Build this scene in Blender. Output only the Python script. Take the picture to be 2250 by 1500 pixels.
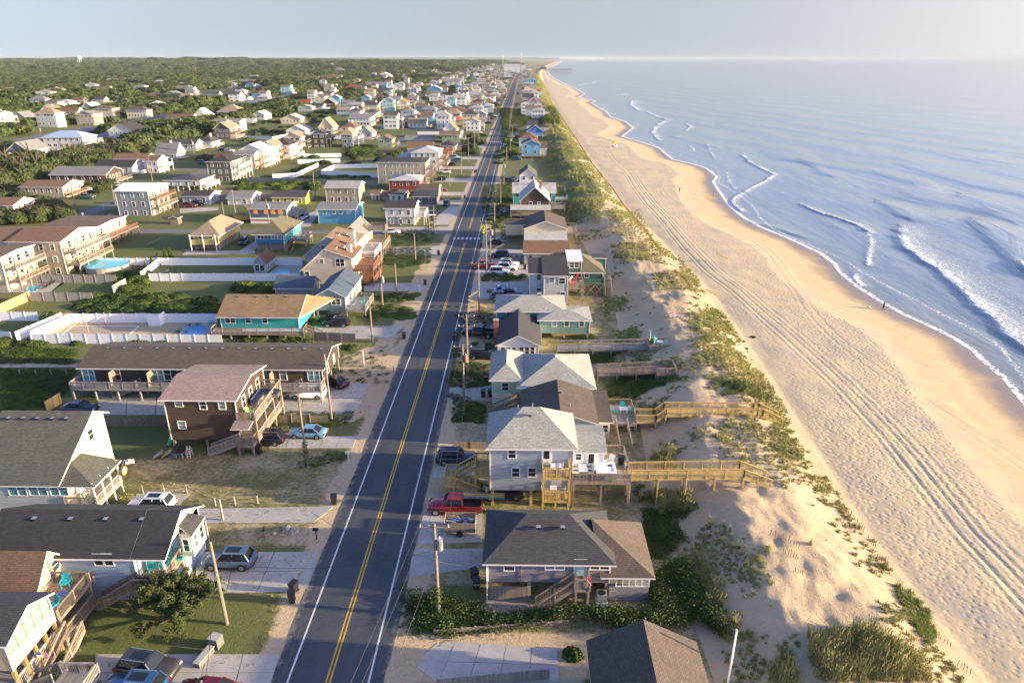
import bpy, bmesh, math, random
import numpy as np
random.seed(7); NR = np.random.RandomState(11)
for o in list(bpy.data.objects): bpy.data.objects.remove(o)
C = bpy.context.scene.collection
R = math.radians
# ------------------------------------------------------------------ camera
F = 1500.; TH = math.atan(622/1500); YAW = math.atan(-23/1500*math.cos(TH)); CH = 45.
cd = bpy.data.cameras.new('camera'); cam = bpy.data.objects.new('camera', cd); C.objects.link(cam)
cam.location = (0, 0, CH); cam.rotation_euler = (R(90)-TH, 0, -YAW)
cd.sensor_width = 36; cd.lens = 24; cd.clip_start = .5; cd.clip_end = 200000
bpy.context.scene.camera = cam
# ------------------------------------------------------------------ light
SUN_EL, SUN_S = R(10), R(6)        # elevation; how far south of due east (+X) the sun stands
W = bpy.data.worlds.new("World"); bpy.context.scene.world = W; W.use_nodes = True
wn = W.node_tree.nodes; wl = W.node_tree.links
sky = wn.new('ShaderNodeTexSky'); sky.sky_type = 'NISHITA'; sky.sun_disc = False
sky.sun_elevation = SUN_EL; sky.sun_rotation = R(96); sky.air_density = 1.0; sky.dust_density = 3.2; sky.ozone_density = 4
bg = wn['Background']; bg.inputs[1].default_value = .15; tc_ = wn.new('ShaderNodeTexCoord'); sx_ = wn.new('ShaderNodeSeparateXYZ'); mx_ = wn.new('ShaderNodeMath'); mx_.operation = 'MAXIMUM'; mx_.inputs[1].default_value = .075; cx_ = wn.new('ShaderNodeCombineXYZ')
wl.new(tc_.outputs['Generated'], sx_.inputs[0]); wl.new(sx_.outputs[0], cx_.inputs[0]); wl.new(sx_.outputs[1], cx_.inputs[1]); wl.new(sx_.outputs[2], mx_.inputs[0]); wl.new(mx_.outputs[0], cx_.inputs[2]); wl.new(cx_.outputs[0], sky.inputs[0])   # hazy air: the lowest degrees look like the sky just above them
tn_ = wn.new('ShaderNodeMix'); tn_.data_type = 'RGBA'; tn_.blend_type = 'MULTIPLY'; tn_.inputs[0].default_value = 1; tn_.inputs[7].default_value = (1.11, .855, .90, 1); wl.new(sky.outputs[0], tn_.inputs[6]); wl.new(tn_.outputs[2], bg.inputs[0])
sd = bpy.data.lights.new('sun', 'SUN'); sd.energy = 4.2; sd.angle = R(.8); sd.color = (1, .78, .44)
sun = bpy.data.objects.new('sun', sd); C.objects.link(sun); sun.location = (60, 0, 90)
sun.rotation_euler = (R(90)-SUN_EL, 0, R(90)-SUN_S)
vs = bpy.context.scene.view_settings; vs.view_transform = 'Standard'; vs.look = 'None'; vs.gamma = 1; vs.exposure = 1.9
vs.use_curve_mapping = False
HAZE = .00004
# ------------------------------------------------------------------ photograph -> place
f_ = np.array((math.sin(YAW)*math.cos(TH), math.cos(YAW)*math.cos(TH), -math.sin(TH)))
r_ = np.array((math.cos(YAW), -math.sin(YAW), 0)); u_ = np.cross(r_, f_)
def ray(px, py): return f_ + (px-1125)/F*r_ + (750-py)/F*u_
def at(px, py, z=0.):
    d = ray(px, py); t = (z-CH)/d[2]; return float(d[0]*t), float(d[1]*t)
def zat(px, py, Y):              # height seen at that pixel on the plane y = Y
    d = ray(px, py); t = Y/d[1]; return float(CH+d[2]*t)
def xat(px, py, Y):
    d = ray(px, py); t = Y/d[1]; return float(d[0]*t)
def proj(X, Y, Z):
    P = np.stack([X, Y, np.zeros_like(X)+Z-CH], -1); c = P@f_
    c = np.where(c < 1, 1, c)
    return 1125+F*(P@r_)/c, 750-F*(P@u_)/c
def pts_at(L, z=0.): return [at(a, b, z) for a, b in L]
# ------------------------------------------------------------------ shapes of land
toe_px = [(2160,1500),(1900,1170),(1700,850),(1560,640),(1440,520),(1370,450),(1290,340),(1240,270),(1200,200),(1190,160)]
_t = np.array(pts_at(toe_px)); TOEX = np.concatenate([[37, 36.6], _t[:,0], [150, 560, 1800, 6000]]); TOEY = np.concatenate([[0, 25], _t[:,1], [4500, 12000, 22000, 60000]])
shore_px = [(2250,890),(2200,830),(2160,797),(2130,768),(2090,742),(2040,717),(1980,690),(1930,662),(1880,630),(1843,600),(1830,580),(1800,557),(1750,533),(1700,512),(1670,500),(1630,478),(1600,452),(1580,425),(1564,400),(1572,388),(1550,370),(1530,363),(1475,350),(1445,325),(1410,313),(1364,300),(1390,281),(1372,267),(1340,257),(1330,245),(1296,226),(1308,222),(1270,213),(1283,207),(1265,195),(1245,187),(1215,172),(1205,163),(1200,152)]
_s = np.array([at(a, b, -1.) for a, b in shore_px]); SHX = np.concatenate([[64, 68], _s[:,0], [260, 640, 2100, 7000]]); SHY = np.concatenate([[0, 60], _s[:,1], [5600, 12000, 22000, 60000]])
def toe(Y): return np.interp(Y, TOEY, TOEX)
def shore(Y): return np.interp(Y, SHY, SHX)
def hsh(i, j, s=0):
    n = (i*374761393 + j*668265263 + s*1442695041) & 0x7fffffff
    n = ((n ^ (n >> 13))*1274126177) & 0x7fffffff
    return (n ^ (n >> 16)) % 65536/65536.
def vnoise(x, y, s=0):
    x = np.asarray(x, float); y = np.asarray(y, float)
    i = np.floor(x).astype(np.int64); j = np.floor(y).astype(np.int64); a = x-i; b = y-j
    a = a*a*(3-2*a); b = b*b*(3-2*b)
    return (hsh(i,j,s)*(1-a)+hsh(i+1,j,s)*a)*(1-b)+(hsh(i,j+1,s)*(1-a)+hsh(i+1,j+1,s)*a)*b
def fbm(x, y, o=4, s=0):
    v = 0; a = .5
    for k in range(o): v = v+a*(vnoise(np.asarray(x)*2**k, np.asarray(y)*2**k, s+k)-.5); a *= .5
    return v*2
def sstep(a, b, x):
    t = np.clip((x-a)/(b-a), 0, 1); return t*t*(3-2*t)
DW = 21.                                     # width of the dune belt
def height(X, Y):
    X = np.asarray(X, float); Y = np.asarray(Y, float)
    s = X-toe(Y)
    prof = sstep(-DW, -DW+9, s)*(1-sstep(-8, 1, s))
    hd = 2.3+1.1*fbm(X*.07+3, Y*.05, 2, 5)
    bump = fbm(X*.22, Y*.22, 3, 9)*.6+fbm(X*.9, Y*.9, 2, 2)*.28
    z = prof*(hd+bump)
    sh = shore(Y); d = sh-X
    bz = .15*sstep(0, 6, s)-np.where(d < 16, (16-d)/16.*1.15, 0)
    z = np.where(s > -1, z+bz*sstep(-1, 1, s), z)
    # vegetated hills far behind the houses
    w = sstep(60, 260, -X)*sstep(190, 420, Y)
    z = z+w*(np.clip(fbm(X*.012, Y*.012, 3, 21)*5+1.2, 0, 9))
    far = sstep(2200, 4200, Y)*sstep(250, 600, -X)*(1-sstep(7000, 8800, Y))
    z = z+far*(6+26*np.clip(fbm(X*.0006+.3, Y*.0006, 3, 40)+.15, 0, 1))
    return z
def h1(x, y): return float(height(np.array([x]), np.array([y]))[0])
def att(px, py, dz=0.):
    z = 0.
    for _ in range(6):
        x, y = at(px, py, z+dz); z = h1(x, y)
    return x, y, z
# ------------------------------------------------------------------ materials
MC = {}
def nmat(name):
    m = bpy.data.materials.new(name); m.use_nodes = True; nt = m.node_tree
    return m, nt.nodes, nt.links, nt.nodes['Principled BSDF']
def c4(c): return (c[0], c[1], c[2], 1)
def mth(n, l, op, a, b=None, c=None, clamp=False):
    q = n.new('ShaderNodeMath'); q.operation = op; q.use_clamp = clamp
    for i, v in enumerate((a, b, c)):
        if v is None: continue
        if isinstance(v, (int, float)): q.inputs[i].default_value = v
        else: l.new(v, q.inputs[i])
    return q.outputs[0]
def mixc(n, l, fac, a, b, bt='MIX'):
    q = n.new('ShaderNodeMix'); q.data_type = 'RGBA'; q.blend_type = bt
    for i, v in ((0, fac), (6, a), (7, b)):
        if isinstance(v, (int, float)): q.inputs[i].default_value = v
        elif isinstance(v, tuple): q.inputs[i].default_value = c4(v)
        else: l.new(v, q.inputs[i])
    return q.outputs[2]
def noise(n, l, vec, sc, det=4, rough=.6, dist=0):
    q = n.new('ShaderNodeTexNoise'); q.inputs['Scale'].default_value = sc; q.inputs['Detail'].default_value = det
    q.inputs['Roughness'].default_value = rough; q.inputs['Distortion'].default_value = dist
    if vec is not None: l.new(vec, q.inputs['Vector'])
    return q.outputs[0]
def pos(n, l, scale=(1,1,1)):
    g = n.new('ShaderNodeNewGeometry'); v = n.new('ShaderNodeVectorMath'); v.operation = 'MULTIPLY'
    l.new(g.outputs['Position'], v.inputs[0]); v.inputs[1].default_value = scale; return v.outputs[0]
def bump(n, l, h, b, dist=.02, st=1.):
    q = n.new('ShaderNodeBump'); q.inputs['Distance'].default_value = dist; q.inputs['Strength'].default_value = st
    l.new(h, q.inputs['Height']); l.new(q.outputs[0], b.inputs['Normal'])
def mr(n, l, v, a, b, c=0., d=1.):
    q = n.new('ShaderNodeMapRange'); q.inputs[1].default_value = a; q.inputs[2].default_value = b
    q.inputs[3].default_value = c; q.inputs[4].default_value = d; l.new(v, q.inputs[0]); return q.outputs[0]
def plain(name, col, rough=.6, metal=0., var=.12, sc=3.):
    k = ('p', name)
    if k in MC: return MC[k]
    m, n, l, b = nmat(name); v = noise(n, l, pos(n, l), sc)
    d = tuple(x*(1-var) for x in col); e = tuple(min(1, x*(1+var)) for x in col)
    l.new(mixc(n, l, mr(n, l, v, .3, .7), d, e), b.inputs['Base Color'])
    b.inputs['Roughness'].default_value = rough; b.inputs['Metallic'].default_value = metal
    MC[k] = m; return m
def siding(col, kind='lap'):
    k = ('s', tuple(round(c,3) for c in col), kind)
    if k in MC: return MC[k]
    m, n, l, b = nmat('siding_'+kind)
    p = pos(n, l); s = n.new('ShaderNodeSeparateXYZ'); l.new(p, s.inputs[0])
    v = noise(n, l, pos(n, l, (.5,.5,5.5)), 1.2, 3)
    var = .16 if kind != 'shake' else .35
    cc = mixc(n, l, mr(n, l, v, .35, .65), tuple(x*(1-var) for x in col), tuple(min(1,x*(1+var*.5)) for x in col))
    if kind == 'lap':
        h = mth(n, l, 'FRACT', mth(n, l, 'MULTIPLY', s.outputs[2], 1/.19)); bump(n, l, h, b, .05, .9)
        line = mth(n, l, 'GREATER_THAN', h, .88)
        cc = mixc(n, l, mth(n, l, 'MULTIPLY', line, .3), cc, tuple(x*.4 for x in col))
    elif kind == 'batten':
        h = mth(n, l, 'LESS_THAN', mth(n, l, 'FRACT', mth(n, l, 'MULTIPLY', mth(n, l, 'ADD', s.outputs[0], s.outputs[1]), 1/.42)), .16); bump(n, l, h, b, .03, .8)
    else:
        br = n.new('ShaderNodeTexBrick'); cb = n.new('ShaderNodeCombineXYZ'); l.new(mth(n, l, 'ADD', s.outputs[0], s.outputs[1]), cb.inputs[0]); l.new(s.outputs[2], cb.inputs[1]); l.new(cb.outputs[0], br.inputs[0])
        br.inputs['Scale'].default_value = 1; br.inputs['Brick Width'].default_value = .22; br.inputs['Row Height'].default_value = .16; br.inputs['Mortar Size'].default_value = .012
        l.new(cc, br.inputs['Color1']); l.new(mixc(n, l, .5, cc, tuple(x*.55 for x in col)), br.inputs['Color2']); br.inputs['Mortar'].default_value = c4(tuple(x*.35 for x in col))
        cc = br.outputs[0]; bump(n, l, br.outputs[1], b, -.02, .8)
    dirt = noise(n, l, pos(n, l, (1,1,.25)), .8, 5)
    cc = mixc(n, l, mr(n, l, dirt, .5, .8, 0, .35), cc, tuple(x*.6 for x in col))
    l.new(cc, b.inputs['Base Color']); b.inputs['Roughness'].default_value = .65
    MC[k] = m; return m
def roofm(col, kind='shingle'):
    k = ('r', tuple(round(c,3) for c in col), kind)
    if k in MC: return MC[k]
    m, n, l, b = nmat('roof_'+kind); uv = n.new('ShaderNodeUVMap').outputs[0]
    if kind == 'shingle':
        br = n.new('ShaderNodeTexBrick'); l.new(uv, br.inputs[0]); br.offset = .37
        br.inputs['Scale'].default_value = 1; br.inputs['Brick Width'].default_value = .34; br.inputs['Row Height'].default_value = .17; br.inputs['Mortar Size'].default_value = .018; br.inputs['Bias'].default_value = -.1
        br.inputs['Color1'].default_value = c4(tuple(x*1.3 for x in col)); br.inputs['Color2'].default_value = c4(tuple(x*.68 for x in col)); br.inputs['Mortar'].default_value = c4(tuple(x*.35 for x in col))
        v = noise(n, l, uv, 7, 3, .8); cc = mixc(n, l, mr(n, l, v, .3, .7, 0, .6), br.outputs[0], tuple(x*1.25 for x in col))
        bump(n, l, br.outputs[1], b, -.02, .7)
        b.inputs['Roughness'].default_value = .92
        st = noise(n, l, uv, .35, 5); cc = mixc(n, l, mr(n, l, st, .42, .75, 0, .5), cc, tuple(x*.6 for x in col))
        st2 = noise(n, l, pos(n, l, (1,1,.2)), 1.3, 4); cc = mixc(n, l, mr(n, l, st2, .55, .8, 0, .3), cc, tuple(min(1, x*1.8) for x in col))
    else:
        s = n.new('ShaderNodeSeparateXYZ'); l.new(uv, s.inputs[0])
        h = mth(n, l, 'GREATER_THAN', mth(n, l, 'FRACT', mth(n, l, 'MULTIPLY', s.outputs[0], 2.2)), .86)
        cc = mixc(n, l, mth(n, l, 'MULTIPLY', h, .35), col, tuple(x*.6 for x in col)); bump(n, l, h, b, .04, 1); b.inputs['Roughness'].default_value = .4
    l.new(cc, b.inputs['Base Color']); MC[k] = m; return m
def woodm(name, col, board=.14, axis=0, var=.4):
    k = ('w', name)
    if k in MC: return MC[k]
    m, n, l, b = nmat(name); p = pos(n, l)
    s = n.new('ShaderNodeSeparateXYZ'); l.new(p, s.inputs[0])
    a = mth(n, l, 'MULTIPLY', s.outputs[axis], 1/board); fl = mth(n, l, 'FLOOR', a); fr = mth(n, l, 'FRACT', a)
    wn_ = n.new('ShaderNodeTexWhiteNoise'); wn_.noise_dimensions = '1D'; l.new(fl, wn_.inputs['W'])
    v = noise(n, l, p, 2.5, 5, .7)
    fac = mth(n, l, 'ADD', mth(n, l, 'MULTIPLY', wn_.outputs[0], .55), mth(n, l, 'MULTIPLY', v, .5))
    cc = mixc(n, l, fac, tuple(x*(1-var) for x in col), tuple(min(1,x*(1+var)) for x in col))
    gap = mth(n, l, 'LESS_THAN', fr, .1); cc = mixc(n, l, mth(n, l, 'MULTIPLY', gap, .75), cc, tuple(x*.15 for x in col))
    bump(n, l, gap, b, -.02, .6); l.new(cc, b.inputs['Base Color']); b.inputs['Roughness'].default_value = .8
    MC[k] = m; return m
def mixmat(name, c1, c2, c3, sc=1., rough=.9, bd=.02, bs=6.):
    k = ('x', name)
    if k in MC: return MC[k]
    m, n, l, b = nmat(name); p = pos(n, l)
    v = noise(n, l, p, sc, 6, .65); v2 = noise(n, l, p, sc*7, 4, .7); v3 = noise(n, l, p, sc*.17, 3)
    cc = mixc(n, l, mr(n, l, v, .35, .65), c1, c2); cc = mixc(n, l, mr(n, l, v2, .5, .75, 0, .7), cc, c3)
    cc = mixc(n, l, mr(n, l, v3, .4, .7, 0, .35), cc, c3)
    l.new(cc, b.inputs['Base Color']); b.inputs['Roughness'].default_value = rough
    bump(n, l, noise(n, l, p, bs, 5, .7), b, bd, .8); MC[k] = m; return m
def foliage(name, dark, light, sc=.7):
    k = ('f', name)
    if k in MC: return MC[k]
    m, n, l, b = nmat(name); oi = n.new('ShaderNodeObjectInfo'); p = pos(n, l)
    v = noise(n, l, p, sc, 3, .7)
    fac = mth(n, l, 'ADD', mr(n, l, v, .3, .7, 0, .75), mth(n, l, 'MULTIPLY', oi.outputs['Random'], .35), None, True)
    l.new(mixc(n, l, fac, dark, light), b.inputs['Base Color']); b.inputs['Roughness'].default_value = .75
    b.inputs['Specular IOR Level'].default_value = .25
    MC[k] = m; return m
WHITE = plain('white_paint', (.74,.74,.72), .5, 0, .06)
VINYL = plain('white_vinyl', (.80,.81,.82), .4, 0, .03)
def glassm():
    m, n, l, b = nmat('window_glass'); oi = n.new('ShaderNodeObjectInfo')
    cc = mixc(n, l, mr(n, l, oi.outputs['Random'], .55, .9), (.022,.026,.03), (.16,.25,.27))
    l.new(cc, b.inputs['Base Color']); b.inputs['Roughness'].default_value = .06; b.inputs['Specular IOR Level'].default_value = .7
    return m
GLASS = glassm()
BLIND = plain('teal_blind_glass', (.10,.26,.29), .12)
CARGL = plain('car_glass', (.012,.016,.02), .05, 0, .0)
NEWW = woodm('new_yellow_timber', (.50,.36,.13), .14, 0, .25)
OLDW = woodm('weathered_timber', (.25,.20,.16), .14, 0, .4)
GREYW = woodm('grey_timber', (.27,.255,.24), .14, 0, .35)
OLDWY = woodm('weathered_boards_along', (.27,.22,.18), .14, 1, .35)
REDW = woodm('redbrown_timber', (.21,.095,.05), .14, 0, .3)
POLEM = mixmat('pole_wood', (.25,.21,.17), (.20,.16,.125), (.13,.105,.08), 2, .85)
DARKM = plain('black_plastic', (.015,.016,.018), .4)
METAL = plain('galvanised_metal', (.45,.47,.48), .4, .6)
TEAL = plain('teal_plastic', (.02,.42,.42), .4)
TEAL2 = plain('turquoise_fabric', (.03,.5,.55), .6)
YEL = plain('yellow_plastic', (.75,.6,.02), .5)
RED = plain('red_cloth', (.6,.03,.03), .7)
ORG = plain('orange_cloth', (.8,.22,.04), .7)
BLUE = plain('navy_cloth', (.02,.04,.16), .7)
BRICK = plain('red_brick', (.33,.1,.06), .85, 0, .3, 9)
CONC = mixmat('driveway_concrete', (.42,.40,.37), (.34,.33,.31), (.27,.25,.22), .7, .85, .01)
TYRE = plain('tyre_rubber', (.012,.012,.013), .8); RIM = plain('alloy_rim', (.4,.42,.44), .3, .8)
TAIL = plain('red_lens', (.4,.01,.01), .2); HEAD = plain('clear_lens', (.7,.7,.68), .1)
# ------------------------------------------------------------------ mesh builder
class MB:
    def __init__(s): s.v = []; s.f = []; s.m = []; s.u = []; s.mats = []
    def mi(s, m):
        if m not in s.mats: s.mats.append(m)
        return s.mats.index(m)
    def poly(s, pts, m, uv=None):
        i = len(s.v); s.v += [tuple(p) for p in pts]; s.f.append(tuple(range(i, i+len(pts)))); s.m.append(s.mi(m)); s.u.append(uv)
    def box(s, x0, x1, y0, y1, z0, z1, m, top=None):
        i = len(s.v); k = s.mi(m); kt = s.mi(top) if top else k
        s.v += [(x0,y0,z0),(x1,y0,z0),(x1,y1,z0),(x0,y1,z0),(x0,y0,z1),(x1,y0,z1),(x1,y1,z1),(x0,y1,z1)]
        for q, kk in (((0,3,2,1),k),((4,5,6,7),kt),((0,1,5,4),k),((1,2,6,5),k),((2,3,7,6),k),((3,0,4,7),k)):
            s.f.append(tuple(i+a for a in q)); s.m.append(kk); s.u.append(None)
    def beam(s, a, b, w, h, m):           # box along a-b; w sideways, h up
        a = np.array(a, float); b = np.array(b, float); d = b-a; L = np.linalg.norm(d)
        if L < 1e-6: return
        d /= L; up = np.array((0,0,1.)) if abs(d[2]) < .95 else np.array((0,1.,0))
        sx = np.cross(d, up); sx /= np.linalg.norm(sx); uz = np.cross(sx, d)
        i = len(s.v); k = s.mi(m)
        for e in (a, b):
            for p, q in ((-1,-1),(1,-1),(1,1),(-1,1)): s.v.append(tuple(e+sx*p*w/2+uz*q*h/2))
        for q in ((0,1,2,3),(7,6,5,4),(0,4,5,1),(1,5,6,2),(2,6,7,3),(3,7,4,0)):
            s.f.append(tuple(i+a_ for a_ in q)); s.m.append(k); s.u.append(None)
    def cyl(s, a, b, r0, r1, m, n=8, cap=True):
        a = np.array(a, float); b = np.array(b, float); d = b-a; d /= np.linalg.norm(d)
        up = np.array((0,0,1.)) if abs(d[2]) < .9 else np.array((1.,0,0))
        x = np.cross(d, up); x /= np.linalg.norm(x); y = np.cross(d, x); i = len(s.v); k = s.mi(m)
        for e, r in ((a, r0), (b, r1)):
            for j in range(n):
                t = 2*math.pi*j/n; s.v.append(tuple(e+r*(math.cos(t)*x+math.sin(t)*y)))
        for j in range(n):
            s.f.append((i+j, i+(j+1)%n, i+n+(j+1)%n, i+n+j)); s.m.append(k); s.u.append(None)
        if cap:
            s.f.append(tuple(i+j for j in range(n))[::-1]); s.m.append(k); s.u.append(None)
            s.f.append(tuple(i+n+j for j in range(n))); s.m.append(k); s.u.append(None)
    def mesh(s, name, off=(0,0,0), smooth=False):
        me = bpy.data.meshes.new(name); v = np.array(s.v, float).reshape(-1,3)-np.array(off)
        me.from_pydata(v.tolist(), [], s.f)
        for m in s.mats: me.materials.append(m)
        me.polygons.foreach_set('material_index', s.m)
        if smooth: me.polygons.foreach_set('use_smooth', [True]*len(s.f))
        if any(u is not None for u in s.u):
            uvl = me.uv_layers.new(name='UVMap'); data = []
            for f, u in zip(s.f, s.u): data += [c for p in (u if u is not None else [(0,0)]*len(f)) for c in p]
            uvl.data.foreach_set('uv', data)
        me.update(); return me
    def build(s, name, parent=None, off=(0,0,0), smooth=False):
        if not s.f: return None
        return link(name, s.mesh(name, off, smooth), parent)
def link(name, me, parent=None, loc=(0,0,0), rz=0., sc=None):
    o = bpy.data.objects.new(name, me); C.objects.link(o); o.location = loc
    if rz: o.rotation_euler = (0,0,rz)
    if sc is not None: o.scale = sc if isinstance(sc, (tuple, list)) else (sc,)*3
    if parent: o.parent = parent
    return o
TAGGED = []
def tag(o, label, cat, group=None, wy=None):
    o['label'] = label; o['category'] = cat
    if group: o['group'] = group
    TAGGED.append(o); return o
def struct(o): o['kind'] = 'structure'; return o
def stuff(o): o['kind'] = 'stuff'; return o
def empty(name, loc, rz=0.):
    o = bpy.data.objects.new(name, None); C.objects.link(o); o.location = loc; o.rotation_euler = (0,0,rz); o.empty_display_size = .5; return o
def grid_mesh(name, X, Y, Z, mats, attrs=None, uv=None):
    ny, nx = X.shape; me = bpy.data.meshes.new(name)
    me.vertices.add(nx*ny); me.vertices.foreach_set('co', np.stack([X, Y, Z], -1).astype('f').ravel())
    i = (np.arange(ny-1)[:,None]*nx+np.arange(nx-1)[None]).ravel()
    q = np.stack([i, i+1, i+nx+1, i+nx], -1).astype('i'); nf = len(q)
    me.loops.add(nf*4); me.loops.foreach_set('vertex_index', q.ravel()); me.polygons.add(nf)
    me.polygons.foreach_set('loop_start', np.arange(0, nf*4, 4, dtype='i')); me.polygons.foreach_set('loop_total', np.full(nf, 4, 'i'))
    me.polygons.foreach_set('use_smooth', np.ones(nf, bool))
    for m in mats: me.materials.append(m)
    me.update()
    for k, v in (attrs or {}).items():
        a = me.attributes.new(k, 'FLOAT', 'POINT'); a.data.foreach_set('value', v.astype('f').ravel())
    return me
# ------------------------------------------------------------------ terrain
def inpoly(px, py, P):
    r = np.zeros(px.shape, bool); n = len(P)
    for i in range(n):
        x0, y0 = P[i]; x1, y1 = P[(i+1)%n]
        if y0 == y1: continue
        c = ((py >= min(y0,y1)) & (py < max(y0,y1))) & (px < x0+(py-y0)*(x1-x0)/(y1-y0)); r ^= c
    return r
GREEN = [  # lawns and bare yards seen in the photograph (value: how much grass)
 ([(160,1330),(330,1345),(500,1290),(625,1370),(610,1435),(200,1440)], .86), ([(215,935),(370,935),(370,1010),(225,1010)], .93),
 ([(270,1010),(690,985),(770,1010),(760,1110),(280,1100)], .55), ([(430,1150),(715,1145),(700,1200),(450,1200)], .5),
 ([(0,800),(165,800),(165,860),(120,905),(0,905)], .97), ([(0,745),(180,760),(170,800),(0,800)], .75), ([(210,640),(480,640),(480,745),(150,745)], .8),
 ([(350,585),(600,585),(600,605),(350,602)], .98), ([(240,520),(440,520),(440,565),(240,565)], .86), ([(110,617),(270,617),(240,642),(100,640)], .97),
 ([(0,705),(100,705),(60,735),(0,735)], .97), ([(130,690),(470,690),(400,745),(60,745)], .2), ([(400,455),(560,455),(560,498),(400,498)], .85),
 ([(250,470),(420,470),(420,500),(250,500)], .75), ([(650,460),(700,460),(700,495),(650,495)], .8), ([(940,540),(1000,540),(960,720),(860,720)], .45),
 ([(610,380),(710,385),(700,400),(600,396)], .95), ([(760,330),(860,330),(850,352),(740,352)], .75), ([(840,270),(960,270),(940,300),(820,300)], .9),
 ([(520,545),(700,545),(680,575),(440,575)], .9), ([(820,760),(880,700),(840,900),(760,930),(700,890),(760,780)], .35),
 ([(1100,230),(1215,230),(1290,330),(1330,470),(1240,500),(1060,500)], .72), ([(905,880),(1070,880),(1070,985),(930,985)], .5),
 ([(880,1280),(1060,1280),(1060,1370),(880,1400)], .75), ([(930,1390),(1300,1390),(1290,1500),(860,1500)], .12)]
def greenness(X, Y):
    px, py = proj(X, Y, 0.)
    g = np.where(Y > 112, .74, .69)+X*0; g = np.where(X > -10, .54, g)
    s = X-toe(Y)
    g = np.where(s > -DW, .18+.22*sstep(140, 330, Y), g)
    for P, v in GREEN: g = np.where(inpoly(px, py, P), v, g)
    g = np.where((s > -7), g*.7, g); g = np.where(s > -1.2, -.4, g)
    w = sstep(100, 160, -X)*sstep(170, 260, Y); g = np.maximum(g, w*1.1)
    rd = np.minimum(np.abs(X+19.9), np.abs(X+9.9)); g = g*np.where((X > -24) & (X < -5), sstep(.1, 1.9, rd)*.8+.15, 1)
    return g
GROUNDM = None
def make_ground_mat():
    m, n, l, b = nmat('sandy_ground'); p = pos(n, l)
    a = n.new('ShaderNodeAttribute'); a.attribute_name = 'green'; g = a.outputs['Fac']
    v = noise(n, l, p, .22, 7, .68); v2 = noise(n, l, p, 2.2, 5, .75); v3 = noise(n, l, p, .05, 4); v4 = noise(n, l, p, 9., 3, .7)
    nn = mth(n, l, 'ADD', mth(n, l, 'MULTIPLY', v, .6), mth(n, l, 'MULTIPLY', v2, .4))
    fac = mr(n, l, mth(n, l, 'SUBTRACT', mth(n, l, 'ADD', g, nn), 1.), -.09, .10)
    sand = mixc(n, l, mr(n, l, v2, .3, .7), (.50,.385,.24), (.40,.31,.20)); sand = mixc(n, l, mr(n, l, v3, .4, .7, 0, .4), sand, (.55,.46,.33))
    dry = mixc(n, l, mr(n, l, v4, .3, .7), (.17,.16,.065), (.10,.115,.035))
    gr = mixc(n, l, mr(n, l, v4, .3, .7), (.042,.080,.017), (.080,.125,.027)); gr = mixc(n, l, mr(n, l, v3, .35, .65, 0, .6), gr, (.11,.12,.035))
    veg = mixc(n, l, mr(n, l, mth(n, l, 'ADD', g, mth(n, l, 'MULTIPLY', v, .5)), .75, 1.1), dry, gr)
    cc = mixc(n, l, mth(n, l, 'MULTIPLY', fac, .92), sand, veg); l.new(cc, b.inputs['Base Color']); b.inputs['Roughness'].default_value = .95
    b.inputs['Specular IOR Level'].default_value = .2
    bump(n, l, mth(n, l, 'ADD', v2, mth(n, l, 'MULTIPLY', v4, .35)), b, .16, 1); return m
GROUNDM = make_ground_mat()
def geo(a, b, s0, g):
    L = [a]; s = s0
    while L[-1] < b: L.append(L[-1]+s); s *= g
    return np.array(L)
yr_ = geo(14, 60000, .45, 1.0115)
xl_ = -geo(DW, 150, .8, 1.0)[::-1]; xl2 = -geo(151, 60000, 1.6, 1.09)[::-1]
S = np.concatenate([xl2, xl_]); S[-1] = -DW
XX = toe(yr_)[:,None]+S[None]; YY = np.repeat(yr_[:,None], len(S), 1)
# keep columns straight near the road: follow the coast only beyond 3 km
Zg = height(XX, YY)
o = link('ground', grid_mesh('ground', XX, YY, Zg, [GROUNDM], {'green': greenness(XX, YY)})); struct(o)
yd = geo(14, 9000, .26, 1.0085); Sd = np.concatenate([np.arange(-DW, 0, .28), [0]])
XX = toe(yd)[:,None]+Sd[None]; YY = np.repeat(yd[:,None], len(Sd), 1)
o = link('dunes', grid_mesh('dunes', XX, YY, height(XX, YY), [GROUNDM], {'green': greenness(XX, YY)+fbm(XX*.12, YY*.12, 3, 77)*.35})); struct(o)
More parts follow.
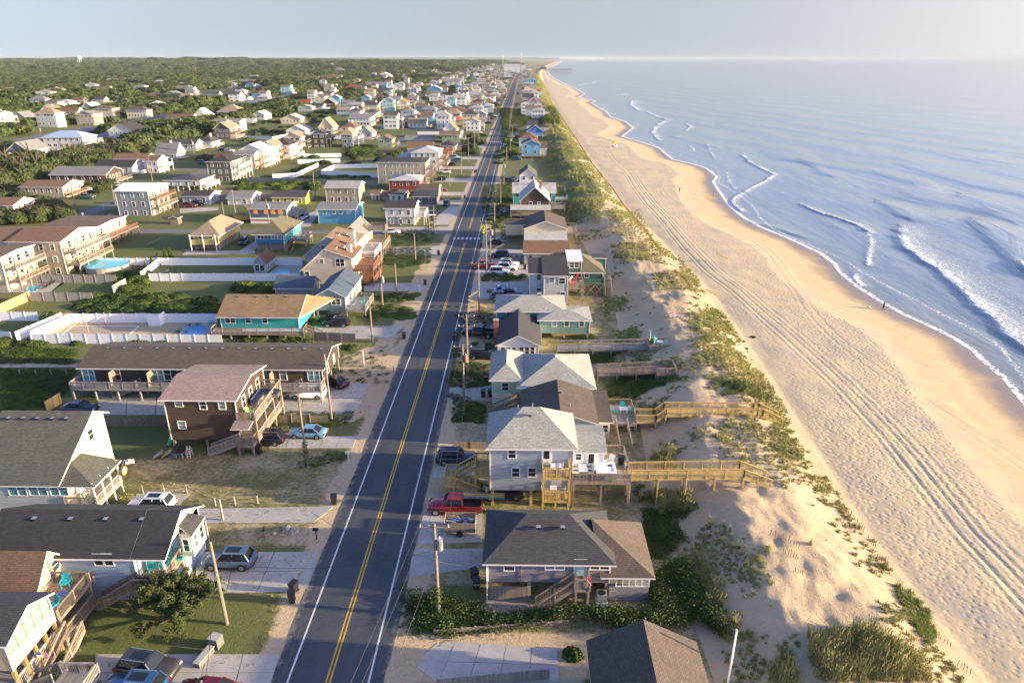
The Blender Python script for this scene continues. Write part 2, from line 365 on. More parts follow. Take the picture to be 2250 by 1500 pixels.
# beach, following the shore
def make_beach_mat():
    m, n, l, b = nmat('beach_sand'); p = pos(n, l)
    a = n.new('ShaderNodeAttribute'); a.attribute_name = 'shore'; d = a.outputs['Fac']
    a2 = n.new('ShaderNodeAttribute'); a2.attribute_name = 'tread'; tr = a2.outputs['Fac']
    v = noise(n, l, p, .12, 6, .6, .6); v2 = noise(n, l, p, 2.6, 4, .7); v5 = noise(n, l, p, .9, 4, .6)
    dd = mth(n, l, 'ADD', d, mth(n, l, 'MULTIPLY', mth(n, l, 'SUBTRACT', v, .5), 7.))
    dry = mixc(n, l, mr(n, l, v2, .3, .7), (.60,.48,.28), (.50,.405,.25)); dry = mixc(n, l, mr(n, l, v, .45, .62, 0, .6), dry, (.40,.34,.26))
    damp = mixc(n, l, mr(n, l, v5, .3, .7), (.56,.44,.245), (.49,.37,.205))
    cc = mixc(n, l, mr(n, l, dd, 10., 15.), damp, dry)
    wet = mr(n, l, dd, 1.8, 6.5, 1., 0.); cc = mixc(n, l, wet, cc, (.20,.15,.10)); l.new(cc, b.inputs['Base Color'])
    l.new(mr(n, l, wet, 0, 1, .95, .32), b.inputs['Roughness'])
    vo = n.new('ShaderNodeTexVoronoi'); vo.inputs['Scale'].default_value = 1.9; l.new(p, vo.inputs['Vector']); vo.feature = 'SMOOTH_F1'
    fp = mth(n, l, 'MULTIPLY', mth(n, l, 'ADD', mr(n, l, vo.outputs[0], .0, .45), mth(n, l, 'MULTIPLY', v2, .8)), mth(n, l, 'ADD', mth(n, l, 'MULTIPLY', tr, .9), .06))
    bump(n, l, fp, b, .045, 1.); return m
BEACHM = make_beach_mat()
TRK = [(7.2, .06), (8.9, .055), (9.7, .04), (10.9, .035), (6.2, .03)]
yb = geo(14, 9000, .24, 1.0085)
nb = 190; q = np.linspace(0, 1, nb)
wid = (shore(yb)-toe(yb)+14)[:,None]
sA = q[None]*np.minimum(wid, 60)+np.maximum(wid-60, 0)*q[None]**3
XX = toe(yb)[:,None]+sA; YY = np.repeat(yb[:,None], nb, 1); Zb = height(XX, YY)
wob = (fbm(yb*.012, yb*0+.5, 2, 61)*5+np.interp(yb, [30,75,110,150,250,400,900], [1.2,1.5,0,-2.5,1.5,3,-1]))[:,None]
def ruts(s):
    z = 0
    for c0, d0 in TRK:
        dd = np.abs(s-(c0+wob)); z = z-d0*np.exp(-(dd/.22)**2)+d0*.5*np.exp(-((dd-.45)/.2)**2)
    cc = 21+6*np.sin(yb*.045)[:,None]+wob
    for e in (0, 1.7):
        dd = np.abs(s-(cc+e)); z = z-.04*np.exp(-(dd/.2)**2)+.02*np.exp(-((dd-.42)/.18)**2)
    return z
Zb = Zb+ruts(sA)*sstep(0, 3, sA)+fbm(XX*.3, YY*.3, 3, 3)*.09*sstep(0, 3, sA)*sstep(0, 12, shore(YY)-XX)
dsh = shore(YY)-XX
tread = sstep(12, 17, dsh+fbm(XX*.1, YY*.05, 3, 31)*5)*(.45+.75*sstep(-.5, .3, fbm(XX*.05, YY*.02, 2, 8)))*sstep(-2, 4, sA)
o = link('beach', grid_mesh('beach', XX, YY, Zb, [BEACHM], {'shore': dsh, 'tread': tread})); struct(o)
# ------------------------------------------------------------------ sea
def make_sea_mat():
    m, n, l, b = nmat('sea_water'); p = pos(n, l)
    a = n.new('ShaderNodeAttribute'); a.attribute_name = 'foam'; fo = a.outputs['Fac']
    a2 = n.new('ShaderNodeAttribute'); a2.attribute_name = 'shallow'; shl = a2.outputs['Fac']
    v1 = noise(n, l, pos(n, l, (.55,.16,1)), 1.0, 5, .62, .4); v2 = noise(n, l, pos(n, l, (.10,.028,1)), 1., 4, .6, .6); v3 = noise(n, l, pos(n, l, (2.2,1.2,1)), 1, 4, .7); v4 = noise(n, l, pos(n, l, (.012,.0035,1)), 1., 4, .6, .8)
    base = mixc(n, l, mr(n, l, v2, .35, .65), (.17,.215,.23), (.22,.265,.275)); base = mixc(n, l, shl, base, (.24,.24,.20))
    vo = n.new('ShaderNodeTexVoronoi'); vo.inputs['Scale'].default_value = 1.; vo.feature = 'DISTANCE_TO_EDGE'
    vv = n.new('ShaderNodeVectorMath'); vv.operation = 'ADD'; cmb = n.new('ShaderNodeCombineXYZ'); l.new(v3, cmb.inputs[0]); l.new(v1, cmb.inputs[1]); l.new(p, vv.inputs[0]); l.new(cmb.outputs[0], vv.inputs[1]); l.new(vv.outputs[0], vo.inputs['Vector'])
    lace = mth(n, l, 'ADD', mth(n, l, 'MULTIPLY', mr(n, l, vo.outputs[0], 0, .35, 1, 0), .5), mth(n, l, 'MULTIPLY', v3, .55))
    ff = mr(n, l, mth(n, l, 'ADD', fo, lace), .95, 1.25)
    l.new(mixc(n, l, ff, base, (.82,.84,.86)), b.inputs['Base Color'])
    l.new(mr(n, l, ff, 0, 1, .10, .75), b.inputs['Roughness']); b.inputs['IOR'].default_value = 1.33
    h = mth(n, l, 'ADD', mth(n, l, 'MULTIPLY', v1, .55), mth(n, l, 'ADD', mth(n, l, 'MULTIPLY', v2, 2.2), mth(n, l, 'ADD', mth(n, l, 'MULTIPLY', v3, .16), mth(n, l, 'MULTIPLY', v4, 6.))))
    h = mth(n, l, 'ADD', h, mth(n, l, 'MULTIPLY', ff, .25)); bump(n, l, h, b, .15, 1.); return m
SEAM = make_sea_mat()
FOAM = [([(1975,500),(1977,520),(1990,545),(2030,575),(2070,600),(2110,640),(2150,675),(2180,700),(2205,730),(2260,775)], 21, .46, .45),
 ([(1755,448),(1790,465),(1840,480),(1880,495),(1903,508)], 8, .6, .4), ([(1903,508),(1912,530),(1906,560),(1905,582)], 2.2, .55, .15),
 ([(1630,342),(1650,360),(1680,375),(1700,384)], 5, .62, .35), ([(1700,384),(1680,398),(1655,410),(1612,435),(1605,447),(1628,464)], 4.5, .62, .3),
 ([(1596,380),(1600,400),(1615,415)], 6, .5, .1), ([(1388,222),(1384,232),(1402,243)], 22, .6, .5), ([(1418,246),(1445,258),(1465,263),(1443,275)], 14, .6, .4),
 ([(1440,278),(1432,293),(1445,308)], 14, .55, .3), ([(1505,271),(1518,279),(1504,288)], 5, .6, .3), ([(1553,318),(1560,335),(1572,352)], 3, .5, .2),
 ([(1355,209),(1372,207)], 26, .6, .4), ([(1268,187),(1300,183),(1308,178)], 22, .6, .3), ([(1510,317),(1525,330),(1495,338)], 2, .45, .1),
 ([(2232,580),(2242,592),(2262,604)], 3.5, .8, .8), ([(1878,604),(1876,612),(1892,627)], 2., .6, .1), ([(1318,240),(1335,232)], 8, .5, .1), ([(1350,268),(1362,262)], 7, .5, .1)]
SWELL = [([(2140,487),(2175,515),(2215,555),(2262,607)], 1.1, 3.5), ([(1935,445),(1965,460),(1990,478)], .7, 3.5), ([(1760,352),(1790,365),(1820,385)], .6, 4), ([(1655,490),(1700,500),(1760,520)], .35, 1.4), ([(1610,255),(1650,262)], .5, 6),
 ([(2120,430),(2170,450),(2210,480)], .5, 5), ([(1480,300),(1530,312),(1560,322)], .4, 5)]
def seg_field(X, Y, L, z=-1.):
    P = [at(a, b_, z) for a, b_ in L]; best = np.full(X.shape, 1e9); side = np.zeros(X.shape)
    for (x0,y0), (x1,y1) in zip(P[:-1], P[1:]):
        dx, dy = x1-x0, y1-y0; L2 = dx*dx+dy*dy
        t = np.clip(((X-x0)*dx+(Y-y0)*dy)/L2, 0, 1); ex = X-(x0+t*dx); ey = Y-(y0+t*dy); d = np.hypot(ex, ey)
        c = dx*ey-dy*ex                                # sign: which side
        s_ = np.where(c*(1 if dy > 0 else -1) < 0, 1., -1.)
        side = np.where(d < best, s_, side); best = np.minimum(best, d)
    return best, side                                  # side +1: towards the open sea (+X)
ys = geo(14, 90000, .5, 1.0085)
Ss = np.concatenate([geo(-9, 120, .5, 1.0), geo(121.5, 110000, 1.5, 1.075)])
XX = shore(ys)[:,None]+Ss[None]; YY = np.repeat(ys[:,None], len(Ss), 1)
foam = np.full(XX.shape, -.4); Zs = np.full(XX.shape, -1.)
dn = XX-shore(YY)
near = (YY < 3500) & (dn < 400)
wj = fbm(XX*.25, YY*.25, 3, 88)*1.6
for L, w_, a_, hgt in FOAM:
    d, s_ = seg_field(XX, YY, L); d = np.maximum(d+wj*np.minimum(1, w_/8), 0)
    k = max(.75, w_*.08); a_ = a_ if w_ == 21 or w_ < 3 else a_*.8
    val = np.where(s_ > 0, a_*np.clip(1-(d/w_)**1.5, 0, 1)**.6+.25*np.exp(-(d/k)**2), (a_+.25)*np.exp(-(d/(k*.35))**2))
    foam = np.maximum(foam, np.where(val > .02, val-.12, -.4)); Zs += np.where(near, hgt*np.where(s_ > 0, np.exp(-(d/(k*2))**2), np.exp(-(d/(k*.6))**2)), 0)
for L, hgt, w_ in SWELL:
    d, s_ = seg_field(XX, YY, L); Zs += .55*hgt*np.where(s_ > 0, np.exp(-(d/(w_*1.6))**2), np.exp(-(d/(w_*.7))**2))
edge = .78*np.exp(-((dn-.4)/(.7+YY*.002))**2); foam = np.maximum(foam, edge-.1); foam = np.maximum(foam, .42*np.exp(-((dn-5-3*np.sin(YY*.06))/.8)**2))
surf = (1-sstep(35, 75, dn))*sstep(2, 10, dn); foam = np.maximum(foam, -.4+surf*(.35+.5*np.clip(fbm(XX*.07, YY*.03, 3, 19), 0, 1)))
Zs += .10*fbm(XX*.16, YY*.05, 3, 14)*sstep(3, 20, dn)+.22*np.sin(XX*.16+YY*.03+fbm(XX*.02, YY*.02, 2, 4)*5)*sstep(20, 60, dn)*(1-sstep(200, 500, dn))*.8
o = link('sea', grid_mesh('sea', XX, YY, Zs, [SEAM], {'foam': foam, 'shallow': np.exp(-np.clip(dn,0,None)/3.5)})); struct(o)
# sound behind the woods and the far shore of the sound
SOUNDM = plain('sound_water', (.06,.10,.13), .12)
b_ = MB(); b_.poly([(-60000,9000,3),(-1500,13500,3),(-1500,23900,3),(-60000,23900,3)], SOUNDM); o = b_.build('sound_water'); struct(o)
SHOREM = plain('far_woods', (.045,.07,.055), .95)
b_ = MB()
for i in range(90):
    x = -60000+i*680; b_.box(x, x+680, 24000+random.random()*50, 26000, 0, 58+14*random.random(), SHOREM)
o = b_.build('far_shore_hills'); struct(o)
# ------------------------------------------------------------------ roads
ASPH = mixmat('asphalt', (.040,.053,.066), (.031,.042,.054), (.055,.066,.078), .5, .85, .008, 25)
ASPH2 = mixmat('old_asphalt', (.14,.14,.145), (.11,.11,.115), (.17,.165,.16), .5, .9, .008, 20)
WPAINT = mixmat('white_road_paint', (.66,.66,.64), (.55,.55,.54), (.34,.34,.34), 2.5, .7, .002, 20)
YPAINT = mixmat('yellow_road_paint', (.68,.42,.02), (.55,.33,.02), (.30,.2,.03), 2.5, .7, .002, 20)
def strip(name, m, xa, xb, Y, z, dx=lambda y: 0):
    b_ = MB()
    for y0, y1 in zip(Y[:-1], Y[1:]): b_.poly([(xa(y0)+dx(y0),y0,z),(xb(y0)+dx(y0),y0,z),(xb(y1)+dx(y1),y1,z),(xa(y1)+dx(y1),y1,z)], m)
    return struct(b_.build(name))
def rx(y): return 0. if y < 1500 else (y-1500)**2*2.2e-5/2
def lx(y): return rx(y)
YR = list(np.concatenate([np.arange(14, 400, 1.3), geo(400, 5200, 6, 1.02)]))
ragl = lambda y: -19.5+.14*float(fbm(np.array([y*.5]), np.array([1.]), 3, 1)[0]); ragr = lambda y: -10.45+.18*float(fbm(np.array([y*.45]), np.array([7.]), 3, 1)[0])
def road_mat():
    m, n, l, b = nmat('worn_asphalt'); p = pos(n, l); s = n.new('ShaderNodeSeparateXYZ'); l.new(p, s.inputs[0])
    v = noise(n, l, p, 30, 3, .8); lo = noise(n, l, pos(n, l, (1.4,.035,1)), 1., 5, .6); pt = noise(n, l, pos(n, l, (.25,.12,1)), 1., 4, .55)
    cc = mixc(n, l, mr(n, l, v, .3, .7), (.034,.046,.059), (.050,.063,.076)); cc = mixc(n, l, mr(n, l, lo, .40, .62, 0, .55), cc, (.066,.077,.088)); cc = mixc(n, l, mr(n, l, pt, .52, .60, 0, .5), cc, (.030,.039,.050))
    vo = n.new('ShaderNodeTexVoronoi'); vo.feature = 'DISTANCE_TO_EDGE'; vo.inputs['Scale'].default_value = .16; dv = n.new('ShaderNodeVectorMath'); dv.operation = 'ADD'; cb = n.new('ShaderNodeCombineXYZ'); w = noise(n, l, p, 1.1, 5, .8); l.new(mth(n, l, 'MULTIPLY', w, 3.5), cb.inputs[0]); l.new(mth(n, l, 'MULTIPLY', w, 2.5), cb.inputs[1]); l.new(p, dv.inputs[0]); l.new(cb.outputs[0], dv.inputs[1]); l.new(dv.outputs[0], vo.inputs['Vector'])
    cr = mth(n, l, 'LESS_THAN', vo.outputs[0], .006); cc = mixc(n, l, mth(n, l, 'MULTIPLY', cr, .6), cc, (.018,.022,.028))
    e = mth(n, l, 'MINIMUM', mth(n, l, 'ABSOLUTE', mth(n, l, 'ADD', s.outputs[0], 19.6)), mth(n, l, 'ABSOLUTE', mth(n, l, 'ADD', s.outputs[0], 10.3))); sn = noise(n, l, p, .9, 6, .75)
    fac = mr(n, l, mth(n, l, 'ADD', mth(n, l, 'MULTIPLY', e, -.28), mth(n, l, 'MULTIPLY', sn, 1.1)), .42, .62, 0, .75); cc = mixc(n, l, fac, cc, (.26,.22,.16))
    l.new(cc, b.inputs['Base Color']); b.inputs['Roughness'].default_value = .85; bump(n, l, v, b, .006, .8); return m
ROADM = road_mat()
strip('beach_road', ROADM, ragl, ragr, YR, .03, rx)
def gaps(Y, G): return [(a, b) for a, b in zip(Y[:-1], Y[1:]) if not any(a < g1 and b > g0 for g0, g1 in G)]
XW = [at(1000, 524)[1], at(1080, 312)[1], at(1110, 249)[1], at(1120,220)[1]]
def marks(name, m, x, w, Y, G):
    b_ = MB()
    for a, c in gaps(Y, G): b_.poly([(x-w/2+rx(a),a,.036),(x+w/2+rx(a),a,.036),(x+w/2+rx(c),c,.036),(x-w/2+rx(c),c,.036)], m)
    return struct(b_.build(name))
G4 = [(y-2.2, y+2.2) for y in XW[:3]]
marks('white_edge_line', WPAINT, -18.1, .16, YR, [(XW[0]+3, XW[0]+11)]+G4[1:]); marks('white_edge_line', WPAINT, -11.75, .16, YR, G4[1:])
cgap = [(XW[0]-3.5, XW[0]+11)]+[(y-7, y+9) for y in XW[1:3]]
marks('yellow_center_line', YPAINT, -14.78, .13, YR, cgap); marks('yellow_center_line', YPAINT, -15.08, .13, YR, cgap)
for y in XW[:3]:
    for k in range(7):
        b_ = MB(); x = -18.4+k*1.1; b_.box(x, x+.55, y-1.1, y+1.1, .031, .038, WPAINT); struct(b_.build('crosswalk_bar'))
for k in range(6):
    b_ = MB(); y = XW[0]+3+k*1.3; b_.box(-18.2, -17.95, y, y+.6, .031, .037, WPAINT); struct(b_.build('lane_dash'))
def flatpoly(name, L, z, m, px=True, h=.03, parent=None):
    P = pts_at(L) if px else L
    b_ = MB(); n = len(P); b_.poly([(x,y,z) for x, y in P], m)
    for i in range(n):
        (x0,y0), (x1,y1) = P[i], P[(i+1)%n]; b_.poly([(x0,y0,z-h),(x1,y1,z-h),(x1,y1,z),(x0,y0,z)], m)
    o = b_.build(name, parent)
    if parent is None: struct(o)
    return o
strip('side_street', ASPH2, lambda y: -139.5, lambda y: -133.5, [160, 200, 260, 330, 420, 520, 700, 1000], .03)
flatpoly('cross_street', [(at(0,508)[0]-40, at(0,511)[1]), (-19.6, at(0,511)[1]), (-19.6, at(0,503)[1]), (at(0,503)[0]-40, at(0,503)[1])], .013, ASPH2, False)
for y in (372, 318, 283, 262): 
    a, c = at(0, y+2.)[1], at(0, y-2.)[1]; x0 = -139 if y < 370 else at(365,y)[0]
    flatpoly('cross_street', [(x0, a), (-19.8 if y < 370 else at(445,y)[0], a), (-19.8 if y < 370 else at(445,y)[0], c), (x0, c)], .016, ASPH2, False)
b_ = MB(); YY_ = list(geo(300, 2600, 12, 1.05))
for a, c in zip(YY_[:-1], YY_[1:]):
    za = [max(h1(x, a), h1(x, c), h1(x,(a+c)/2))+.6 for x in (-288, -268)]
    zc = [max(h1(x, c), h1(x, c+ (c-a)), h1(x,(a+c)/2))+.6 for x in (-288, -268)]
    b_.poly([(-288,a,max(za)),(-268,a,max(za)),(-268,c,max(zc)),(-288,c,max(zc))], ASPH2)
struct(b_.build('bypass_highway'))
# driveways: traced outlines; the big ones are laid in slabs
def inset_slabs(name, L, nx, ny, m=CONC):
    P = pts_at(L); root = empty(name, (P[0][0], P[0][1], 0)); struct(root)
    A, B, Cc, D = [np.array(p) for p in P[:4]]       # quad: near-left, near-right, far-right, far-left
    for i in range(nx):
        for j in range(ny):
            def q(u, v): return (A*(1-u)+B*u)*(1-v)+(D*(1-u)+Cc*u)*v
            g = .012; u0, u1, v0, v1 = i/nx+g/nx, (i+1)/nx-g/nx, j/ny+g/ny, (j+1)/ny-g/ny
            z = .05+random.uniform(-.008, .008); b_ = MB(); Q = [q(u0,v0), q(u1,v0), q(u1,v1), q(u0,v1)]
            b_.poly([(p[0],p[1],z) for p in Q], m)
            for k in range(4):
                a, c = Q[k], Q[(k+1)%4]; b_.poly([(a[0],a[1],z-.05),(c[0],c[1],z-.05),(c[0],c[1],z),(a[0],a[1],z)], m)
            b_.build('slab', root, (P[0][0],P[0][1],0))
inset_slabs('driveway', [(962,1500),(1230,1500),(1225,1425),(1000,1410)], 4, 2)
inset_slabs('driveway', [(430,1305),(630,1300),(690,1212),(430,1212)], 3, 2)
inset_slabs('driveway', [(205,1520),(590,1520),(615,1437),(210,1437)], 5, 2)
inset_slabs('driveway', [(340,1150),(690,1148),(735,1112),(400,1118)], 5, 1)
inset_slabs('driveway', [(215,912),(780,912),(812,842),(215,842)], 9, 2)
inset_slabs('driveway', [(590,985),(775,985),(785,958),(600,958)], 5, 1)
inset_slabs('driveway', [(690,748),(860,742),(890,716),(690,716)], 4, 1)
inset_slabs('driveway', [(800,640),(930,640),(938,622),(800,622)], 4, 1)
inset_slabs('driveway', [(965,1420),(995,1420),(1000,1410),(975,1410)], 1, 1)
for L in ([(917,1195),(1060,1190),(1060,1085),(945,1085),(930,1130)], [(895,1268),(1060,1245),(1060,1205),(900,1205)], [(915,1465),(962,1500),(1000,1410),(960,1412),(930,1440)], [(600,1437),(612,1437),(595,1500),(585,1500)],
          [(950,1050),(1080,1040),(1080,1010),(960,1010)], [(975,880),(1080,880),(1080,848),(983,850)], [(1000,785),(1090,785),(1090,765),(1008,765)], [(700,1205),(680,1290),(640,1297),(690,1212)],
          [(1020,742),(1085,742),(1090,710),(1030,710)], [(1025,655),(1160,655),(1160,618),(1035,622)], [(1040,605),(1160,605),(1160,572),(1048,572)], [(1055,560),(1160,560),(1160,548),(1058,548)],
          [(820,560),(965,560),(972,540),(830,545)], [(780,510),(990,506),(992,498),(800,500)], [(840,455),(1010,450),(1015,440),(950,440)], [(960,430),(1022,430),(1024,422),(960,422)],
          [(955,400),(1040,400),(1042,392),(955,392)], [(960,372),(1050,372),(1052,366),(960,366)], [(975,350),(1055,350),(1057,344),(975,345)], [(990,325),(1062,325),(1064,320),(990,320)],
          [(935,494),(985,494),(1010,455),(990,452),(955,480)], [(290,1120),(385,1120),(415,1085),(300,1085)], [(1070,540),(1110,540),(1110,520),(1072,522)], [(1095,470),(1118,470),(1118,456),(1097,456)],
          [(200,495),(262,495),(262,475),(240,470)], [(130,436),(290,440),(310,425),(160,425)], [(515,558),(545,558),(612,515),(585,515)], [(640,500),(680,498),(700,470),(698,462),(672,472)], [(400,560),(560,557),(560,551),(410,551)], [(395,468),(480,462),(480,455),(395,458)]):
    DZ = globals().get('DZ', .0212)+.0002; flatpoly('driveway', L, DZ, CONC, h=.02)
flatpoly('sand_path', [(0,807),(170,806),(170,797),(0,797)], .015, plain('packed_sand', (.40,.33,.24), .9, 0, .2, 1))
flatpoly('lawn', [(110,642),(240,642),(285,617),(140,617)], .02, plain('mown_grass', (.075,.12,.03), .9, 0, .25, 2))
PAVE = plain('pool_paving', (.38,.37,.35), .8, 0, .12, 2)
flatpoly('pool_terrace', [(90,642),(110,642),(150,617),(0,617),(0,642)], .02, PAVE)
flatpoly('pool_terrace', [(378,747),(470,747),(470,700),(420,700)], .02, PAVE)
flatpoly('pool_terrace', [(585,603),(660,603),(665,583),(615,583)], .02, PAVE)
flatpoly('sand_court', [(128,740),(278,740),(305,717),(160,717)], .03, mixmat('court_sand', (.40,.33,.25), (.34,.28,.21), (.3,.25,.2), 1, .95))
# ------------------------------------------------------------------ houses
WC = dict(white=(.70,.71,.72), pale=(.60,.66,.62), cream=(.66,.58,.42), tan=(.42,.36,.28), beige=(.52,.44,.33), grey=(.30,.33,.36), lgrey=(.45,.48,.52), blue=(.07,.26,.46), lblue=(.38,.50,.66), sky=(.10,.38,.62),
    teal=(.03,.30,.32), turq=(.04,.48,.45), yellow=(.62,.52,.16), byellow=(.70,.58,.03), green=(.26,.34,.24), dgreen=(.02,.13,.10), brown=(.075,.05,.04), dgrey=(.13,.125,.13), red=(.32,.035,.03), pink=(.46,.33,.31), slate=(.16,.22,.26), mint=(.40,.60,.42), aqua=(.30,.55,.58), seag=(.17,.32,.28), peach=(.70,.60,.49), navy=(.02,.12,.32), bluegrey=(.36,.42,.50), cedar=(.26,.25,.29))
WN = dict(white='white', pale='pale green', cream='cream', tan='tan', beige='beige', grey='grey', lgrey='light grey', blue='blue', lblue='light blue', sky='bright blue', teal='teal', turq='turquoise', yellow='yellow', byellow='bright yellow', green='sage green', dgreen='dark green', brown='dark brown', dgrey='charcoal', red='red', pink='pinkish', slate='slate blue', mint='mint green', aqua='aqua', seag='sea green', peach='peach', navy='royal blue', bluegrey='blue-grey', cedar='grey shingled')
RC = dict(black=(.028,.028,.032), dark=(.043,.045,.052), brown=(.13,.085,.055), rust=(.16,.092,.052), grey=(.17,.175,.18), lgrey=(.36,.37,.37), tan=(.26,.20,.14), pink=(.27,.20,.175), red=(.30,.04,.03), green=(.06,.085,.07), olive=(.12,.11,.07), blue=(.05,.13,.28), white=(.72,.74,.76), orange=(.5,.13,.04), choc=(.082,.066,.054), ochre=(.21,.145,.08), paleg=(.28,.29,.27))
RN = dict(black='black', dark='dark grey', brown='brown', rust='rust brown', grey='grey', lgrey='pale grey', tan='tan', pink='dusty pink', red='red', green='dark green', olive='olive', blue='blue', white='white', orange='orange', choc='chocolate brown', ochre='golden brown', paleg='weathered pale')
def wmat(w, kind='lap'): return siding(WC[w], 'shake' if w in ('brown', 'dgrey', 'cedar') else kind)
def rmat(r): return roofm(RC[r], 'metal' if r in ('white', 'blue', 'pblue') else 'shingle')
WINC = {}
def window(parent, off, side, x, y, z, w, h, n=1, blind=False, det=True):
    """side S faces -Y, E faces +X, N, W; (x,y,z) centre of the opening on the wall plane"""
    k = (round(w,2), round(h,2), n, blind, det)
    if k not in WINC:
        fr = MB(); t = .09 if det else .11; fw = w*n
        fr.box(-fw/2-t, fw/2+t, -.06, 0, h/2, h/2+t+.02, WHITE); fr.box(-fw/2-t, fw/2+t, -.07, 0, -h/2-t, -h/2, WHITE)
        fr.box(-fw/2-t, -fw/2, -.06, 0, -h/2, h/2, WHITE); fr.box(fw/2, fw/2+t, -.06, 0, -h/2, h/2, WHITE)
        for i in range(1, n): fr.box(-fw/2+i*w-.05, -fw/2+i*w+.05, -.05, 0, -h/2, h/2, WHITE)
        if det: fr.box(-fw/2, fw/2, -.045, 0, -.025, .025, WHITE)
        pn = MB(); pn.box(-fw/2, fw/2, -.02, 0, -h/2, h/2, BLIND if blind else GLASS)
        WINC[k] = (fr.mesh('window'), pn.mesh('pane'))
    rz = {'S':0, 'E':R(90), 'N':R(180), 'W':R(-90)}[side]
    o = link('window', WINC[k][0], parent, (x-off[0], y-off[1], z-off[2]), rz); link('pane', WINC[k][1], o); return o
def door(parent, off, side, x, y, z0, w=.95, h=2.05, m=WHITE, glass=False):
    b_ = MB(); b_.box(-w/2, w/2, -.05, 0, 0, h, m); b_.box(-w/2-.1, w/2+.1, -.035, 0, 0, h+.1, WHITE)
    o = link('door', b_.mesh('door'), parent, (x-off[0], y-off[1], z0-off[2]), {'S':0,'E':R(90),'N':R(180),'W':R(-90)}[side])
    if glass: g = MB(); g.box(-w*.32, w*.32, -.06, -.045, h*.35, h*.93, GLASS); g.build('door_glass', o)
    g = MB(); g.box(w*.34, w*.42, -.1, -.05, .95, 1.02, METAL); g.build('door_handle', o); return o
def roof_faces(X0, X1, Y0, Y1, ze, zr, typ, oh=.45, ohe=.45):
    """list of slopes; each a polygon of 3D points"""
    if typ == 'x':
        ym = (Y0+Y1)/2; sl = (zr-ze)/max(.1, (Y1-Y0)/2); dz = sl*oh; a, b = X0-ohe, X1+ohe
        return [[(a,Y0-oh,ze-dz),(b,Y0-oh,ze-dz),(b,ym,zr),(a,ym,zr)], [(b,Y1+oh,ze-dz),(a,Y1+oh,ze-dz),(a,ym,zr),(b,ym,zr)]]
    if typ == 'y':
        xm = (X0+X1)/2; sl = (zr-ze)/max(.1, (X1-X0)/2); dz = sl*oh; a, b = Y0-ohe, Y1+ohe
        return [[(X0-oh,b,ze-dz),(X0-oh,a,ze-dz),(xm,a,zr),(xm,b,zr)], [(X1+oh,a,ze-dz),(X1+oh,b,ze-dz),(xm,b,zr),(xm,a,zr)]]
    if typ == 'hip':
        w, d = X1-X0, Y1-Y0; r = min(w, d)/2; dz = (zr-ze)/r*oh; xm, ym = (X0+X1)/2, (Y0+Y1)/2
        if w >= d: P, Q = (X0+r,ym,zr), (X1-r,ym,zr)
        else: P, Q = (xm,Y0+r,zr), (xm,Y1-r,zr)
        a, b, c, d_ = (X0-oh,Y0-oh,ze-dz), (X1+oh,Y0-oh,ze-dz), (X1+oh,Y1+oh,ze-dz), (X0-oh,Y1+oh,ze-dz)
        if w >= d: return [[a,b,Q,P], [b,c,Q], [c,d_,P,Q], [d_,a,P]]
        return [[a,b,P], [b,c,Q,P], [c,d_,Q], [d_,a,P,Q]]
    if typ == 'flat': return [[(X0-oh,Y0-oh,ze),(X1+oh,Y0-oh,ze),(X1+oh,Y1+oh,zr),(X0-oh,Y1+oh,zr)]]
    if typ == 'shedx': return [[(X0-oh,Y0-oh,ze),(X1+oh,Y0-oh,zr),(X1+oh,Y1+oh,zr),(X0-oh,Y1+oh,ze)]]
def roof_mesh(faces, m, off, th=.16):
    b_ = MB()
    for P in faces:
        A = [np.array(p, float) for p in P]; nrm = np.cross(A[1]-A[0], A[-1]-A[0]); nrm /= np.linalg.norm(nrm)
        if nrm[2] < 0: A = A[::-1]; nrm = -nrm
        u = A[1]-A[0]
        hz = np.cross((0,0,1.), nrm)
        if np.linalg.norm(hz) < 1e-3: hz = np.array((1.,0,0))
        hz /= np.linalg.norm(hz); up = np.cross(nrm, hz)
        T = [a+np.array((0,0,th)) for a in A]
        b_.poly(T, m, [(float(t@hz), float(t@up)) for t in T])
        for i in range(len(A)):
            j = (i+1)%len(A)
            b_.poly([A[i], A[j], T[j], T[i]], WHITE)
        b_.poly(A[::-1], WHITE)
    return b_.mesh('roof', off)
PILE = {}
def pile(parent, off, x, y, z, m=GREYW, r=.14, gz=None):
    gz = h1(x, y)-.15 if gz is None else gz
    k = (round(z-gz,1), m.name, r)
    if k not in PILE: b_ = MB(); b_.box(-r, r, -r, r, 0, k[0], m); PILE[k] = b_.mesh('pile')
    return link('pile', PILE[k], parent, (x-off[0], y-off[1], z-k[0]-off[2]))
def railing(parent, off, a, b, m, h=1.0, sp=.16, name='railing'):
    a = np.array(a, float); b = np.array(b, float); d = b-a; L = np.linalg.norm(d[:2])
    if L < .2: return
    b_ = MB(); up = np.array((0,0,1.)); b_.beam(a+up*h, b+up*h, .12, .05, m); b_.beam(a+up*.12, b+up*.12, .05, .08, m); b_.beam(a+up*(h-.12), b+up*(h-.12), .05, .08, m)
    n = max(1, int(round(L/1.9)))
    for i in range(n+1): p = a+d*i/n; b_.beam(p-up*.15, p+up*(h-.03), .1, .1, m)
    if sp:
        k = int(L/sp)
        for i in range(1, k): p = a+d*i/k; b_.beam(p+up*.12, p+up*(h-.08), .045, .045, m)
    return b_.build(name, parent, off)
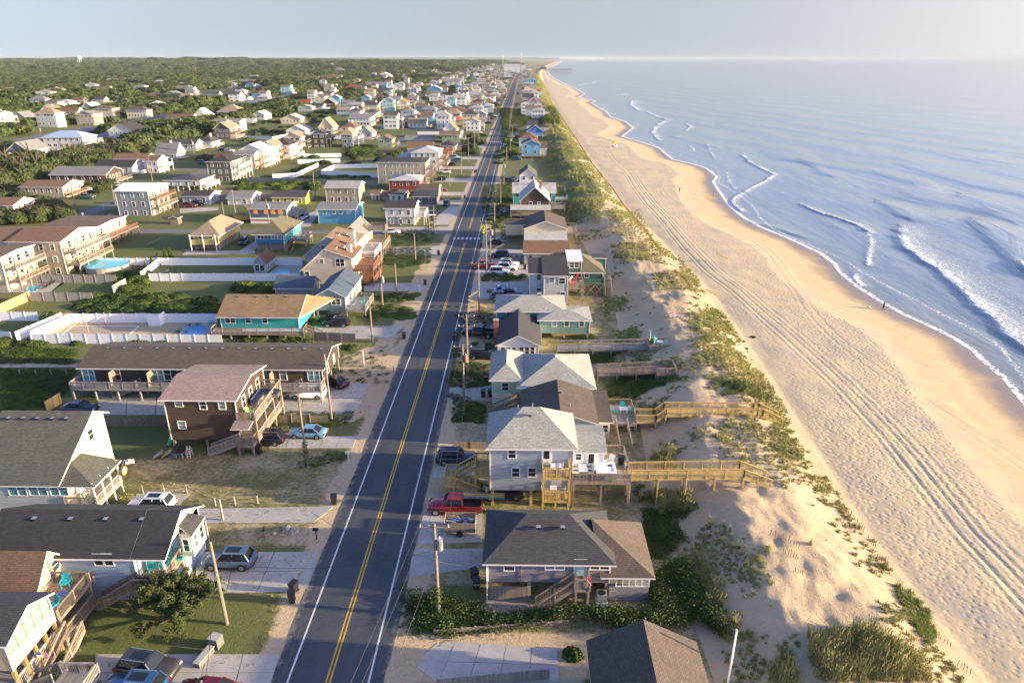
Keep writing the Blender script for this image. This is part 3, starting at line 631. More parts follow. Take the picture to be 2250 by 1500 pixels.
def deck(parent, off, X0, X1, Y0, Y1, z, rails='SE', m=OLDW, rm=None, sp=.16, piles=True, solid=False):
    rm = rm or m; b_ = MB(); b_.box(X0, X1, Y0, Y1, z-.06, z, m); b_.box(X0, X1, Y0-.02, Y0+.04, z-.3, z-.06, rm); b_.box(X1-.04, X1+.02, Y0, Y1, z-.3, z-.06, rm)
    b_.build('deck', parent, off); e = .06
    S = {'S':((X0,Y0+e),(X1,Y0+e)), 'E':((X1-e,Y0),(X1-e,Y1)), 'N':((X0,Y1-e),(X1,Y1-e)), 'W':((X0+e,Y0),(X0+e,Y1))}
    for c in rails:
        (x0,y0),(x1,y1) = S[c]
        if solid: b2 = MB(); b2.box(min(x0,x1)-.03, max(x0,x1)+.03, min(y0,y1)-.03, max(y0,y1)+.03, z, z+1, rm); b2.build('railing', parent, off)
        else: railing(parent, off, (x0,y0,z), (x1,y1,z), rm, 1.0, sp)
    if piles and z > .7:
        nx = max(1, int((X1-X0)/3)); ny = max(1, int((Y1-Y0)/3))
        for i in range(nx+1):
            for j in range(ny+1):
                if i in (0, nx) or j in (0, ny): pile(parent, off, X0+.15+(X1-X0-.3)*i/nx, Y0+.15+(Y1-Y0-.3)*j/ny, z-.06, rm, .1)
def stairs(parent, off, a, b, w, m=OLDW, sp=.2, rail=True):
    """a = top middle, b = bottom middle"""
    a = np.array(a, float); b = np.array(b, float); d = b-a; n = max(3, int(abs(d[2])/.19)); L = np.linalg.norm(d[:2]); t = d[:2]/L; s = np.array((-t[1], t[0]))
    root = None; b_ = MB()
    for e in (-1, 1):
        o_ = np.array((s[0]*e*w/2, s[1]*e*w/2, -.12)); b_ = MB(); b_.beam(a+o_, b+o_, .06, .28, m)
        q = b_.build('staircase' if root is None else 'stringer', root or parent, off if root is None else off)
        root = root or q
    for i in range(n):
        p = a+d*(i+.5)/n; q = MB(); sw = np.array((s[0], s[1], 0))*w/2
        q.beam(p-sw, p+sw, L/n*.92, .05, m); q.build('step', root)
    if root is None: return
    if rail:
        for e in (-1, 1):
            o_ = np.array((s[0]*e*w/2, s[1]*e*w/2, 0)); railing(parent, off, a+o_, b+o_, m, .95, sp, 'stair_railing')
class House:
    def __init__(s, label, name='beach_house', cat='house', X=0, Y=50, group=None):
        s.off = (X, Y, 0); s.o = empty(name, (X, Y, 0)); s.n = 0
        tag(s.o, label, cat, group)
    def block(s, X0, X1, Y0, Y1, zf, ze, zr, typ, wall, roof, oh=.45, ohe=.45, piles=True, pm=GREYW, kind='lap'):
        wm = wmat(wall, kind) if isinstance(wall, str) else wall; rm = rmat(roof) if isinstance(roof, str) else roof
        b_ = MB(); q = lambda x, y, z: (x, y, z)
        c = [(X0,Y0),(X1,Y0),(X1,Y1),(X0,Y1)]; zt = [ze]*4
        if typ == 'flat': zt = [ze, ze, zr, zr]
        if typ == 'shedx': zt = [ze, zr, zr, ze]
        for i in range(4):
            j = (i+1)%4; P = [(*c[i],zf),(*c[j],zf),(*c[j],zt[j]),(*c[i],zt[i])]
            if typ == 'y' and i in (0, 2): P.insert(3, ((X0+X1)/2, c[i][1], zr))
            if typ == 'x' and i in (1, 3): P.insert(3, (c[i][0], (Y0+Y1)/2, zr))
            b_.poly(P, wm)
        b_.poly([(X0,Y0,zf),(X0,Y1,zf),(X1,Y1,zf),(X1,Y0,zf)], GREYW)
        for (x, y) in c:                                  # corner boards
            if s.det: b_.box(x-.05, x+.05, y-.05, y+.05, zf, ze-.06, WHITE)
        b_.build('wall', s.o, s.off)
        if typ: link('roof', roof_mesh(roof_faces(X0, X1, Y0, Y1, ze, zr, typ, oh, ohe), rm, s.off), s.o)
        if piles and zf > .6:
            nx = max(1, int((X1-X0)/3.4)); ny = max(1, min(3, int((Y1-Y0)/4)))
            for i in range(nx+1):
                for j in range(ny+1): pile(s.o, s.off, X0+.2+(X1-X0-.4)*i/nx, Y0+.2+(Y1-Y0-.4)*j/ny, zf, pm, .15)
        s.b = (X0, X1, Y0, Y1, zf, ze, zr)
    det = True
    def win(s, side, px, py, w=.85, h=1.15, n=1, blind=False, plane=None):
        X0, X1, Y0, Y1, zf, ze, zr = s.b
        if side == 'S': Y = plane or Y0; window(s.o, s.off, 'S', xat(px, py, Y), Y, zat(px, py, Y), w, h, n, blind)
        else:
            X = plane or (X1 if side == 'E' else X0); d = ray(px, py); t = X/d[0]; window(s.o, s.off, side, X, float(d[1]*t), float(CH+d[2]*t), w, h, n, blind)
    def row(s, side, z, n, w=.85, h=1.15, k=1, a=.12, b=.88, blind=False, plane=None):
        X0, X1, Y0, Y1, zf, ze, zr = s.b
        for i in range(n):
            t = a+(b-a)*(i+.5)/n
            if side in 'SN': Y = plane or (Y0 if side == 'S' else Y1); window(s.o, s.off, side, X0+(X1-X0)*t, Y, z, w, h, k, blind, s.det)
            else: X = plane or (X1 if side == 'E' else X0); window(s.o, s.off, side, X, Y0+(Y1-Y0)*t, z, w, h, k, blind, s.det)
    def vents(s, xs, y, z):
        for x in xs:
            b_ = MB(); b_.box(x-.2, x+.2, y-.2, y+.2, z-.05, z+.16, DARKM, METAL); b_.build('roof_vent', s.o, s.off)
    def pipe(s, x, y, z):
        b_ = MB(); b_.cyl((x,y,z-.2), (x,y,z+.45), .06, .06, METAL, 6); b_.build('vent_pipe', s.o, s.off)
    def chimney(s, x, y, z0, z1, m=BRICK, w=.8):
        b_ = MB(); b_.box(x-w/2, x+w/2, y-w/2, y+w/2, z0, z1, m); b_.box(x-w/2-.06, x+w/2+.06, y-w/2-.06, y+w/2+.06, z1, z1+.12, CONC); b_.build('chimney', s.o, s.off)
def PX(xl, xr, yg, yf, ye, yr, dep, typ):
    """photo rows of the camera-facing wall -> world block"""
    X0, Y0 = at(xl, yg); X1, _ = at(xr, yg); yf = yf or yg
    zf = zat(xl, yf, Y0) if yf != yg else -.1; ze = zat(xl, ye, Y0)
    Yr = Y0+dep/2 if typ in ('x', 'hip') else Y0
    if typ == 'hip' and (X1-X0) < dep: Yr = Y0+(X1-X0)/2
    if typ == 'flat': Yr = Y0+dep
    zr = zat(xl, yr, Yr); zr = max(zr, ze+.15)
    return X0, X1, Y0, Y0+dep, zf, ze, zr
# ------------------------------------------------------------------ small furniture
def chair(x, y, z, rz, m, label, group=None, cat='chair', name='deck_chair'):
    o = empty(name, (x,y,z), rz); tag(o, label, cat, group); b_ = MB(); b_.box(-.27,.27,-.25,.27,.36,.41,m); b_.build('seat', o)
    b_ = MB()
    for i in range(5): b_.beam((-.24+i*.12,.27,.38), (-.26+i*.13,.48,1.02+.05*(2-abs(i-2))), .1, .025, m)
    b_.build('backrest', o)
    for sx in (-1, 1):
        b_ = MB(); b_.box(sx*.34-.06, sx*.34+.06, -.3, .35, .58, .61, m); b_.build('armrest', o)
        for sy in (-.26, .3): b_ = MB(); b_.box(sx*.32-.03, sx*.32+.03, sy-.03, sy+.03, 0, .58, m); b_.build('leg', o)
    return o
def table(x, y, z, w, d, m, label, h=.75, rz=0, name='deck_table', rnd=False, cat='table'):
    o = empty(name, (x,y,z), rz); tag(o, label, cat); b_ = MB()
    if rnd: b_.cyl((0,0,h-.04), (0,0,h), w/2, w/2, m, 16)
    else: b_.box(-w/2,w/2,-d/2,d/2,h-.05,h,m)
    b_.build('table_top', o)
    for sx in (-1,1):
        for sy in (-1,1): b_ = MB(); b_.box(sx*w*.38-.03, sx*w*.38+.03, sy*d*.38-.03, sy*d*.38+.03, 0, h-.05, m); b_.build('leg', o)
    return o
def flag_mesh(w, h, stripes=True):
    b_ = MB(); n = 13; red = plain('flag_red', (.5,.03,.05), .8); wh = plain('flag_white', (.75,.73,.7), .8); bl = plain('flag_blue', (.03,.05,.2), .8)
    for i in range(n):
        for k in range(8):
            x0, x1 = w*k/8, w*(k+1)/8; f = lambda x: .12*math.sin(x*6)*x
            m = bl if (i >= 6 and k < 3) else (red if i%2 == 0 else wh)
            z0, z1 = h*i/n, h*(i+1)/n; b_.poly([(x0,f(x0),z0-.25*x0),(x1,f(x1),z0-.25*x1),(x1,f(x1),z1-.25*x1),(x0,f(x0),z1-.25*x0)], m)
    return b_
def us_flag(x, y, z, w, h, label, rz=0, pole=1.6, dx=.8, dz=.8):
    o = empty('flag', (x,y,z), rz); tag(o, label, 'flag'); b_ = MB(); b_.cyl((-dx,0,-dz),(0,0,h+.05),.025,.02,METAL,6); b_.build('flag_pole', o); flag_mesh(w,h).build('flag_cloth', o)
# ------------------------------------------------------------------ near houses, beach side
x0, y0 = at(1078, 1110); x1 = at(1255, 1110)[0]
H = House('blue-grey two-storey stilt house with pale hipped roof and stacked timber balconies', X=x0, Y=y0)
zb, ze_ = zat(1078, 1076, y0), zat(1078, 978, y0); yb_ = at(1075, 903, ze_)[1]-.5; ym = (y0+yb_)/2; zr_ = zat(1164, 896, ym)
H.block(x0, x1, y0, yb_, zb, ze_, zr_, 'hip', 'bluegrey', 'paleg', piles=True, pm=NEWW)
H.win('S', 1125, 996, .75, 1.05); H.win('S', 1133, 1037, .75, 1.05); H.win('S', 1169, 1037, .75, 1.05)
door(H.o, H.off, 'S', xat(1201,1000,y0), y0, zat(1201,1020,y0), glass=True); door(H.o, H.off, 'S', xat(1222,1058,y0), y0, zat(1222,1070,y0)+.05)
H.row('E', ze_-1.6, 2); H.row('W', ze_-1.6, 3); H.vents([xat(1164,907,ym-1.2)], ym-1.0, zr_-.35); H.pipe(xat(1138,898,ym+1), ym+1, zr_-.6); H.pipe(xat(1170,896,ym+.3), ym+.3, zr_)
zf1 = zat(1190, 1070, y0-.1)
bx0, bx1 = xat(1190, 1060, y0), xat(1249, 1060, y0)
zl1 = zb+.15; zl2 = zb+2.95
for zz, rr in ((zl1, 'SWE'), (zl2, 'SWE')): deck(H.o, H.off, bx0, bx1, y0-2.0, y0-.02, zz, rr, NEWW, piles=False)
for px_ in (bx0+.1, (bx0+bx1)/2, bx1-.1): pile(H.o, H.off, px_, y0-1.9, zl1 if px_ not in (bx0+.1, bx1-.1) else zl2+1, NEWW, .1)
# west landing and stairs
wx = xat(1040, 1040, y0)
deck(H.o, H.off, wx, x0-.02, y0+1.0, y0+4.2, zb+1.1, 'SWN', NEWW); stairs(H.o, H.off, (wx-.05, y0+3.2, zb+1.1), (wx-2.1, y0+3.2, zb-.3), 1.2, NEWW)
deck(H.o, H.off, wx-3.4, wx-2.1, y0+1.2, y0+4, zb-.3, 'SWN', NEWW); stairs(H.o, H.off, (wx-2.1, y0+1.8, zb-.3), (wx+1.6, y0+1.8, .1), 1.1, NEWW)
# white annex on the seaward side
ax0, ax1 = x1+.03, xat(1325, 1027, y0+2.2); ay = y0+2.2; az = zat(1300, 1027, ay)-.1; ae = zat(1300, 990, ay)
H.block(ax0, ax1, ay, ay+5.2, az-.2, ae, zat(1300, 951, ay+2.6), 'x', 'white', 'paleg', kind='batten', ohe=.3)
H.win('S', 1271, 1002, .6, .85); door(H.o, H.off, 'S', xat(1299, 1010, ay), ay, az, glass=True); H.row('E', ae-1.2, 2)
dx1 = xat(1386, 1056, y0-.3); dz = az-.08
deck(H.o, H.off, x1+.02, dx1, y0-.3, ay-.03, dz, 'S', OLDW, OLDW); railing(H.o, H.off, (dx1, ay-.1, dz), (dx1, ay+3.4, dz), OLDW); railing(H.o, H.off, (ax1+.05, ay+3.4, dz), (dx1, ay+3.4, dz), OLDW)
deck(H.o, H.off, ax1+.02, dx1, ay, ay+3.4, dz-.004, '', OLDW)
zd = dz
# hot tub, table, chairs, grill on this deck
tx = xat(1330, 1050, y0+.9); b_ = MB(); b_.box(-1.05,1.05,-1.0,1.0,0,.82,plain('tub_side',(.3,.33,.36),.5)); 
hb = empty('hot_tub', (tx, y0+1.1, zd)); tag(hb, 'open white hot tub sunk beside the deck rail of the blue-grey stilt house', 'hot tub'); b_.build('cabinet', hb)
b_ = MB(); TUBW = plain('tub_acrylic', (.8,.82,.84), .15)
b_.box(-1.1,1.1,-1.05,-.8,.82,.92,TUBW); b_.box(-1.1,1.1,.8,1.05,.82,.92,TUBW); b_.box(-1.1,-.85,-.8,.8,.82,.92,TUBW); b_.box(.85,1.1,-.8,.8,.82,.92,TUBW); b_.box(-.85,.85,-.8,.8,.821,.86,TUBW); b_.build('rim', hb)
for a in range(9): b_ = MB(); b_.cyl((-.7+.17*a,.6-.12*(a%3),.86),(-.7+.17*a,.6-.12*(a%3),.88),.045,.045,DARKM,8); b_.build('water_jet', hb)
b_ = MB(); b_.box(.3,.7,.3,.7,.86,.885,DARKM); b_.build('control_panel', hb)
table(xat(1281,1040,y0+1), y0+1.3, zd, .95, 1.5, WHITE, 'white slatted dining table on the deck beside the hot tub', name='dining_table')
for i, (dx_, dy_, rr) in enumerate(((-.75,-.4,R(90)),(-.75,.4,R(90)),(.75,-.4,R(-90)),(.75,.4,R(-90)))):
    chair(xat(1281,1040,y0+1)+dx_, y0+1.3+dy_, zd, rr, WHITE, 'white slatted chair drawn up to the dining table by the hot tub', 'chairs round the deck dining table')
chair(xat(1317,1020,ay+1), ay+.9, zd, 0.5, WHITE, 'white adirondack chair nearer the white annex, behind the hot tub', name='adirondack_chair')
chair(xat(1341,1020,ay+1), ay+.9, zd, -.5, WHITE, 'white adirondack chair beside the black grill, behind the hot tub', name='adirondack_chair')
table(xat(1329,1020,ay+1), ay+1.0, zd, .4, .4, WHITE, 'small white side table between two white adirondack chairs', .5, name='side_table')
table(xat(1376,1045,ay), ay+.1, zd, .45, .45, WHITE, 'small white side table in the seaward corner of the hot tub deck', .6, name='side_table')
g = empty('grill', (xat(1364,1025,ay+.8), ay+.9, zd)); tag(g, 'black gas grill with lid on the hot tub deck', 'grill')
b_ = MB(); b_.box(-.3,.3,-.25,.25,.1,.8,DARKM); b_.build('cabinet', g); b_ = MB(); b_.box(-.35,.35,-.28,.28,.8,1.15,DARKM); b_.build('lid', g)
for s_ in (-1,1): b_ = MB(); b_.box(s_*.56-.2,s_*.56+.2,-.22,.22,.78,.82,METAL); b_.build('side_shelf', g)
b_ = MB(); b_.cyl((0,0,0),(0,0,.012),.42,.42,plain('braided_rug',(.4,.2,.2),.9,0,.4,9),14); rg = link('oval_rug', b_.mesh('oval_rug'), None, (xat(1300,1030,ay),ay-.6,zd+.002)); rg.scale=(1.15,.8,1); tag(rg,'reddish oval rug on the hot tub deck by the annex door','rug')
# balcony furniture
bxm = (bx0+bx1)/2
table(bxm+.1, y0-.85, zl2, 1.3, .8, WHITE, 'white table on the upper timber balcony of the blue-grey house', .78)
for i in (-1,1):
    for j in (-1,1): chair(bxm+.1+i*.35, y0-.85+j*.62, zl2, 0 if j > 0 else R(180), WHITE, 'white chair around the upper balcony table of the blue-grey house', 'upper balcony chairs')
table(bxm-.2, y0-.95, zl1, .75, .75, WHITE, 'white high table on the lower timber balcony of the blue-grey house', .9)
for i in (-1,1): chair(bxm-.2+i*.8, y0-1.1, zl1, R(90)*-i, WHITE, f'white high chair on the {"landward" if i<0 else "seaward"} side of the lower balcony table', name='high_chair')
# --- boardwalks
def boardwalk(label, P, m, w=1.6, rails=True, sp=.16, stair=None, top=None):
    """P: list of (x, y, z) along the middle"""
    o = empty('boardwalk', (P[0][0], P[0][1], 0)); off = (P[0][0], P[0][1], 0); tag(o, label, 'boardwalk')
    for (xa,ya,za),(xb,yb2,zb2) in zip(P[:-1], P[1:]):
        if abs(zb2-za) > .9 and stair: stairs(o, off, (xa,ya,za), (xb,yb2,zb2), w, m, sp); continue
        b_ = MB(); a, c = np.array((xa,ya,za)), np.array((xb,yb2,zb2)); b_.beam(a-(0,0,.03), c-(0,0,.03), w, .06, m); b_.build('walkway', o, off)
        b_ = MB()
        for e in (-1,1): b_.beam(a+np.array((0,e*w/2,-.17)), c+np.array((0,e*w/2,-.17)), .06, .22, m)
        b_.build('joist', o, off)
        for e in (-1,1):
            q = np.array((0,e*w/2,0)); railing(o, off, a+q, c+q, m, 1., sp)
        L = abs(xb-xa); n = max(1, int(L/2.7))
        for i in range(n+1):
            x = xa+(xb-xa)*i/n; z = za+(zb2-za)*i/n
            for e in (-1,1): pile(o, off, x, ya+e*w/2, z-.05, m, .09)
    return o
wy = (y0-.3+y0+2.2)/2+.3
we = att(1640, 1050, 1.6)[0]
zwalk = zd+.15
ex, ey, ez = att(1700, 1082, .1)
boardwalk('new yellow timber boardwalk running from the hot tub deck over the dune', [(dx1+.05, wy, zd), (we, wy, zd+.3), (ex, wy, ez+.1)], NEWW, 1.7, stair=True)
# next house: cream, dark roof, gable towards us
yc = at(1200, 985)[1]; H = House('pale green stilt cottage with dark gabled roof behind the blue-grey house', X=at(1180,985)[0], Y=yc)
zee = zat(1310, 928, yc); xr_ = xat(1308, 928, yc); xp = xat(1250, 890, yc); xl__ = xat(1180, 928, yc); 
zrr = zat(1237, 841, yc+8)
H.block(xl__-1.5, xr_, yc, yc+8.4, zat(1200,965,yc), zee, zrr, 'y', 'pale', 'choc')
H.win('S', 1273, 943, .65, .8); H.pipe(xr_-3, yc+2, zee+1.2); H.vents([xr_-4.2], yc+4.5, zee+1.9)
xw = xat(1338, 955, yc+2.5)
H.block(xr_+.02, xw, yc+2.5, yc+9, zat(1325,965,yc+2.5), zat(1325,927,yc+2.5), zat(1325,927,yc+2.5)+.9, 'shedx' if False else 'flat', 'cream', 'choc', oh=.35)
H.win('S', 1317, 941, .62, 1.0); H.win('S', 1330, 941, .62, 1.0)
z3 = zat(1325,955,yc+2.5)+.6
dX0, dX1 = xat(1345, 930, yc+4), xat(1400, 930, yc+4); 
deck(H.o, H.off, dX0, dX1, yc+4.2, yc+9.5, z3, 'NE', GREYW, OLDW); stairs(H.o, H.off, (dX0+1.2, yc+4.2, z3), (dX0+1.2, yc-.5, .2), 1.5, OLDWY)
table((dX0+dX1)/2+.3, yc+7.2, z3, 1.1, .9, WHITE, 'white table with teal chairs on the grey deck behind the cream house')
for i, (a_, b2) in enumerate(((-1,0),(1,0),(0,1))): chair((dX0+dX1)/2+.3+a_*1.1, yc+7.2+b2*.95, z3, [R(90),R(-90),0][i], TEAL, ['teal chair on the house side of the grey deck table','teal chair on the ocean side of the grey deck table','teal chair at the far side of the grey deck table'][i])
zz = z3+.1; yk = yc+5.6
e2 = att(1728, 945, .2)
boardwalk('long yellow timber boardwalk with a ramp leading from the teal-chair deck to the beach', [(dX1, yk, zz), (xat(1440,900,yk), yk, zz), (xat(1462,890,yk), yk, zz+1.0), (xat(1660,900,yk), yk, zz+1.0), (xat(1672,900,yk), yk, zz+1.0), (e2[0], yk, e2[2]+.1)], NEWW, 1.7, stair=True)
# light green hipped house
yg_ = at(1100, 893)[1]; H = House('mint green hipped house with weathered pale roof and white eaves', X=at(1082,893)[0], Y=yg_)
H.block(at(1082,893)[0], xat(1142,850,yg_), yg_, yg_+9, zat(1100,866,yg_), zat(1100,831,yg_), zat(1100,784,yg_+4.5), 'hip', 'mint', 'paleg'); H.win('S', 1110, 849, .85, 1.1)
b2x = xat(1142,850,yg_)
H.block(b2x, xat(1303,850,yg_-1.5), yg_-1.5, yg_+9.3, zat(1200,875,yg_-1.5), zat(1200,849,yg_-1.5), zat(1200,783,yg_+3.9), 'hip', 'mint', 'paleg')
H.row('S', (H.b[4]+H.b[5])/2, 4, .8, 1.1, a=.5, b=1.)
deck(H.o, H.off, b2x-.2, b2x+2.6, yg_-3.2, yg_-1.55, H.b[4], 'SE', OLDW); stairs(H.o, H.off, (b2x-.2, yg_-2.4, H.b[4]), (b2x-4.3, yg_-2.4, .1), 1.2, OLDW)
b_ = MB()
for i in range(8): b_.box(at(1082,893)[0], b2x-1.2, yg_-.03, yg_+.03, .15+i*.26, .28+i*.26, WHITE)
b_.build('skirt_slats', H.o, H.off)
p1 = att(1320, 815, 1.4); p2 = att(1445, 815, 1.7); p3 = att(1500, 820, 1.6)
boardwalk('dark weathered boardwalk with gently rising rails behind the mint green house', [(p1[0]-.5,p1[1],p1[2]+1.2),(p2[0],p1[1],p2[2]+1.0)], OLDW, 1.6, sp=.22)
D_ = House('dark weathered beach lookout deck at the end of the rising boardwalk', 'lookout_deck', 'deck', p2[0], p1[1]-1.5); deck(D_.o, D_.off, p2[0], p3[0], p1[1]-1.6, p1[1]+1.7, p2[2]+1.0, 'SNE', OLDW, sp=.22)
# white gable house with chimney
y5 = at(1100, 790)[1]; H = House('white gabled sunroom house with navy and brown roof slopes and a brick chimney', X=at(1092,790)[0], Y=y5)
xa5, xb5 = xat(1094,770,y5), xat(1183,770,y5)
H.block(xa5, xb5, y5, at(1139,700,zat(1138,760,y5)+1)[1]+3, -.1, zat(1138,757,y5), zat(1138,737,y5), 'y', 'white', 'dark', kind='batten')
for a_ in (1105,1117,1129,1146,1158,1170): H.win('S', a_, 770, .6, 1.2)
H.chimney(xa5-.45, y5+5, -.1, zat(1090,703,y5+5), BRICK, .75); H.vents([xa5+2.1], y5+3, H.b[6]-.9); H.vents([xa5+2.1], y5+6, H.b[6]-.9)
q1 = att(1250, 762, 1.2); q2 = att(1425, 758, 1.5)
boardwalk('weathered grey boardwalk behind the white sunroom house leading to the tub-shaped deck', [(q1[0]-2,q1[1],q1[2]+1.),(q2[0],q1[1],q2[2]+.6)], GREYW, 1.6, sp=0)
D_ = House('small box-sided timber lookout deck holding a round white table and folded umbrellas', 'lookout_deck', 'deck', q2[0], q1[1]-1.4); lkx = q2[0]; deck(D_.o, D_.off, lkx, lkx+3.8, q1[1]-1.5, q1[1]+1.7, q2[2]+.5, 'SNEW', OLDW, OLDW, solid=True)
table(lkx+2.2, q1[1]+.3, q2[2]+.5, 1.1, 1.1, WHITE, 'round white table on the box-sided lookout deck', .9, rnd=True); chair(lkx+1.8, q1[1]+1.0, q2[2]+.5, .3, TEAL2, 'turquoise chair behind the round table on the lookout deck'); chair(lkx+2.3, q1[1]-.7, q2[2]+.5, 3.3, TEAL2, 'turquoise chair in front of the round table on the lookout deck')
for i, (a_, b2) in enumerate(((.7,1.3),(1.0,-.9))):
    u = empty('folded_umbrella', (lkx+a_, q1[1]+b2, q2[2]+.5)); tag(u, ['taller folded green umbrella at the landward corner of the lookout deck', 'folded green umbrella at the near side of the lookout deck'][i], 'umbrella'); b_ = MB(); b_.cyl((0,0,0),(0,0,2.5),.03,.03,WHITE,6); b_.build('pole', u); b_ = MB(); b_.cyl((0,0,1.1),(0,0,2.45),.16,.05,plain('seafoam_cloth',(.1,.45,.35),.8),8); b_.build('canopy', u)
# sea-green hipped house with wing
y6 = at(1100, 735)[1]; H = House('sea green hipped house with seaward wing, white trim and pale grey roof', X=at(1090,735)[0], Y=y6)
xa6, xb6 = xat(1091,690,y6), xat(1183,690,y6)
H.block(xa6, xat(1240,690,y6+1), y6+1, y6+9.5, -.1, zat(1140,683,y6+1), zat(1140,651,y6+5.2), 'hip', 'teal', 'paleg'); H.win('S', 1119, 692, .85, 1.1); H.win('S', 1157, 692, .85, 1.1); H.chimney(xat(1185,655,y6+5.5), y6+5.5, 2, H.b[6]+.45, BRICK, .7)
H.block(xat(1186,715,y6-2.), xat(1295,715,y6-2.), y6-2., y6+4.5, zat(1200,732,y6-2.), zat(1200,703,y6-2.), zat(1240,682,y6+1.2), 'hip', 'seag', 'paleg')
for a_ in (1218,1245,1278): H.win('S', a_, 711, .75, .9)
# tall white-blue pair
y7 = at(1165, 672)[1]; H = House('tall white three-storey house with two flat-sloped black roofs', X=at(1165,672)[0], Y=y7)
H.block(xat(1163,640,y7+1.5), xat(1194,640,y7+1.5), y7+1.5, y7+9, -.1, zat(1180,602,y7+1.5), zat(1180,568,y7+9), 'flat', 'lblue', 'black', oh=.3); H.win('S', 1184, 609, .8, 1.1); H.win('S', 1184, 639, .8, 1.1)
H.block(xat(1195,640,y7), xat(1246,640,y7), y7, y7+10, zat(1195,668,y7), zat(1220,607,y7), zat(1220,563,y7+10), 'flat', 'lgrey', 'black', oh=.35, kind='shake'); H.win('S', 1212, 615, .9, .9); H.win('S', 1235, 617, 1.1, 1.1); H.win('S', 1236, 648, .85, 1.1)
deck(H.o, H.off, xat(1247,640,y7), xat(1284,640,y7), y7+1, y7+8, zat(1247,632,y7+1), 'SE', OLDW)
# dark green house on braced piles
y8 = at(1300, 650)[1]; H = House('dark green house with white dormer on tall cross-braced timber piles', X=at(1270,655)[0], Y=y8)
H.block(xat(1180,600,y8+1.5), xat(1325,600,y8+1.5), y8+1.5, y8+11, zat(1300,622,y8+1.5), zat(1300,597,y8+1.5), zat(1300,556,y8+6), 'hip', 'dgreen', 'olive', pm=OLDW)
for a_ in (1289,): H.win('S', a_, 604, .85, 1.0)
H.block(xat(1248,580,y8+1.6), xat(1277,580,y8+1.6), y8+1.3, y8+7, zat(1260,596,y8+1.3), zat(1260,574,y8+1.3), zat(1260,551,y8+7), 'flat', 'dgreen', 'white', piles=False, oh=.3); H.win('S', 1262, 582, .9, 1.1, 2)
H.block(xat(1300,570,y8+11), xat(1327,570,y8+11), y8+8, y8+12, zat(1310,590,y8+8), zat(1310,568,y8+8), zat(1310,559,y8+12), 'flat', 'dgreen', 'dark', piles=False, oh=.2)
gx0, gx1 = xat(1270,640,y8), xat(1326,640,y8); zq = zat(1300,622,y8)
deck(H.o, H.off, gx0, gx1, y8, y8+1.48, zq, 'SE', OLDW, wmat('dgreen'), solid=True)
b_ = MB()
for i in range(3):
    a_ = gx0+(gx1-gx0)*i/3; c_ = gx0+(gx1-gx0)*(i+1)/3
    b_.beam((a_,y8+.1,.2),(c_,y8+.1,zq-.3),.06,.2,OLDW); b_.beam((c_,y8+.16,.2),(a_,y8+.16,zq-.3),.06,.2,OLDW)
b_.build('cross_brace', H.o, H.off)
stairs(H.o, H.off, (gx1+1.0, y8+3.5, zq-.3), (gx1+1.0, y8-.8, .3), 1.3, OLDWY); deck(H.o, H.off, gx1+.02, gx1+1.8, y8+3.5, y8+6.5, zq-.3, 'EN', OLDW)
for i, (a_, b2) in enumerate(((1259,606),(1256,612),(1262,601),(1254,622),(1268,607))):
    chair(xat(a_,b2,y7+4), y7+2+i*1.2, zat(1247,632,y7+1), i*1.3, [RED,ORG,BLUE,WHITE,RED][i], f'{["red","orange","navy","white","small red"][i]} chair on the deck between the tall white and dark green houses')
# brown-roofed and cream houses near the crosswalk
H = House('two-storey grey house with rust brown gabled roof by the parked trucks', X=at(1153,582)[0], Y=at(1153,582)[1]); H.block(*PX(1153,1248,582,0,556,530,9,'x'),'x','grey','rust'); H.win('S',1166,562,.9,1.2); H.row('E', H.b[5]-1.4, 2)
deck(H.o, H.off, H.b[0]-4.2, H.b[0]-.02, H.b[2]+1, H.b[2]+5, H.b[5]-2.4, 'SWN', OLDW, sp=0); deck(H.o, H.off, H.b[1]+.02, H.b[1]+3.5, H.b[2]+1, H.b[2]+6, H.b[5]-2.4, 'SEN', OLDW, WHITE, sp=0)
H = House('cream house with brown-roofed front gable and flat grey lower roof', X=at(1153,540)[0], Y=at(1153,540)[1])
H.block(*PX(1153,1242,540,0,502,486,13,'y'),'y','cream','choc'); H.block(H.b[0], H.b[1], H.b[2]-4.2, H.b[2]-.02, -.1, zat(1200,527,H.b[2]-4.2), zat(1200,509,H.b[2]), 'flat', 'cream', 'lgrey', oh=.2)
H.block(*PX(1112,1152,533,516,494,483,6,'x'),'x','cream','dark'); deck(H.o, H.off, xat(1243,530,H.b[2]), xat(1268,530,H.b[2]), H.b[2], H.b[2]+6, H.b[5]-1.8, 'SEN', OLDW, sp=0)
H = House('dark brown shingled house with steep gable, brick chimney and pale porch roof', X=at(1125,480)[0], Y=at(1125,480)[1])
H.block(*PX(1144,1206,474,0,440,412,14,'y'),'y','brown','lgrey'); H.win('S',1166,449,.9,1.5); H.win('S',1184,449,.9,1.5); H.chimney(xat(1187,420,H.b[2]+5), H.b[2]+5, 5, H.b[6]+1.2, BRICK, .8)
yb0 = H.b[2]; X0p, X1p = xat(1121,460,yb0-4), xat(1211,460,yb0-4)
link('roof', roof_mesh([[(X0p,yb0-4.2,zat(1150,461,yb0-4)),(X1p,yb0-4.2,zat(1150,461,yb0-4)),(X1p,yb0-.02,zat(1150,451,yb0)),(X0p,yb0-.02,zat(1150,451,yb0))]], rmat('lgrey'), H.off), H.o)
deck(H.o, H.off, X0p, X1p, yb0-4, yb0-.05, 1.2, 'SW', OLDW, sp=0)
for i in range(5): pile(H.o, H.off, X0p+.3+(X1p-X0p-.6)*i/4, yb0-3.9, zat(1150,461,yb0-4)+.02, OLDW, .1)
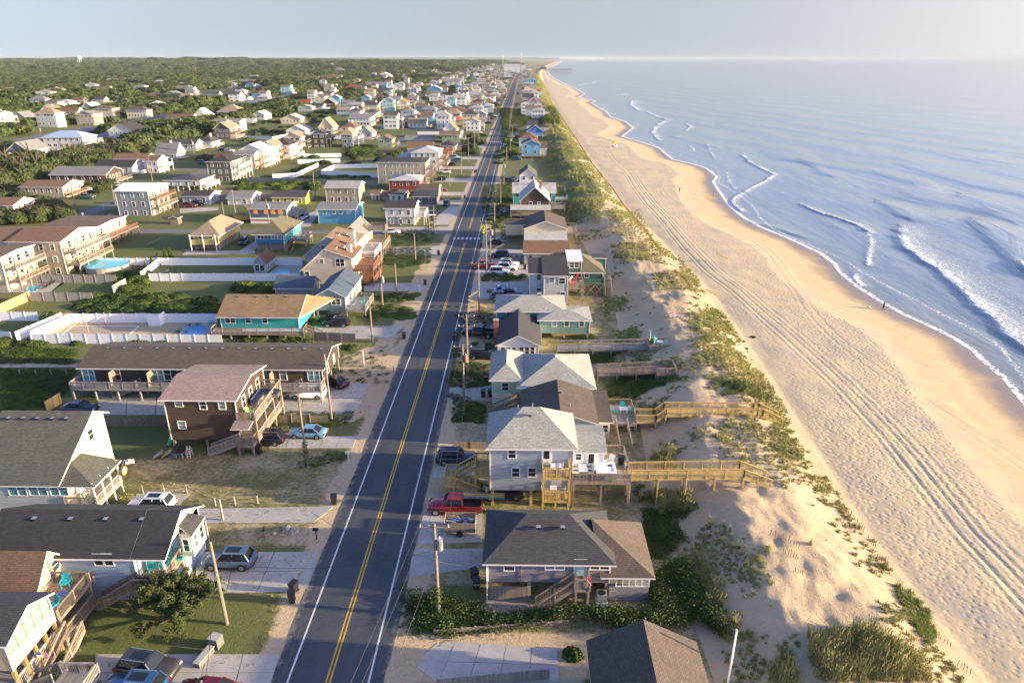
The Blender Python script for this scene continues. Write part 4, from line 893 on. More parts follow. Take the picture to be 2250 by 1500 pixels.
deck(H.o, H.off, X1p+.3, X1p+4.5, yb0+1, yb0+5, 2.2, 'SEN', GREYW, sp=0, solid=True)
H = House('turquoise bungalow with long grey roof behind the brown shingled house', X=at(1128,447)[0], Y=at(1128,447)[1]); H.block(*PX(1128,1219,447,0,423,402,8,'x'),'x','turq','lgrey'); H.win('S',1137,429,.9,1.2); H.win('S',1209,429,.9,1.2); deck(H.o,H.off,H.b[1]+.02,H.b[1]+4.2,H.b[2],H.b[2]+4,1.4,'SE',GREYW,sp=0)
H.vents([H.b[0]+1.5+i*2 for i in range(6)], H.b[2]+3.2, H.b[6]-.2)
H = House('small white gabled cottage with dark green roof alone among the dunes', X=at(1133,400)[0], Y=at(1133,400)[1]); H.block(*PX(1142,1178,400,0,385,371,12,'y'),'y','white','green',kind='batten'); H.win('S',1151,391,.9,1.2); H.win('S',1169,391,.9,1.2); stairs(H.o,H.off,(H.b[0],H.b[2]+1,1.4),(H.b[0]-2.4,H.b[2]+1,0),1.2,WHITE); H.row('E',H.b[5]-1.3,3)
H = House('sky blue gabled two-storey house wrapped in a low deck', X=at(1147,347)[0], Y=at(1147,347)[1]); H.block(*PX(1147,1186,347,342,317,308,12,'y'),'y','sky','choc')
for a_, b2 in ((1155,322),(1174,322),(1156,334),(1176,334)): H.win('S',a_,b2,.95,1.4)
deck(H.o,H.off,xat(1137,343,H.b[2]-2),xat(1200,343,H.b[2]-2),H.b[2]-2,H.b[2]-.03,H.b[4],'SWE',OLDW,sp=0); H.block(xat(1187,330,H.b[2]+1),xat(1201,330,H.b[2]+1),H.b[2]+2,H.b[2]+8,H.b[4],H.b[5]-2.4,H.b[5]-.6,'flat','beige','choc'); 
H = House('vivid blue house with gabled front and white porch on the beach side', X=at(1160,302)[0], Y=at(1160,302)[1]); H.block(*PX(1158,1192,302,0,288,276,10,'y'),'y',siding((.02,.16,.5)),'dark'); H.win('S',1175,285,.9,1.3); deck(H.o,H.off,H.b[0]+3,H.b[1]+4,H.b[2]-2.5,H.b[2]-.03,1.2,'SE',WHITE,sp=0)
H = House('grey house with brown pyramid roof between two blue beach houses', X=at(1140,325)[0], Y=at(1140,325)[1]); H.block(*PX(1141,1180,322,0,304,289,10,'hip'),'hip','lblue','brown')
H = House('dark-roofed white house behind the vivid blue beach house', X=at(1158,285)[0], Y=at(1158,285)[1]); H.block(*PX(1158,1180,288,0,275,264,9,'x'),'x','white','dark'); H = House('dark grey hipped house seaward of the vivid blue house', X=at(1182,290)[0], Y=at(1182,290)[1]); H.block(*PX(1186,1206,292,0,280,272,9,'hip'),'hip','white','dark'); deck(H.o,H.off,H.b[1]+.1,H.b[1]+5,H.b[2],H.b[2]+5,2,'SE',REDW,sp=0)
# grey hipped cottage, nearest complete house on the beach side
y1 = at(1073, 1318)[1]; xA, xB = at(1073,1318)[0], at(1335,1318)[0]
H = House('grey shingled cottage with dark hipped roof and screened seaward porch', X=xA, Y=y1)
ze1 = zat(1200,1230,y1); yB1 = at(1070,1114,ze1)[1]-.6; zb1 = zat(1100,1277,y1); zr1 = zat(1210,1131,(y1+yB1)/2)
H.block(xA, xB, y1, yB1, zb1, ze1, zr1, 'hip', 'cedar', 'dark', pm=OLDW)
H.win('S',1119,1242,.85,1.0); H.win('S',1219,1241,.8,.85,2); H.win('S',1318,1241,.8,.85,2); door(H.o,H.off,'S',xat(1275,1250,y1),y1,zat(1275,1264,y1),h=1.72,m=plain('pale_blue_door',(.35,.5,.58),.4))
H.vents([xat(1182,1143,H.b[2]+3.9), xat(1234,1143,H.b[2]+3.9)], (y1+yB1)/2-1.3, zr1-.42)
xw0, xw1 = xB+.03, xat(1425,1280,y1+.2); zw = zat(1390,1263,y1+.2)
P_ = lambda px,py,z: (*at(px,py,z), z)
zrw = zr1-.1; yn = at(1405,1150,zw)[1]
apx = xat(1262,1132,(y1+yB1)/2)
link('roof', roof_mesh([[(xB-.8,y1-.35,zw),(xw1+.45,y1-.35,zw),(apx+1.6,(y1+yB1)/2,zr1-.55)], [(xw1+.45,y1-.35,zw),(xw1+.45,yn,zw),(apx+1.6,(y1+yB1)/2,zr1-.55)], [(xw1+.45,yn,zw),(xB-1.2,yn+.2,zw),(apx+1.6,(y1+yB1)/2,zr1-.55)]], rmat('choc'), H.off), H.o)
b_ = MB(); wm_ = wmat('cedar'); b_.box(xw0, xw1, y1, yn-.6, -.1, zat(1390,1288,y1), wm_); b_.box(xw0, xw1, y1+2.8, yn-.6, zat(1390,1288,y1), zw+.05, wm_); b_.build('porch_wall', H.o, H.off)
b_ = MB(); zs_ = zat(1390,1288,y1)
for i in range(6): x_ = xw0+.6+(xw1-xw0-.65)*i/5; b_.box(x_-.05,x_+.05,y1-.03,y1+.06,zs_,zw,WHITE)
b_.box(xw0+.55,xw1+.02,y1-.04,y1+.07,zs_-.02,zs_+.08,WHITE); b_.box(xw0+.55,xw1+.02,y1-.04,y1+.07,zw-.1,zw,WHITE)
for i in range(3): y_ = y1+.9*i; b_.box(xw1-.05,xw1+.05,y_-.05,y_+.05,zs_,zw,WHITE)
b_.build('porch_frame', H.o, H.off)
chair(xw0+1.2, y1+1.2, zs_, 2.6, YEL, 'yellow plastic chair inside the screened porch', name='plastic_chair'); chair(xw1-1.0, y1+1.4, zs_, 3.4, DARKM, 'dark chair inside the screened porch beside the yellow one', name='porch_chair')
b_ = MB()
for i in range(9): b_.box(xA+.1, xat(1166,1290,y1), y1-.05, y1+.02, .15+i*.17, .26+i*.17, OLDW)
b_.build('skirt_slats', H.o, H.off)
sx0 = xat(1262,1260,y1); deck(H.o,H.off,sx0-.1,sx0+1.25,y1-1.7,y1-.03,zat(1262,1264,y1),'SE',OLDW,sp=.14); stairs(H.o,H.off,(sx0-.1,y1-1.1,zat(1262,1264,y1)),(sx0-3.4,y1-1.1,.1),1.0,OLDW,.14)
deck(H.o,H.off,xA-.2,xA+5.2,y1-1.9,y1-.1,.18,'',OLDWY,piles=False)
b_ = MB(); b_.cyl((xA-.1,y1-.1,.1),(xA-.1,y1-.1,ze1-.2),.05,.05,WHITE,6); b_.cyl((xA-.1,y1-.1,.1),(xA-.4,y1-.6,.02),.05,.05,WHITE,6); b_.build('downspout', H.o, H.off)
b_ = MB(); b_.box(xat(1146,1236,y1)-.09,xat(1146,1236,y1)+.09,y1-.1,y1,zat(1146,1240,y1),zat(1146,1233,y1),METAL); b_.cyl((xat(1146,1236,y1),y1-.05,zb1+.05),(xat(1146,1236,y1),y1-.05,zat(1146,1240,y1)),.025,.025,METAL,5); b_.build('electric_meter', H.o, H.off)
ac = empty('air_conditioner', (xat(1324,1280,y1-.7), y1-.7, .9)); tag(ac, 'outdoor air conditioner on a pale stand by the grey shingled cottage door', 'air conditioner'); b_ = MB(); b_.box(-.45,.45,-.4,.4,0,.75,METAL); b_.build('casing', ac); b_ = MB(); b_.cyl((0,0,.75),(0,0,.8),.33,.33,DARKM,14); b_.build('fan_guard', ac); b_ = MB(); b_.box(-.5,.5,-.45,.45,-.9,-.005,plain('pale_lattice',(.45,.5,.52),.7)); b_.build('stand', ac)
fl = empty('pennant_flag', (xat(1290,1270,y1-1.8), y1-1.9, zat(1290,1270,y1-1.8))); tag(fl, 'red and white cloth flag hanging by the cottage stair', 'flag'); b_ = MB(); b_.poly([(0,0,0),(0,0,.45),(.35,0,-.1),(.4,0,-.6)], RED); b_.poly([(0,0,0),(.4,0,-.6),(.45,0,-.75),(.0,0,-.12)], WHITE); b_.build('flag_cloth', fl); b_ = MB(); b_.cyl((0,0,-1),(0,0,.6),.02,.02,METAL,5); b_.build('flag_pole', fl)
# roof of the house at the bottom edge
zE = 3.4; pa, pb = at(1292,1405,zE), at(1524,1399,zE); H = House('brown shingled roof of the house at the bottom of the view beside the flagpole', X=pa[0], Y=pa[1]-16)
H.block(pa[0]+.3, pb[0]-.3, pa[1]-17, pa[1]-.45, -.1, zE, zat(1411,1372,pa[1]-.4), 'y', 'lgrey', 'choc'); H.pipe(pb[0]-2.2, pa[1]-5, zE+.9)
deck(H.o,H.off,pa[0]-2.2,pa[0]+.25,pa[1]-6,pa[1]-3.2,1.2,'NW',GREYW,sp=.14)
# ------------------------------------------------------------------ near houses, landward side
# motel-like long house
yM = at(200, 880)[1]; zM = zat(200,838,yM+2.2); yW = yM+2.2
H = House('long dark brown apartment row on piles with continuous grey deck', 'apartment_row', 'building', at(178,880)[0], yM)
xm0, xm1 = xat(180,820,yW), xat(708,820,yW); zeM = zat(400,808,yW)
H.block(xm0, xm1, yW, yW+9, zM, zeM, zat(400,762,yW+4.5), 'x', 'brown', 'choc', pm=GREYW)
for a_ in (195,346,574,689): H.win('S', a_, 823, .8, 1.75, 2, a_ != 460)
for a_ in (257,368,622): H.win('S', a_, 822, .9, 1.75, 1)
H.win('S',460,822,.9,1.75,2,True); H.win('S',525,822,.9,1.75,1)
H.row('E', zeM-1.2, 2, .8, 1.2); H.vents(list(np.linspace(xm0+2, xm1-1, 14)), yW+4.0, H.b[6]-.1)
deck(H.o,H.off,xm0-.6,xm1+.3,yM-.1,yW-.03,zM,'SWE',GREYW,GREYW,sp=.15)
for a_ in (256,338,420,520,602): x_ = xat(a_,830,yW); b_ = MB(); b_.box(x_-.05,x_+.05,yM+.6,yW-.05,zM,zM+2.1,OLDW); b_.build('partition', H.o, H.off)
for a_ in (240,600): stairs(H.o,H.off,(xat(a_,850,yM)+3.5,yM+1.3,zM-.1),(xat(a_,870,yM),yM+1.3,.1),1.1,GREYW,.2)
for a_ in (205,390,459,583,680): x_ = xat(a_,812,yW); b_ = MB(); b_.box(x_-.1,x_+.1,yW-.12,yW,zeM-.5,zeM-.35,plain('warm_lamp',(.6,.45,.15),.5)); b_.build('wall_light', H.o, H.off)
# brown shingled three-level with decks
yT = at(370, 985)[1]; H = House('tall dark brown shingled house with dusty pink roof and stacked seaward decks', X=at(370,985)[0], Y=yT)
xt0, xt1 = xat(370,930,yT), xat(524,930,yT); zeT = zat(450,877,yT); H.block(xt0, xt1, yT, yT+9.5, zat(450,966,yT), zeT, zat(450,825,yT+4.75), 'x', 'brown', 'pink', pm=OLDW)
H.win('S',393,886,.85,.75); H.win('S',446,890,.75,1.0); H.win('S',488,890,.75,1.0); H.win('S',400,933,.85,.95); H.row('E', zeT-1.5, 3, .9, 1.5); H.row('E', zeT-4.3, 2, .9, 1.5)
H.vents([xat(416,836,yT+4),xat(456,836,yT+4),xat(496,836,yT+4)], yT+3.8, H.b[6]-.28)
zU = zeT-2.6; zL = zU-2.75; xo = xat(562,930,yT-.5)
deck(H.o,H.off,xt1+.03,xo,yT-.4,yT+9,zU,'SEN',OLDW,sp=.14); deck(H.o,H.off,xt1+.03,xo+.01,yT-.42,yT+9.02,zL,'SEN',OLDW,sp=.14)
for i in range(4): pile(H.o,H.off,xo-.06,yT-.3+i*3.05,zU+1,OLDW,.09)
link('roof', roof_mesh([[(xt1-.2,yT-2,zU-.5),(xo-.3,yT-2,zU-.5),(xo-.3,yT-.42,zU-.15),(xt1-.2,yT-.42,zU-.15)]], rmat('pink'), H.off, .1), H.o)
stairs(H.o,H.off,(xt1+.1,yT-1.0,zL),(xt1-3.6,yT-1.0,.1),1.1,GREYW,.14); deck(H.o,H.off,xt1+.1,xo-.2,yT-1.7,yT-.45,zL-.01,'SE',OLDW,sp=.14)
b_ = MB()
for (a_, c_) in (((xt1,.1),(xo,zL-.3)),((xo,.1),(xt1,zL-.3))): b_.beam((a_[0],yT-.35,a_[1]),(c_[0],yT-.35,c_[1]),.06,.2,OLDW)
b_.build('cross_brace', H.o, H.off)
b_ = MB(); nv = plain('navy_cushion',(.03,.05,.11),.8); b_.box(0,2.6,2.2,3.0,0,.42,OLDW); b_.box(0,.8,0,2.2,0,.42,OLDW); b_.box(.02,2.58,2.22,2.98,.42,.56,nv); b_.box(.02,.78,.02,2.2,.42,.56,nv); b_.box(-.12,0,0,3.,0,.85,nv); b_.box(0,2.6,3.0,3.12,0,.85,nv)
sf = link('corner_sofa', b_.mesh('corner_sofa'), None, (xt1+.5, yT+3.4, zU+.005)); tag(sf, 'navy cushioned corner sofa on the upper deck of the dark brown house', 'sofa')
table(xt1+2.2, yT+4.2, zU, .9, .9, OLDW, 'low square table in front of the navy corner sofa', .4, name='coffee_table'); chair(xt1+1.3, yT+.7, zU, 1.2, plain('lime_cushion',(.3,.5,.15),.8), 'lime green cushioned round chair on the upper brown deck')
# black-roofed long blue-white house
yN = at(100, 1315)[1]; H = House('long pale blue sided house with black roof, bay window and teal porch chairs', X=-55, Y=yN)
zeN = zat(200,1218,yN); xn1 = xat(363,1250,yN); xn2 = xat(298,1250,yN); DN = at(200,1106,zeN)[1]-yN-.4; zrN = zat(200,1122,yN+DN/2); xn0 = xat(-30,1250,yN)
H.block(xn0, xn2, yN, yN+DN, -.1, zeN, zrN, 'x', 'lblue', 'black', ohe=0)
H.win('S',40,1228,.8,1.15); H.win('S',118,1230,.8,1.15); H.win('S',217,1229,.8,1.15); H.win('S',237,1229,.8,1.15)
H.block(xn2+.01, xn1, yN+3.2, yN+DN, -.1, zeN+1.6 if False else zeN, zeN+.05, None, 'lblue', 'black', piles=False)
fc = roof_faces(xn2, xn1, yN, yN+DN, zeN, zrN, 'x', .45, .0); link('roof', roof_mesh([[(p[0]+(.5 if p[0] > xn1-.1 else .01),p[1],p[2]) for p in P] for P in fc], rmat('black'), H.off), H.o)
b_ = MB(); b_.poly([(xn1,yN,zeN),(xn1,yN+DN,zeN),(xn1,yN+DN/2,zrN)], siding((.72,.70,.66))); b_.box(xn1-.2,xn1,yN+3.2,yN+DN,2.6,zeN,siding((.72,.70,.66))); b_.build('gable_wall', H.o, H.off)
zp = zeN-2.6; deck(H.o,H.off,xn2+.02,xn1,yN-.02,yN+3.15,zp,'E',OLDW,sp=.14); railing(H.o,H.off,(xn2+1.5,yN,zp),(xn1,yN,zp),OLDW,1,.14); pile(H.o,H.off,xn1-.12,yN+.1,zeN,WHITE,.08)
b_ = MB(); b_.box(xn1+.01,xn1+1.1,yN+DN/2-.5,yN+DN/2+2.1,zp,zp+2.3,siding((.72,.70,.66))); b_.build('bay_wall', H.o, H.off); link('roof', roof_mesh([[(xn1+1.3,yN+DN/2-.7,zp+2.3),(xn1+1.3,yN+DN/2+2.3,zp+2.3),(xn1+.01,yN+DN/2+1.8,zp+3.1),(xn1+.01,yN+DN/2-.2,zp+3.1)]], rmat('dark'), H.off, .1), H.o)
window(H.o,H.off,'E',xn1+1.1,yN+DN/2+.2,zp+1.3,.6,1.3); window(H.o,H.off,'E',xn1+1.1,yN+DN/2+1.4,zp+1.3,.6,1.3); window(H.o,H.off,'S',xn1+.55,yN+DN/2-.5,zp+1.3,.5,1.3)
for i in range(3): pile(H.o,H.off,xn1-.15,yN+4.5+i*3.5,2.6,GREYW,.1)
stairs(H.o,H.off,(xn2+.2,yN-.75,zp),(xat(222,1325,yN-.7),yN-.75,.1),1.1,OLDW,.14); deck(H.o,H.off,xn2+.2,xn2+2.6,yN-1.3,yN-.03,zp-.01,'S',OLDW,sp=.14)
H.vents([xat(a_,1130,yN+DN/2-.6) for a_ in (77,156,233,312)], yN+DN/2-.8, zrN-.35)
for i, (a_, b2, c_) in enumerate(((.9,.9,.6),(1.7,1.3,-.5),(1.5,2.3,0),(2.7,2.2,-1.2))): chair(xn2+a_, yN+b2, zp, c_, TEAL, f'teal adirondack chair on the recessed porch, {["at the stair end","near the front rail","against the back wall","by the gable rail"][i]}', name='adirondack_chair')
# grey-green roofed house with hip porch
yO = at(100, 1132)[1]; zeO = zat(100,1060,yO); DO = at(100,912,zeO)[1]-yO; zrO = zat(100,906,yO+DO/2); H = House('pale green sided house with mottled slate roof and lit cream gable', X=-70, Y=yO)
xo1 = -48.0; yR = yO+7; yK = yO+9.2; zrO = zat(197,905,yR); zK = zrO-1.3
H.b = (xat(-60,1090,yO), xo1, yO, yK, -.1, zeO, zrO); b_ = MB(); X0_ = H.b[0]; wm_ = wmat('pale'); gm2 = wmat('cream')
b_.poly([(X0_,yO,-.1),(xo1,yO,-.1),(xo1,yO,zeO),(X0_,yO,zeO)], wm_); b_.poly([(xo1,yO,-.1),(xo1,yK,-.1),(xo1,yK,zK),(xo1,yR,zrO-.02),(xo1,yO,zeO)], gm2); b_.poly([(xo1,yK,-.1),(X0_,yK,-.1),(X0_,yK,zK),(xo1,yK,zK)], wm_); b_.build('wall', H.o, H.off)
sl_ = (zrO-zeO)/7.; link('roof', roof_mesh([[(X0_,yO-.45,zeO-.45*sl_),(xo1+.15,yO-.45,zeO-.45*sl_),(xo1+.5,yR,zrO),(X0_,yR,zrO)],[(xo1+.5,yK+.4,zK-.25),(X0_,yK+.4,zK-.25),(X0_,yR,zrO),(xo1+.5,yR,zrO)]], roofm((.085,.088,.076)), H.off), H.o)
for a_ in (38,83,129): H.win('S', a_, 1076, .9, 1.25, 2, True)
window(H.o,H.off,'E',xo1+.01,yO+6.3,zeO+2.1,.8,1.2); door(H.o,H.off,'E',xo1,yO+1.6,zeO-2.68,h=2.0)
xop = -44.1; zE2 = zeO-.02; yP = yO+4.7
link('roof', roof_mesh([[(xo1+.16,yO-.45,zeO-.3),(xop,yO-.45,zeO-.3),(xo1+.02,yO+2.2,zeO+.95)],[(xop,yO-.45,zeO-.3),(xop,yP,zeO-.3),(xo1+.02,yP-.6,zeO+.95),(xo1+.02,yO+2.2,zeO+.95)]], roofm((.085,.088,.076)), H.off, .12), H.o)
zpo = zeO-2.7; deck(H.o,H.off,xo1+.02,xop-.4,yO-.2,yO+4.5,zpo,'SEN',GREYW,sp=.14)
for i in range(4): pile(H.o,H.off,xop-.5,yO-.1+i*1.5,zE2+.05,WHITE,.07)
H.vents([xat(a_,918,yR-.6) for a_ in (24,56,87,119,150)], yR-.9, zrO-.4)
chair(xo1+1.2,yO+1.5,zpo,1.2,WHITE,'white chair with red cushion on the lit corner porch'); 
sg = empty('round_sign', (xop-.2,yO+4.6,zpo+1.2)); tag(sg,'round orange and white life ring sign hung on the porch rail','sign'); b_ = MB()
for k in range(20):
    a0, a1 = 2*math.pi*k/20, 2*math.pi*(k+1)/20
    b_.poly([(.3,.3*math.cos(a0)*1.0,.3*math.sin(a0)),(.3,.5*math.cos(a0),.5*math.sin(a0)),(.3,.5*math.cos(a1),.5*math.sin(a1)),(.3,.3*math.cos(a1),.3*math.sin(a1))][::-1],ORG)
b_.cyl((.24,0,0),(.29,0,0),.42,.42,WHITE,20); b_.build('ring', sg)
us_flag(xop+.2,yO+4.9,zpo+1.8,.9,.6,'american flag on the porch corner of the pale green house above the round sign',.9)
# bottom-left beige house with porch
zB = 5.7; xb1, yb1 = at(13,1413,zB); xb2, yb2 = at(97,1306,zB)
H = House('beige house with brown roof, screened gabled porch and tall deck at the left bottom corner', X=xb1-8, Y=yb1)
ydm = (yb1+yb2)/2; xbe = (xb1+xb2)/2; H.block(xbe-14, xbe, yb1, yb2, zB-2.7, zB, zat(52,1333,ydm), 'x', 'beige', 'dark', oh=.3, piles=False)
b_ = MB(); b_.box(xbe+.01,xbe+.06,yb1+.2,yb2-.2,zB-1.35,zB-.1,GLASS)
b_.build('screen', H.o, H.off); b_ = MB()
for i in range(6): y_ = yb1+.1+(yb2-yb1-.2)*i/5; b_ = MB(); b_.box(xbe+.01,xbe+.1,y_-.07,y_+.07,zB-1.4,zB-.02,OLDW); b_.build('screen_post', H.o, H.off)
for i in range(5): pile(H.o,H.off,xbe-.1,yb1+.1+(yb2-yb1-.2)*i/4,zB-2.7,NEWW,.12)
deck(H.o,H.off,xbe-7,xbe-.02,yb1,yb2,2.5 if zB-5.4<0 else zB-5.4+.9,'E',GREYW,sp=.14)
H.block(xbe-14, xbe-3.0, yb2+.1, yb2+8.5, zB-2.7, zat(80,1240,yb2+8), zat(-20,1200,yb2+5), 'x', 'beige', 'brown', oh=.4, piles=False)
H.row('E', zB-1.5, 1, .8, 1.0, a=.45, b=.75)
deck(H.o,H.off,xbe-2.98,xbe+.2,yb2+.2,yb2+4.6,zB-2.7,'SEN',OLDW,sp=.14); 
deck(H.o,H.off,xbe-1.5,xbe+.22,yb2+.22,yb2+4.58,zB-4.9,'EN',OLDW,sp=.14)
stairs(H.o,H.off,(xbe+2.2,yb2+1.2,zB-4.8),(xbe+2.2+.1,yb2-2.6,.1+0),1.3,OLDWY,.14) if False else stairs(H.o,H.off,(xbe+1.2,yb2+.3,zB-4.8+.9),(xbe+1.2,yb2-3.6,.1),1.4,OLDWY,.14)
deck(H.o,H.off,xbe+2.3,xbe+5.2,yb1-2,yb2-3.4,1.3,'SEN',GREYW,sp=.14); stairs(H.o,H.off,(xbe+2.3,yb1+1,1.3),(xbe-.2,yb1+1,.1),1.2,GREYW,.14)
us_flag(xat(178,1275,yb2+5)+.4,yb2+5,zat(178,1270,yb2+5),.95,.6,'american flag angled off the upper deck of the beige corner house',0); us_flag(xat(105,1435,yb1+3),yb1+2,zat(105,1445,yb1+2),.8,.6,'red white and blue banner hung below the beige corner porch',.3)
for i, (a_, b2) in enumerate(((-1.5,3.6),(-2.2,1.2),(-.9,1.0))): chair(xbe+a_,yb2+b2+.3,zB-2.7,.3-.4*i,TEAL2,f'turquoise adirondack chair on the beige house deck, {["by the beige wall","in the near corner","beside the blue table"][i]}',name='adirondack_chair')
table(xbe-.9,yb2+2.6,zB-2.7,.5,.5,plain('cobalt_plastic',(.02,.1,.5),.4),'small cobalt blue table between turquoise deck chairs',.5,name='side_table')
# turquoise house with brown roof
yQ = at(480, 745)[1]; H = House('turquoise house with wide golden brown roof and glass-panelled deck', X=at(485,745)[0], Y=yQ)
xq0, xq1 = xat(484,700,yQ+2), xat(655,700,yQ+2); H.block(xq0, xq1, yQ+2, yQ+11.5, zat(500,722,yQ+2), zat(500,692,yQ+2), zat(500,648,yQ+6.7), 'x', 'turq', 'ochre', oh=.7)
fcs = H.b; link('roof', roof_mesh([[(xq1+.4,yQ+1.3,fcs[5]-.35),(xq1+4.2,yQ+12.2,fcs[5]-.35),(xq1+.4,yQ+6.75,fcs[6]-.02)]], rmat('ochre'), H.off, .12), H.o)
for a_ in (500,511,545,582): H.win('S', a_, 702, .85, 1.2)
deck(H.o,H.off,xq0-1,xq1+1.4,yQ-.2,yQ+1.97,H.b[4],'SWE',OLDW,sp=0); b_ = MB(); b_.box(xat(530,710,yQ-.2),xq1+1.3,yQ-.18,yQ-.12,H.b[4]+.4,H.b[4]+.95,plain('frosted_panel',(.55,.62,.65),.15)); b_.build('glass_panel', H.o, H.off)
stairs(H.o,H.off,(xq1+1.4,yQ+1,H.b[4]),(xq1+4.2,yQ+1,.1),1.2,OLDW,.25); H.vents([xat(a_,652,yQ+6) for a_ in (521,561,589,628)], yQ+6.2, H.b[6]-.15)
# grey cottage blue roof
H = House('small grey gabled cottage with blue-black roof and street-side deck', X=at(697,690)[0], Y=at(697,690)[1]); H.block(*PX(696,762,694,682,651,634,13,'y'),'y','grey',roofm((.06,.09,.13))); H.win('S',738,663,.8,1.0,2)
b = H.b; deck(H.o,H.off,b[1]+.03,b[1]+3.8,b[2]-.4,b[2]+7,b[4]+.2,'SEN',GREYW,sp=.16); H.row('E',b[5]-1.3,2,1.2,1.6); chair(b[1]+1,b[2]+1.5,b[4]+.2,-1.3,plain('pale_blue_plastic',(.3,.6,.75),.5),'pale blue chair at the near end of the grey cottage deck'); chair(b[1]+2.2,b[2]+4,b[4]+.2,-1,TEAL2,'turquoise chair at the far end of the grey cottage deck')
H.block(xat(618,640,b[2]+12),xat(696,640,b[2]+12),b[2]+9,b[2]+14,-.1,2.6,4.2,'x','grey',roofm((.06,.09,.13)),oh=.3)
# peach saltboxes (custom asymmetric gables)
def saltbox(label, pl, pk, pr, yg, wall, roof, dep, wins, twin=False, yf=None):
    X0, Y0 = at(pl[0], yg); H = House(label, X=X0, Y=Y0); xk, xr2 = xat(pk[0],pk[1],Y0), xat(pr[0],pr[1],Y0); X0 = xat(pl[0],pl[1],Y0)
    zl, zk, zr2 = zat(*pl,Y0), zat(*pk,Y0), zat(*pr,Y0); zf = zat(pl[0], yf or yg, Y0) if yf else -.1; m = wmat(wall); b_ = MB()
    for y in (Y0, Y0+dep):
        P = [(X0,y,zf),(xr2,y,zf),(xr2,y,zr2),(xk,y,zk),(X0,y,zl)]; b_.poly(P if y == Y0 else P[::-1], m)
    b_.poly([(xr2,Y0,zf),(xr2,Y0+dep,zf),(xr2,Y0+dep,zr2),(xr2,Y0,zr2)], siding((.72,.66,.52))); b_.poly([(X0,Y0+dep,zf),(X0,Y0,zf),(X0,Y0,zl),(X0,Y0+dep,zl)], m); b_.poly([(X0,Y0,zf),(X0,Y0+dep,zf),(xr2,Y0+dep,zf),(xr2,Y0,zf)], GREYW); b_.build('wall', H.o, H.off)
    sl = (zk-zl)/(xk-X0); sr = (zk-zr2)/(xr2-xk); a, c = Y0-.35, Y0+dep+.35
    link('roof', roof_mesh([[(X0-.5,c,zl-.5*sl),(X0-.5,a,zl-.5*sl),(xk,a,zk),(xk,c,zk)],[(xr2+.5,a,zr2-.5*sr),(xr2+.5,c,zr2-.5*sr),(xk,c,zk),(xk,a,zk)]], rmat(roof), H.off), H.o)
    H.b = (X0,xr2,Y0,Y0+dep,zf,zr2,zk)
    for w_ in wins: H.win('S', *w_)
    for k in range(3): b_ = MB(); t = .3+.2*k; x_ = xk+(xr2-xk)*t; z_ = zk+(zr2-zk)*t+.17; b_.box(x_-.25,x_+.25,Y0+2.5+2*k,Y0+3.7+2*k,z_-.1,z_+.12,WHITE,GLASS); b_.build('skylight', H.o, H.off)
    H.row('E', zr2-1.3, 3, 1.1, 1.7); H.row('E', zr2-4.0, 3, 1.1, 1.7); return H
H = saltbox('peach saltbox house with brown roof, bay window and brown decks', (664,592), (712,548), (772,567), 628, 'peach', 'rust', 9, [(706,574,.85,.85),(675,603,.85,1.2),(747,577,.9,1.5,2)], yf=624)
b = H.b; 
for zz_ in (b[5]-2.6, b[5]-5.3): deck(H.o,H.off,b[1]+.03,b[1]+4.4,b[2],b[2]+9,zz_,'SEN',REDW,sp=.18)
H.chimney(b[1]-1.2,b[2]+3.5,b[5],b[6]+.1,siding((.72,.66,.52)),1.0); H.chimney(b[1]-1.2,b[2]+7.5,b[5],b[6]+.1,siding((.72,.66,.52)),1.0)
H = saltbox('pale grey saltbox house with orange-brown roof behind the peach one', (671,560), (717,520), (778,537), 600, 'lgrey', 'ochre', 9, [(710,543,.85,.8)])
b = H.b; deck(H.o,H.off,b[1]+.03,b[1]+4.4,b[2],b[2]+8,b[5]-2.6,'SEN',GREYW,WHITE,sp=.2); deck(H.o,H.off,b[1]+.03,b[1]+4.4,b[2],b[2]+8,b[5]-5.3,'SEN',GREYW,sp=.2); H.chimney(b[1]-1.2,b[2]+4,b[5],b[6]+.4,siding((.7,.68,.62)),1.1)
H = House('grey-roofed house with high timber decks behind the saltboxes', X=at(750,560)[0], Y=at(750,560)[1]); H.block(*PX(752,800,565,0,520,497,11,'y'),'y','cream','grey'); b = H.b; deck(H.o,H.off,b[1]+.03,b[1]+5,b[2]-1,b[2]+9,b[5]-2.7,'SEN',OLDW,sp=.2); deck(H.o,H.off,b[1]-.5,b[1]+4.5,b[2]+6,b[2]+9.5,b[5]+.4,'SENW',OLDW,sp=.2); H.row('E',b[5]-1.3,3,1.2,1.7)
# yellow pyramid and teal pyramid houses
H = House('pale yellow stilt cottage with tan pyramid roof and open porch', X=at(424,549)[0], Y=at(424,549)[1]); H.block(*PX(430,484,549,534,512,486,14,'hip'),'hip','yellow','tan',oh=.9); b = H.b
b_ = MB(); b_.box(b[0]-.3,b[1]+.05,b[2]-1.5,b[2]-1.4,b[4],b[4]+1.2,wmat('yellow')); b_.build('porch_panel',H.o,H.off); b_ = MB(); b_.box(b[0]-.3,b[1]+.05,b[2]-1.5,b[2]-.03,b[4]-.1,b[4],GREYW); b_.build('deck',H.o,H.off)
for i in range(3): pile(H.o,H.off,b[0]-.2+(b[1]-b[0]+.1)*i/2,b[2]-1.6,b[5]+.0,WHITE,.09)
H.row('S',b[4]+1.7,2,.9,1.1); H.row('E',b[4]+1.7,4,.8,1.1)
b_ = MB(); b_.box(b[0]+.3,b[1]-.3,b[2]+.6,b[3]-1,-.1,b[4],OLDW); b_.build('ground_floor', H.o, H.off)
